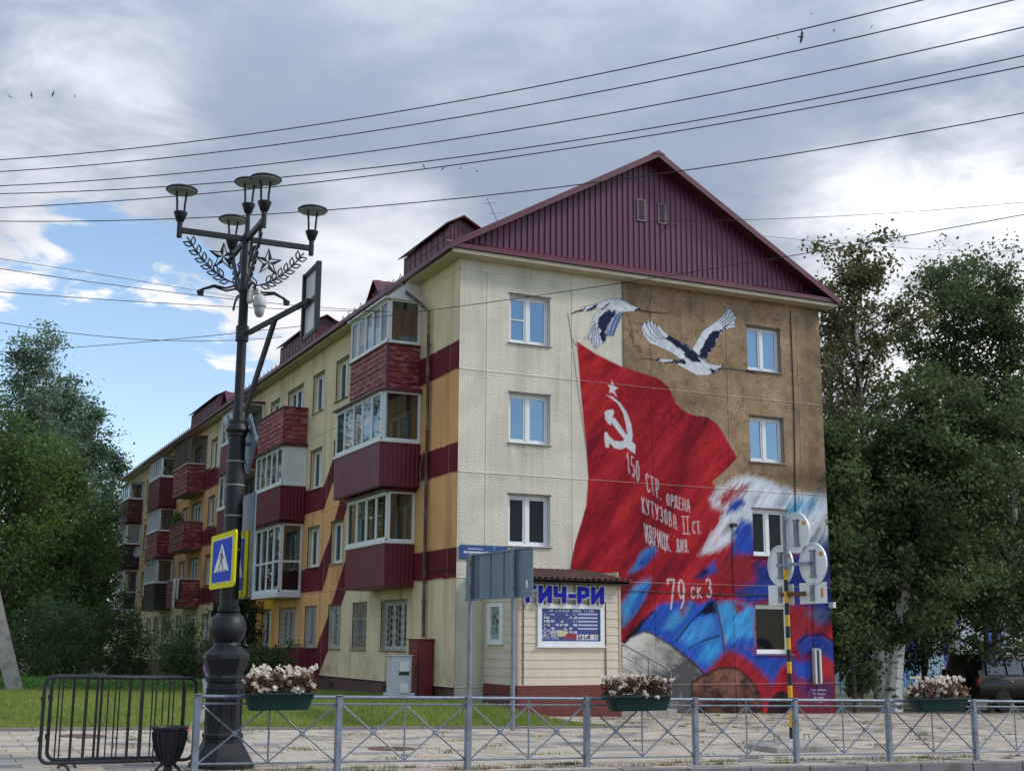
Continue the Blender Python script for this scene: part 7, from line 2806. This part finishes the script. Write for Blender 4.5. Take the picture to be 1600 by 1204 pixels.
def build_person():
    p0 = at(330, 1168, 'z', .06)
    x, y = float(p0[0]), float(p0[1])
    g = gz(x, y)
    P = empty('person', (x, y, g))
    tag(P, 'person in a lilac top and pale trousers walking behind the lamp pedestal', 'person')
    skin = material('skin_tone', lin(196, 152, 128), .6, var=.05)
    lil = material('lilac_cloth', lin(150, 112, 176), .9, var=.15, vscale=6, bump=.3, bscale=30)
    tro = material('pale_trousers', lin(172, 170, 170), .9, var=.1, vscale=6)
    sho = material('shoe', lin(150, 146, 142), .7)
    hair = material('hair_brown', lin(58, 42, 34), .8, var=.2, vscale=20)
    # local frame: walks towards +X, height 1.66
    pts = [(0, 0, .92), (0, 0, 1.10), (.01, 0, 1.30), (.01, 0, 1.41), (.02, 0, 1.47), (.04, 0, 1.56), (.03, 0, 1.63),
           (0, .085, .88), (.12, .09, .50), (.16, .09, .10), (.26, .09, .04),
           (0, -.085, .88), (-.10, -.09, .52), (-.36, -.09, .26), (-.34, -.09, .13),
           (.01, .17, 1.38), (-.10, .20, 1.12), (-.02, .20, .90), (.0, .20, .82),
           (.01, -.17, 1.38), (.10, -.20, 1.12), (.22, -.20, .94), (.26, -.20, .87)]
    ed = [(0, 1), (1, 2), (2, 3), (3, 4), (4, 5), (5, 6), (0, 7), (7, 8), (8, 9), (9, 10), (0, 11), (11, 12), (12, 13), (13, 14), (2, 15), (15, 16), (16, 17), (17, 18), (2, 19), (19, 20), (20, 21), (21, 22)]
    rad = [(.12, .15), (.10, .13), (.11, .15), .055, .05, .09, .07, .085, .055, .04, .035, .085, .055, .04, .035, .05, .038, .03, .028, .05, .038, .03, .028]
    skin_mesh('body', pts, ed, rad, skin, P)
    # hands: palm and five fingers
    for (hx, hy, hz) in ((.0, .20, .80), (.27, -.20, .85)):
        hp = [(hx, hy, hz + .02), (hx + .01, hy, hz - .05)]
        he = [(0, 1)]
        hr = [.026, .032]
        for k in range(4):
            a = len(hp)
            o_ = (k - 1.5) * .017
            ln = (.070, .080, .075, .058)[k]
            hp += [(hx + .012 + o_, hy, hz - .075), (hx + .020 + o_, hy + .006, hz - .075 - ln * .5), (hx + .034 + o_, hy + .008, hz - .075 - ln)]
            he += [(1, a), (a, a + 1), (a + 1, a + 2)]
            hr += [.009, .0085, .0075]
        a = len(hp)
        hp += [(hx + .035, hy + .01, hz - .02), (hx + .055, hy + .015, hz - .055)]
        he += [(0, a), (a, a + 1)]
        hr += [.011, .009]
        skin_mesh('hand', hp, he, hr, skin, P, 0, 1)
    tp = [(0, 0, .86), (0, 0, 1.08), (.01, 0, 1.30), (.01, 0, 1.42), (.01, .175, 1.385), (-.09, .205, 1.14), (-.05, .205, 1.02), (.01, -.175, 1.385), (.095, -.205, 1.14), (.15, -.205, 1.04)]
    te = [(0, 1), (1, 2), (2, 3), (2, 4), (4, 5), (5, 6), (2, 7), (7, 8), (8, 9)]
    skin_mesh('blouse', tp, te, [(.16, .19), (.125, .155), (.13, .17), .075, .075, .06, .055, .075, .06, .055], lil, P)
    bp = [(0, 0, .92), (0, .09, .86), (.12, .09, .50), (.155, .09, .14), (0, -.09, .86), (-.10, -.09, .52), (-.33, -.09, .28)]
    skin_mesh('trousers', bp, [(0, 1), (1, 2), (2, 3), (0, 4), (4, 5), (5, 6)], [(.14, .165), .105, .075, .06, .105, .075, .06], tro, P)
    skin_mesh('shoe', [(.15, .09, .06), (.24, .09, .04), (.31, .09, .035)], [(0, 1), (1, 2)], [.05, .045, .032], sho, P, 0, 1)
    skin_mesh('shoe', [(-.37, -.09, .24), (-.36, -.09, .14), (-.33, -.09, .07)], [(0, 1), (1, 2)], [.05, .045, .032], sho, P, 0, 1)
    skin_mesh('hair', [(-.01, 0, 1.68), (-.05, 0, 1.60), (-.06, 0, 1.50)], [(0, 1), (1, 2)], [(.075, .085), (.075, .09), .05], hair, P, 0, 2)
    for s in (-1, 1):
        MB().lathe([(.002, -.012), (.011, -.006), (.011, .006), (.002, .012)], (.125, s * .032, 1.585), 8).build('eye', MT['black'], P)
    skin_mesh('nose', [(.12, 0, 1.575), (.145, 0, 1.555)], [(0, 1)], [.012, .013], skin, P, 0, 1)
    MB().bar((.128, -.022, 1.525), (.128, .022, 1.525), .006, .008).build('mouth', material('lips', lin(150, 80, 80), .5), P)
    for c in P.children:
        if c.matrix_parent_inverse != Matrix.Identity(4):
            c.matrix_parent_inverse = Matrix.Identity(4)


build_person()


# ------------------------------------------------------------------ black car at the right, blue hall and fence behind
def build_right_background():
    x0, y0 = 17.9, .55
    g = gz(x0 + 2, y0 + 1)
    c = empty('parked_car', (x0 + 2.1, y0 + .9, g))
    tag(c, 'black off-road car parked in the shade under the trees at right', 'car')
    paint = material('black_car_paint', (.006, .006, .007), .35, var=.05, spec=.3)
    rub = material('tyre_rubber', (.015, .015, .015), .9)
    tin = glass_material('tinted_glass', (.06, .07, .08), 1.6, .2)
    w = 1.78

    def loft(sections, name, mat, par):
        """sections: list of (x, z profile half-width pairs) -> closed hull across y"""
        vs, fs = [], []
        m = len(sections[0][1])
        for x, pr in sections:
            for hw, z in pr:
                vs.append((x0 + x, y0 + w / 2 - hw, g + z))
            for hw, z in reversed(pr):
                vs.append((x0 + x, y0 + w / 2 + hw, g + z))
        k = 2 * m
        for i in range(len(sections) - 1):
            for j in range(k):
                fs.append((i * k + j, i * k + (j + 1) % k, (i + 1) * k + (j + 1) % k, (i + 1) * k + j))
        fs.append(tuple(range(k)))
        b = (len(sections) - 1) * k
        fs.append(tuple(range(b + k - 1, b - 1, -1)))
        return MB().add(vs, fs).build(name, mat, par, smooth=True)
    S = lambda x, hz, hw, zb=.42: (x, [(hw * .9, zb), (hw, zb + .12), (hw, hz - .14), (hw * .94, hz - .03), (hw * .6, hz)])
    loft([S(0, .86, .80), S(.06, .98, .85), S(.5, 1.04, .87), S(1.2, 1.08, .88), S(2.5, 1.10, .88), S(3.9, 1.08, .88), S(4.25, 1.04, .84)], 'body', paint, c)
    H = lambda x, zt, hw: (x, [(hw + .06, 1.03), (hw + .02, 1.3), (hw - .02, zt - .12), (hw - .1, zt - .02), (hw * .5, zt)])
    loft([H(1.15, 1.14, .76), H(1.62, 1.70, .72), H(1.8, 1.78, .72), H(3.2, 1.80, .72), H(4.0, 1.76, .72), H(4.22, 1.15, .76)], 'cabin', paint, c)
    yy = y0 + w / 2 - .80
    for a, b in ((1.55, 2.25), (2.33, 3.0), (3.08, 3.85)):
        MB().quad((x0 + a + (.12 if a < 1.6 else 0), yy - .012, g + 1.16), (x0 + b, yy - .012, g + 1.16), (x0 + b, yy + .085, g + 1.62), (x0 + a + (.28 if a < 1.6 else 0), yy + .085, g + 1.62)).build('side_window', tin, c, fix=False)
    MB().quad((x0 + 1.18, y0 + .25, g + 1.18), (x0 + 1.18, y0 + w - .25, g + 1.18), (x0 + 1.58, y0 + w - .3, g + 1.66), (x0 + 1.58, y0 + .3, g + 1.66)).build('windscreen', tin, c, fix=False)
    for xx in (.78, 3.35):
        for yy2, s in ((y0 - .02, 1), (y0 + w + .02, -1)):
            t = MB()
            t.lathe([(.20, -.11), (.33, -.11), (.36, -.07), (.36, .07), (.33, .11), (.20, .11)], (0, 0, 0), 22)
            t.v = [(x0 + xx + a, yy2 + s * .12 + cc * s, g + .36 + b) for a, b, cc in t.v]
            tyre = t.build('wheel', rub, c, smooth=True)
            r_ = MB()
            r_.lathe([(.04, -.09), (.19, -.085), (.205, -.06), (.205, .05)], (0, 0, 0), 18)
            r_.v = [(x0 + xx + a, yy2 + s * .12 + cc * s, g + .36 + b) for a, b, cc in r_.v]
            r_.build('rim', MT['sill'], tyre, smooth=True)
    for yy3 in (y0 + .22, y0 + w - .22):
        MB().tube([(x0 + 1.75, yy3, g + 1.78), (x0 + 1.85, yy3, g + 1.86), (x0 + 3.8, yy3, g + 1.86), (x0 + 3.9, yy3, g + 1.78)], .02, 6).build('roof_rail', MT['black'], c)
    for xx in (2.2, 3.3):
        MB().bar((x0 + xx, y0 + .18, g + 1.88), (x0 + xx, y0 + w - .18, g + 1.88), .05, .03).build('rack_bar', MT['black'], c)
    for yy4 in (y0 + .12, y0 + w - .42):
        MB().bbox(x0 - .03, x0 + .04, yy4, yy4 + .30, g + .70, g + .84, .02).build('headlight', MT['sill'], c)
    MB().bbox(x0 - .09, x0 + .05, y0 + .02, y0 + w - .02, g + .40, g + .58, .03).build('bumper', MT['black'], c)
    MB().bbox(x0 + 1.35, x0 + 1.55, y0 - .14, y0 - .0, g + 1.12, g + 1.28, .03).build('mirror', paint, c)
    for xx in (2.25, 3.05):
        MB().bbox(x0 + xx - .2, x0 + xx - .06, y0 - .02, y0 + .012, g + .93, g + .965, .008).build('door_handle', MT['sill'], c)
    tail = material('tail_lamp_red', lin(120, 20, 24), .3)
    for yy4 in (y0 + .06, y0 + w - .20):
        MB().bbox(x0 + 4.16, x0 + 4.30, yy4, yy4 + .14, g + .80, g + 1.05, .02).build('tail_lamp', tail, c)
    sw = MB()
    sw.lathe([(.05, -.10), (.28, -.10), (.34, -.06), (.34, .08), (.05, .10)], (0, 0, 0), 22)
    sw.v = [(x0 + 4.36 + cc, y0 + w / 2 + a_, g + .98 + b_) for a_, b_, cc in sw.v]
    sw.build('spare_wheel', rub, c, smooth=True)
    todo = list(c.children)
    for ch in todo:
        for q in [ch] + list(ch.children):
            me = q.data
            co = np.empty(len(me.vertices) * 3)
            me.vertices.foreach_get('co', co)
            co = co.reshape(-1, 3)
            co[:, 0] = 2 * x0 + 4.4 - co[:, 0]
            me.vertices.foreach_set('co', co.ravel())
            me.flip_normals()
            me.update()
    # blue and grey clad hall
    Y = 34.0
    xa = at(1405, 1000, 'y', Y)[0]
    h = empty('clad_hall', (xa + 12, Y, 0))
    tag(h, 'long hall clad in blue and pale grey panels behind the birches', 'building')
    bl = material('blue_cladding', lin(46, 86, 168), .5, var=.06)
    gr = material('grey_cladding', lin(168, 174, 186), .5, var=.06)
    top = at(1500, 800, 'y', Y)[2]
    zb = gz(30, Y) - .5
    MB().box(xa + .05, xa + 34, Y + .06, Y + 12, zb, top - .05).build('core', gr, h)
    xx = xa
    i = 0
    while xx < xa + 33.5:
        wd = 2.2 if i % 2 else 1.5
        rows = 4
        for r_ in range(rows):
            z0, z1 = zb + (top - zb) * r_ / rows, zb + (top - zb) * (r_ + 1) / rows
            MB().bbox(xx + .012, xx + wd - .012, Y, Y + .058, z0 + .012, z1 - .012, .006).build('panel', bl if (i % 2 == 0) else gr, h)
        xx += wd
        i += 1
    MB().bbox(xa - .15, xa + 34.2, Y - .2, Y + 12.1, top - .04, top + .25, .02).build('roof_edge', bl, h)
    p, q = at(1500, 1013, 'y', Y), at(1524, 1048, 'y', Y)
    wn = MB().ring([(p[0], q[2]), (q[0], q[2]), (q[0], p[2]), (p[0], p[2])], [(p[0] + .12, q[2] + .12), (q[0] - .12, q[2] + .12), (q[0] - .12, p[2] - .12), (p[0] + .12, p[2] - .12)], lambda a, b, t: (a, t, b), Y - .08, Y - .002).build('window', MT['pvc'], h)
    MB().box(p[0] + .1, q[0] - .1, Y - .03, Y - .01, q[2] + .1, p[2] - .1).build('pane', material('dark_pane', (.03, .035, .04), .1), wn)
    # pale blue picket fence
    Y = 17.0
    fx0, fx1 = at(1312, 1000, 'y', Y)[0], at(1470, 1000, 'y', Y)[0]
    g0 = gz(fx0, Y)
    f = empty('picket_fence', ((fx0 + fx1) / 2, Y, g0))
    tag(f, 'pale blue metal picket fence seen between the birch trunks', 'fence')
    pm = material('pale_blue_paint', lin(124, 168, 194), .5, var=.08)
    n = int((fx1 - fx0) / .15)
    pic = MB().prism([(-.03, 0), (.03, 0), (.03, 1.75), (0, 1.83), (-.03, 1.75)], lambda a, b, t: (a, t, b), -.012, .012).build('picket', pm, f)
    for i in range(n):
        o = pic if i == 0 else bpy.data.objects.new('picket', pic.data)
        if i:
            COL.objects.link(o)
            o.parent = f
        o.matrix_parent_inverse = Matrix.Identity(4)
        xx = fx0 + .15 * i
        o.location = Vector((xx, Y, gz(xx, Y) + .05)) - f.location
    for dz in (.4, 1.45):
        MB().bar((fx0, Y + .03, gz(fx0, Y) + dz), (fx1, Y + .03, gz(fx1, Y) + dz), .03, .05).build('rail', pm, f)
    for k in range(4):
        xx = fx0 + (fx1 - fx0) * k / 3
        MB().bbox(xx - .04, xx + .04, Y + .05, Y + .13, gz(xx, Y) - .1, gz(xx, Y) + 1.8, .006).build('post', pm, f)


build_right_background()
